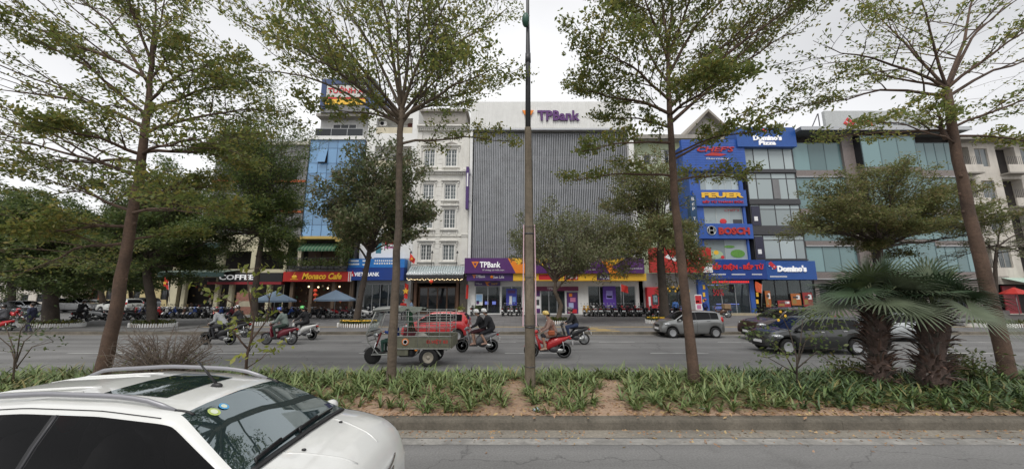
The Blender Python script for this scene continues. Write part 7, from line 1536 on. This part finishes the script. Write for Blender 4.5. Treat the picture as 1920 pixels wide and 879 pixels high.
# ================================================================ people
def person(label, J, colors, loc, rz, helmet=None, hair=(.02, .015, .012), mask=None, shoe=(.03, .03, .03), bare_leg=False, bulky=1.1, name='person', coat_len=0):
    """J: joints in the frame of the seat or ground, x forward; one continuous body skin, clothes coloured by region"""
    r = thing(name, label, 'person', loc, rz); V = Vector; prim = []      # (a, b, ra, rb, region)
    h, ch, nk, hd = V(J['hip']), V(J['chest']), V(J['neck']), V(J['head']); fw = V(J.get('face', (1, 0, -.1))).normalized(); up = (hd - nk).normalized()
    lat = V((0, 1, 0)); k = bulky; top, leg, skin_ = 0, 1, 2
    prim += [(h + lat * .07, h - lat * .07, .125, .125, leg), (h + V((0, 0, .06)), ch, .135 * k, .15 * k, top), (ch + lat * .09, ch - lat * .09, .135 * k, .135 * k, top), (ch, nk - up * .03, .135 * k, .07, top), (nk - up * .06, hd - up * .02, .052, .052, skin_)]
    prim += [(hd - fw * .02 + up * .03, hd - fw * .03 + up * .05, .092, .09, skin_), (hd + fw * .03 - up * .05, hd + fw * .02 - up * .01, .062, .075, skin_), (hd + fw * .085 - up * .02, hd + fw * .095 - up * .035, .016, .02, skin_)]
    sd_ = fw.cross(V((0, 0, 1))).normalized(); prim += [(hd + sd_ * .09 - up * .01, hd + sd_ * .092 + up * .02, .018, .02, skin_), (hd - sd_ * .09 - up * .01, hd - sd_ * .092 + up * .02, .018, .02, skin_)]
    for s, sn in ((1, 'l'), (-1, 'r')):
        sh = V(J.get('sh' + sn, (ch.x, s * .18, ch.z + .10))); el, wr = V(J['el' + sn]), V(J['wr' + sn]); prim += [(sh, el, .068 * k, .055 * k, top), (el, wr, .052 * k, .04 * k, top)]
        fd = V(J.get('hand' + sn, (wr - el))).normalized(); pal = wr + fd * .05; prim += [(wr, pal, .032, .036, skin_), (pal + lat * .02, pal - lat * .02, .026, .026, skin_)]
        dn = V(J.get('curl', (0, 0, -1))); base_ = wr + fd * .085
        for f in range(4):
            o = lat * (.036 - .024 * f); l = (.034, .04, .038, .03)[f]; a = base_ + o; b_ = a + (fd * .8 + dn * .5).normalized() * l; c = b_ + (fd * .1 + dn).normalized() * l * .8; prim += [(a - fd * .03, b_, .012, .011, skin_), (b_, c, .011, .010, skin_)]
        t0 = wr + fd * .03 + lat * (-.035 * s); t1 = t0 + (fd * .6 - lat * s * .6 + dn * .5).normalized() * .04; prim += [(t0, t1, .014, .012, skin_), (t1, t1 + (fd * .6 + dn * .7).normalized() * .03, .012, .011, skin_)]
        hp = h + V((0, s * .09, -.02)); kn, an = V(J['kn' + sn]), V(J['an' + sn]); lr = skin_ if bare_leg else leg
        prim += [(hp, kn, .092, .065, leg), (kn, an, .06, .042, lr)]; fdv = V(J.get('foot', (1, 0, -.12))).normalized(); prim += [(an - V((0, 0, .03)), an + fdv * .16 - V((0, 0, .05)), .045, .036, 3), (an - V((0, 0, .03)), an - fdv * .04 - V((0, 0, .045)), .042, .036, 3)]
        if coat_len: prim += [(hp, hp.lerp(kn, coat_len), .115, .105, top)]
    b = MB()
    for (a, c, ra, rb, g_) in prim:
        d = c - a; n = 12; L_ = d.length; M = (d.normalized() if L_ > 1e-5 else V((0, 0, 1))).to_track_quat('Z', 'Y').to_matrix().to_4x4(); M.translation = a; pr = []
        for i in range(5): t = math.pi / 2 * (1 - i / 4); pr.append((max(.0004, ra * math.cos(t)), -ra * math.sin(t)))
        for i in range(5): t = math.pi / 2 * i / 4; pr.append((max(.0004, rb * math.cos(t)), L_ + rb * math.sin(t)))
        b.lathe(pr, darkgrey, M, n)
    o = bpy.data.objects.new('tmp', b.mesh('tmp')); COL.objects.link(o); m_ = o.modifiers.new('r', 'REMESH'); m_.mode = 'VOXEL'; m_.voxel_size = .0135; m2 = o.modifiers.new('s', 'SMOOTH'); m2.iterations = 3; m2.factor = .5
    me = bpy.data.meshes.new_from_object(o.evaluated_get(bpy.context.evaluated_depsgraph_get())); bpy.data.objects.remove(o); me.name = 'body'
    nf = len(me.polygons); cen = np.empty(nf * 3); me.polygons.foreach_get('center', cen); cen = cen.reshape(-1, 3); best = np.full(nf, 9.0); reg = np.zeros(nf, int)
    for (a, c, ra, rb, g_) in prim:
        A, D = np.array(a), np.array(c - a); t = np.clip(((cen - A) @ D) / max(1e-9, D @ D), 0, 1); d = np.linalg.norm(cen - A - t[:, None] * D, axis=1) - (ra + (rb - ra) * t) - (.004 if g_ == 0 else 0); u = d < best; best[u] = d[u]; reg[u] = g_
    ms = [mat('cloth ' + str(tuple(round(v, 2) for v in c)), c, .85, var=.22, scale=14, bump=.25, bscale=22) for c in colors] + [skin, mat('shoe ' + str(shoe), shoe, .6)]
    me.materials.clear(); [me.materials.append(q) for q in ms]; me.polygons.foreach_set('material_index', reg.astype(np.int32)); me.polygons.foreach_set('use_smooth', np.ones(nf, bool)); me.update()
    bo = bpy.data.objects.new('body', me); COL.objects.link(bo); bo.parent = r
    Rm = Matrix((fw, up.cross(fw), up)).transposed().to_4x4(); Rm.translation = hd
    q = MB(); [q.ball(hd + fw * .082 + sd_ * s * .034 + up * .012, (.012, .012, .009), black, 6, 4) for s in (-1, 1)]; q.build('eyes', r, None, False)
    q = MB(); hm = mat('hair ' + str(hair), hair, .6)
    q.lathe([(.0, .155), (.06, .148), (.096, .11), (.106, .06), (.104, .01), (.085, -.03), (.07, -.06)], hm, Rm @ Matrix.Translation((-.03, 0, -.0)) @ Matrix.Rotation(R(-22), 4, 'Y'), 14); q.build('hair', r, None, False)
    if helmet:
        q = MB(); hl_ = mat('helmet ' + str(helmet), helmet, .25, var=.03, coat=.8); q.lathe([(.0, .175), (.07, .166), (.112, .13), (.13, .07), (.132, .03), (.127, .005), (.118, .005)], hl_, Rm @ Matrix.Translation((-.015, 0, .008)), 16); q.loft([ell(.09, .05, .1, .012, 10), ell(.16, .035, .08, .008, 10), ell(.18, .03, .05, .004, 10)], hl_)
        n0 = len(q.v) - 30; q.v[n0:] = [tuple(Rm @ Vector(v)) for v in q.v[n0:]]; q.build('helmet', r, None, False)
    if mask:
        q = MB(); q.ball(hd + fw * .06 - up * .045, (.045, .062, .05), mat('face mask ' + str(mask), mask, .8), 10, 7); q.build('face_mask', r, None, False)
    return r
def rider(dx=0, lean=.05, arms=True, dz=0, passenger=False):
    J = dict(hip=(-.22 + dx, 0, .93 + dz), chest=(-.15 + dx + lean, 0, 1.28 + dz), neck=(-.11 + dx + lean * 1.3, 0, 1.47 + dz), head=(-.05 + dx + lean * 1.5, 0, 1.61 + dz), knl=(.21 + dx, .2, .82 + dz * .5), knr=(.21 + dx, -.2, .82 + dz * .5), anl=(.12 + dx, .15, .40), anr=(.12 + dx, -.15, .40))
    if passenger: J.update(ell=(.02 + dx, .24, 1.08), elr=(.02 + dx, -.24, 1.08), wrl=(.2 + dx, .14, 1.0), wrr=(.2 + dx, -.14, 1.0), anl=(.0 + dx, .2, .42), anr=(.0 + dx, -.2, .42), knl=(.2 + dx, .24, .78), knr=(.2 + dx, -.24, .78))
    else: J.update(ell=(.06 + dx * .5, .27, 1.12), elr=(.06 + dx * .5, -.27, 1.12), wrl=(.23, .29, 1.035), wrr=(.23, -.29, 1.035))
    return J
def ridden(px, py, label, col, style, rz, plabel, colors, **kw):
    p = G(px, py, 0); o = scooter(label, p, rz, col, style); [bpy.data.objects.remove(c) for c in list(o.children) if c.name.startswith('side_stand')]; person(plabel, rider(kw.pop('dx', 0), kw.pop('lean', .06)), colors, p, rz, **kw); return p
BK = (.014, .014, .016)
p = ridden(895, 660, 'dark grey scooter carrying two riders beside the cargo tricycle', 'grey', 0, R(180), 'rider in black padded jacket and white helmet on the two up scooter', [BK, (.05, .01, .015)], helmet=(.75, .75, .74), dx=.0, bare_leg=True, shoe=(.5, .32, .25))
person('passenger in black hooded jacket and white helmet behind the two up rider', rider(-.36, .08, dz=.03, passenger=True), [(.02, .02, .023), (.02, .02, .025)], p, R(180), helmet=(.75, .75, .74), bare_leg=True, bulky=1.25, shoe=(.5, .32, .25))
ridden(1028, 671, 'bright red scooter with silver tail ridden past the pole', 'red', 1, R(180), 'woman in beige coat and yellow helmet riding the bright red scooter', [(.29, .185, .15), (.03, .03, .035)], helmet=(.72, .52, .14), mask=(.5, .6, .6), hair=(.03, .02, .015), coat_len=.6, shoe=(.45, .3, .22), bare_leg=True)
q = G(1028, 671, 0); r = thing('shoulder_bag', 'orange brown leather bag slung at the beige coat rider hip', 'bag', (q.x + .12, q.y - .24, .86)); b = MB(); x, y, z = r.location; lth = mat('orange leather', (.36, .09, .03), .5); b.box(x - .14, x + .12, y - .05, y + .05, z, z + .19, lth, .04); b.build('pouch', r); b = MB(); b.tube([(x + .1, y, z + .17), (x + .05, y + .05, z + .4), (x - .1, y + .2, z + .62)], .01, lth, 5); b.build('strap', r)
ridden(1072, 646, 'black scooter ridden in the farther lane behind the red scooter', 'black', 0, R(180), 'man in black jacket and blue jeans riding the black scooter', [BK, (.03, .045, .10)], helmet=(.06, .06, .065), mask=(.6, .65, .66))
ridden(523, 646, 'maroon scooter with glowing tail lamp on the far road', 'maroon', 1, R(178), 'rider in green and grey jacket with blue helmet on the maroon scooter', [(.17, .21, .19), (.03, .05, .04)], helmet=(.04, .09, .42), lean=.1)
ridden(564, 637, 'white tailed black scooter just ahead of the maroon scooter rider', 'white', 0, R(176), 'rider all in black with bright green helmet', [BK, BK], helmet=(.10, .55, .12), bare_leg=False)
ridden(408, 646, 'dark scooter passing behind the leafless shrub', 'black', 1, R(176), 'rider in light grey jacket leaning low over the handlebar', [(.30, .31, .32), (.03, .03, .035)], lean=.28, helmet=(.1, .1, .1))
ridden(440, 632, 'black scooter half hidden by the yellow green sapling', 'black', 0, R(176), 'rider in dark jacket with white helmet behind the sapling', [(.025, .025, .028), (.02, .02, .025)], helmet=(.7, .7, .7))
p = G(150, 604, SW); scooter('black scooter with red tail lamp turning into the side street', p, R(105), 'black', 0); person('rider in dark clothes turning into the side street', rider(), [BK, (.02, .02, .03)], p, R(105), helmet=(.04, .04, .045))
p = G(-4, 625, 0); scooter('red scooter entering the picture at its edge', p, R(178), 'red', 0); person('rider in grey jacket on the scooter at the picture edge', rider(), [(.1, .1, .11), (.03, .03, .04)], p, R(178), helmet=(.1, .1, .1))
def stander(walk=0, a=.1): return dict(hip=(0, 0, .90), chest=(.01, 0, 1.25), neck=(.02, 0, 1.44), head=(.05, 0, 1.58), ell=(-.02, .26, 1.08), elr=(-.02, -.26, 1.08), wrl=(.06 + walk * .3, .25, .86), wrr=(.06 - walk * .3, -.25, .86), knl=(.06 - walk * .4, .1, .48), knr=(.06 + walk * .7, -.1, .48), anl=(-.0 - walk * 1.2, .1, .09), anr=(-.0 + walk * .9, -.1, .09))
person('person in dark navy clothes walking on the pavement before the parked cars', stander(.16), [(.025, .03, .06), (.035, .035, .07)], G(52, 622, SW), R(200))
person('person in red hooded jacket standing before the Vietabank door', stander(), [(.62, .035, .03), (.03, .03, .04)], G(755, 599, SW), R(-70), hair=(.5, .03, .03), bulky=1.1)
person('person in pale blue shirt standing before the hotel', stander(.05), [(.33, .45, .62), (.05, .05, .07)], G(770, 598, SW), R(190))
person('person in blue shirt standing in the green house doorway', stander(), [(.08, .19, .50), (.02, .02, .03)], G(1268, 594, SW), R(90))
person('person in dark blue jacket with red helmet by the tan motorbike', stander(), [(.03, .06, .25), (.02, .02, .04)], G(1324, 594, SW), R(20), helmet=(.4, .03, .06))

# ================================================================ cargo tricycle
yt3 = 12.55; x3 = Xp(748, 690, yt3); o3 = (x3, yt3 + .35, 0)
tri = thing('cargo_tricycle', 'battered steel cargo tricycle with caged bed and open canopy cab', 'tricycle', o3, R(180))
olive = mat('worn olive steel', (.18, .18, .13), .55, .4, var=.3, scale=7, dirt=.5); rust = mat('brown dusty steel', (.16, .12, .09), .8, var=.4, scale=8); tarp = mat('grey green tarpaulin', (.16, .18, .15), .8, var=.2); gtarp = mat('dark green canvas', (.02, .07, .035), .85, var=.2); stl = mat('dull galvanised steel', (.36, .37, .35), .45, .6, var=.2, scale=9)
def big_wheel(nm, x, y, r_, wd, side, rm):
    M = Matrix.Translation((x, y, r_)) @ Matrix.Rotation(R(-90) * side, 4, 'X'); b = MB(); b.lathe([(r_ * .6, -wd / 2), (r_ * .9, -wd / 2), (r_, -wd * .3), (r_, wd * .3), (r_ * .9, wd / 2), (r_ * .6, wd / 2), (r_ * .55, 0)], rubber, M, 22); 
    for k in range(26): b.box(r_ * .97, r_ * 1.015, -.012, .012, -wd * .38, wd * .38, rubber, 0, M @ Matrix.Rotation(k * 6.2832 / 26, 4, 'Z'))
    w_ = b.build(nm, tri, None, False); q = MB(); q.lathe([(r_ * .6, wd * .3), (r_ * .62, wd * .44), (r_ * .5, wd * .4), (r_ * .42, wd * .1), (r_ * .2, wd * .16), (r_ * .18, wd * .42), (.01, wd * .44)], rm, M, 18); [q.ball(M @ Vector((r_ * .3 * math.cos(k * 1.2566), r_ * .3 * math.sin(k * 1.2566), wd * .18)), .018, darkgrey, 6, 4) for k in range(5)]; q.build('rim', w_, None, False)
big_wheel('front_wheel', 1.05, 0, .29, .11, -1, darkgrey)
for s in (1, -1): big_wheel('rear_wheel', -1.03, s * .52, .31, .17, s, mat('dusty beige rim', (.34, .31, .25), .6, var=.2))
b = MB()   # chassis and cab frame
for s in (1, -1):
    b.tube([(-1.75, s * .35, .56), (.1, s * .35, .56), (.35, s * .3, .36), (.75, s * .28, .36), (1.12, s * .34, .80), (1.16, s * .40, 1.05), (.86, s * .45, 1.82)], .022, stl, 7)
    b.tube([(.12, s * .45, .56), (.10, s * .46, 1.86)], .02, stl, 6); b.tube([(1.16, s * .40, 1.05), (.72, s * .42, 1.08), (.5, s * .44, 1.84)], .015, stl, 6); b.tube([(.86, s * .45, 1.82), (.1, s * .46, 1.86)], .02, stl, 6)
for x, z, w_ in ((1.16, 1.05, .40), (.86, 1.82, .45), (1.12, .8, .34), (.1, 1.86, .46)): b.tube([(x, -w_, z), (x, w_, z)], .018, stl, 6)
b.tube([(1.14, -.38, .98), (1.14, .38, .98)], .03, darkgrey, 6); b.tube([(1.02, -.4, 1.14), (1.02, .4, 1.14)], .02, black, 6); b.build('cab_frame', tri, None, False)
b = MB(); b.add([(.86, -.43, 1.80), (.86, .43, 1.80), (1.14, .39, 1.08), (1.14, -.39, 1.08)], [(0, 1, 2, 3)], glass('scratched clear screen', (.3, .3, .3), .1, thru=.85)); b.build('windscreen', tri, None, False)
b = MB(); b.loft([[(x, .5 * math.cos(t), z0 + .09 * math.sin(t)) for t in [2 * math.pi * k / 16 for k in range(16)]] for x, z0 in ((.98, 1.83), (.9, 1.87), (.3, 1.92), (.05, 1.90))], stl); b.build('cab_roof', tri, None, False)
b = MB(); V = []; nxt, nyt = 10, 12
for i in range(nxt + 1):
    for j in range(nyt + 1):
        x = .12 - .85 * i / nxt; y = -.56 + 1.12 * j / nyt; e = abs(y) / .56; V.append((x, y, 1.97 - .06 * i / nxt - .18 * max(0, e - .8) * 5 * (.6 + .4 * math.sin(i * 1.1)) + .02 * math.sin(i * 1.7 + j)))
b.add(V, [(i * (nyt + 1) + j, i * (nyt + 1) + j + 1, (i + 1) * (nyt + 1) + j + 1, (i + 1) * (nyt + 1) + j) for i in range(nxt) for j in range(nyt)], tarp, True); b.build('canopy_tarp', tri, None, False)
b = MB()
for k in range(4): x = -.24 - .045 * k; b.tube([(x, .48 + .03 * math.sin(k * 2), 1.88), (x - .02, .50, 1.6), (x - .06 - .03 * k, .48 + .04 * math.sin(k), 1.15)], [.03, .04, .02], gtarp, 6)
b.build('rolled_canvas', tri, None, False)
# bed: panels, rails, stakes
for s in (1, -1):
    b = MB(); b.box(-1.80, .06, min(s * .58, s * .61), max(s * .58, s * .61), .60, 1.0, olive, .01); b.box(-1.80, .06, min(s * .60, s * .63), max(s * .60, s * .63), .985, 1.02, stl, .008); b.box(-1.80, .06, min(s * .60, s * .63), max(s * .60, s * .63), .58, .615, stl, .008); b.build('side_panel', tri, None, False)
    b = MB()
    for k in range(6): x = .05 - .36 * k; b.tube([(x, s * .6, .62), (x, s * .6, 1.86 if k else 1.9)], .016, stl, 6)
    b.build('stake', tri, None, False)
    for k in range(5): b = MB(); z = 1.14 + .175 * k; b.tube([(.05, s * .615, z), (-.8, s * .618, z - .006), (-1.78, s * .615, z)], .014, stl, 6); b.build('rail', tri, None, False)
b = MB(); b.box(-1.80, .06, -.58, .58, .60, .64, rust); b.build('bed_floor', tri, None, False)
b = MB(); b.box(-1.84, -1.805, -.58, .58, .62, 1.0, olive, .01); b.build('tailgate', tri, None, False)
b = MB(); 
for k in range(5): z = 1.14 + .175 * k; b.tube([(.05, -.6, z), (.05, .6, z)], .013, stl, 5); b.tube([(-1.77, -.6, z), (-1.77, .6, z)], .013, stl, 5)
b.build('end_rail', tri, None, False)
b = MB(); b.box(-.35, .1, .50, .575, .36, .6, olive, .02); b.box(-.5, -.37, .45, .56, .38, .56, black, .02); b.box(-.35, .1, -.575, -.5, .36, .6, olive, .02); b.box(-.5, .0, -.45, .45, .30, .5, darkgrey, .03); b.build('battery_box', tri, None, False)
for s in (1, -1):
    b = MB(); b.tube([(-.62, s * .56, .42), (-.72, s * .56, .60), (-.9, s * .56, .68), (-1.2, s * .56, .68), (-1.45, s * .56, .36)], .05, stl, 6, True, False, .5); b.build('mudguard', tri, None, False)
    b = MB(); b.tube([(-.7, s * .4, .40), (-1.03, s * .4, .34), (-1.4, s * .4, .42)], .03, darkgrey, 5, True, False, .4); b.build('leaf_spring', tri, None, False)
    b = MB(); b.ball((-.62, s * .60, .55), (.05, .025, .03), orange, 8, 5); b.build('indicator', tri, None, False)
# side lettering (the far road side of the cab faces the camera: +y local is -y world)
q = MB(); txt(q, 'Đ.VIỆT 83', 0, 0, 0, mat('red stencil', (.50, .05, .04), .6), .72, .17, .006, .02); V_ = [(-v[0] - 1.32, .622 - v[1] * 1.0, v[2] + .83) for v in q.v]; q.v = V_; q.build('stencil_lettering', tri, None, False)
q = MB(); q.lathe([(.12, 0), (.12, .008), (.0, .009)], mat('orange emblem', (.70, .20, .05), .5), Matrix.Translation((-.25, .612, .82)) @ Matrix.Rotation(R(-90), 4, 'X'), 18); q.lathe([(.08, .009), (.08, .012), (.06, .012), (.06, .009)], white_sign, Matrix.Translation((-.25, .612, .82)) @ Matrix.Rotation(R(-90), 4, 'X'), 16); q.build('emblem', tri, None, False)
b = MB(); b.tube([(.80, 0, 1.05), (1.05, 0, .32)], .035, mat('maroon fork paint', (.2, .02, .02), .5), 7); [b.tube([(.92, s * .085, .75), (1.05, s * .085, .29)], .022, chrome, 6) for s in (1, -1)]; b.build('fork', tri, None, False)
b = MB(); V = []
for k in range(8):
    a = R(20 + 18 * k)
    for y in (-.08, 0, .08): V.append((1.05 + .335 * math.cos(a), y, .29 + (.335 if y == 0 else .32) * math.sin(a)))
b.add(V, [(3 * k + j, 3 * k + j + 1, 3 * k + j + 4, 3 * k + j + 3) for k in range(7) for j in (0, 1)], stl, True); b.build('front_mudguard', tri, None, False)
b = MB(); b.ball((.95, 0, .98), (.09, .09, .09), chrome, 10, 7); b.tube([(.95, 0, .98), (1.04, 0, .98)], [.08, .075], mat('headlamp glass', (.38, .40, .41), .08, .3, var=0), 10); b.build('headlight', tri, None, False)
b = MB(); b.tube([(.55, -.36, 1.08), (.72, -.2, 1.10), (.78, 0, 1.05), (.72, .2, 1.10), (.55, .36, 1.08)], .014, chrome, 6); b.build('handlebar', tri, None, False)
b = MB(); b.box(.1, .5, -.25, .25, .62, .72, black, .03); b.box(.12, .45, -.2, .2, .36, .62, olive, .02); b.build('seat', tri, None, False)
b = MB(); b.box(.3, 1.0, -.3, .3, .34, .37, stl); b.build('footboard', tri, None, False)
person('driver in navy jacket and dark green trousers at the tricycle handlebar', dict(hip=(.28, 0, .82), chest=(.34, 0, 1.16), neck=(.38, 0, 1.35), head=(.43, 0, 1.49), ell=(.42, .28, 1.08), elr=(.42, -.28, 1.08), wrl=(.54, .31, 1.12), wrr=(.54, -.31, 1.12), knl=(.68, .17, .78), knr=(.68, -.17, .78), anl=(.66, .15, .45), anr=(.66, -.15, .45)), [(.015, .05, .22), (.02, .06, .045)], o3, R(180), hair=(.02, .02, .02))
r = thing('cargo_sack', 'pale sack with maroon bundle lying in the tricycle bed', 'sack', (x3 + .55, yt3 + .35, .64)); x, y, z = r.location; b = MB(); b.ball((x, y, z + .22), (.34, .28, .22), mat('pale sackcloth', (.45, .43, .38), .9, var=.2, bump=.5), 12, 8); b.build('sack', r); b = MB(); b.ball((x - .3, y - .1, z + .30), (.24, .26, .3), mat('maroon cloth', (.12, .02, .03), .9, var=.2, bump=.5), 12, 8); b.build('bundle', r)
# litter
for px, py, lab, m_ in ((1317, 765, 'crumpled white paper scrap at the kerb under the strap leaves', white_sign), (1005, 768, 'pale blue plastic scrap on the bare soil', mat('pale blue plastic', (.4, .5, .58), .4))):
    p = G(px, py, .22); b = MB(); b.ball(p, (.07, .05, .02), m_, 8, 5); b.v = [(v[0] + random.gauss(0, .012), v[1] + random.gauss(0, .012), v[2] + random.gauss(0, .012)) for v in b.v]; tag(b.build('litter_scrap', None, tuple(p)), lab, 'litter')
# overhead wires, grille and small street clutter

flag('pennant', 'small red triangular pennant on a dark pole before the bank window', P(1165, 585, YF - 2.5), P(1164, 532, YF - 2.5), .9, .75, flagred, False, .4)
flag('pennant', 'orange red pennant beside the pizza shop door', P(1428, 575, YF - 2.5), P(1429, 533, YF - 2.5), -.8, .9, mat('orange red cloth', (.70, .12, .04), .75), False, .5)
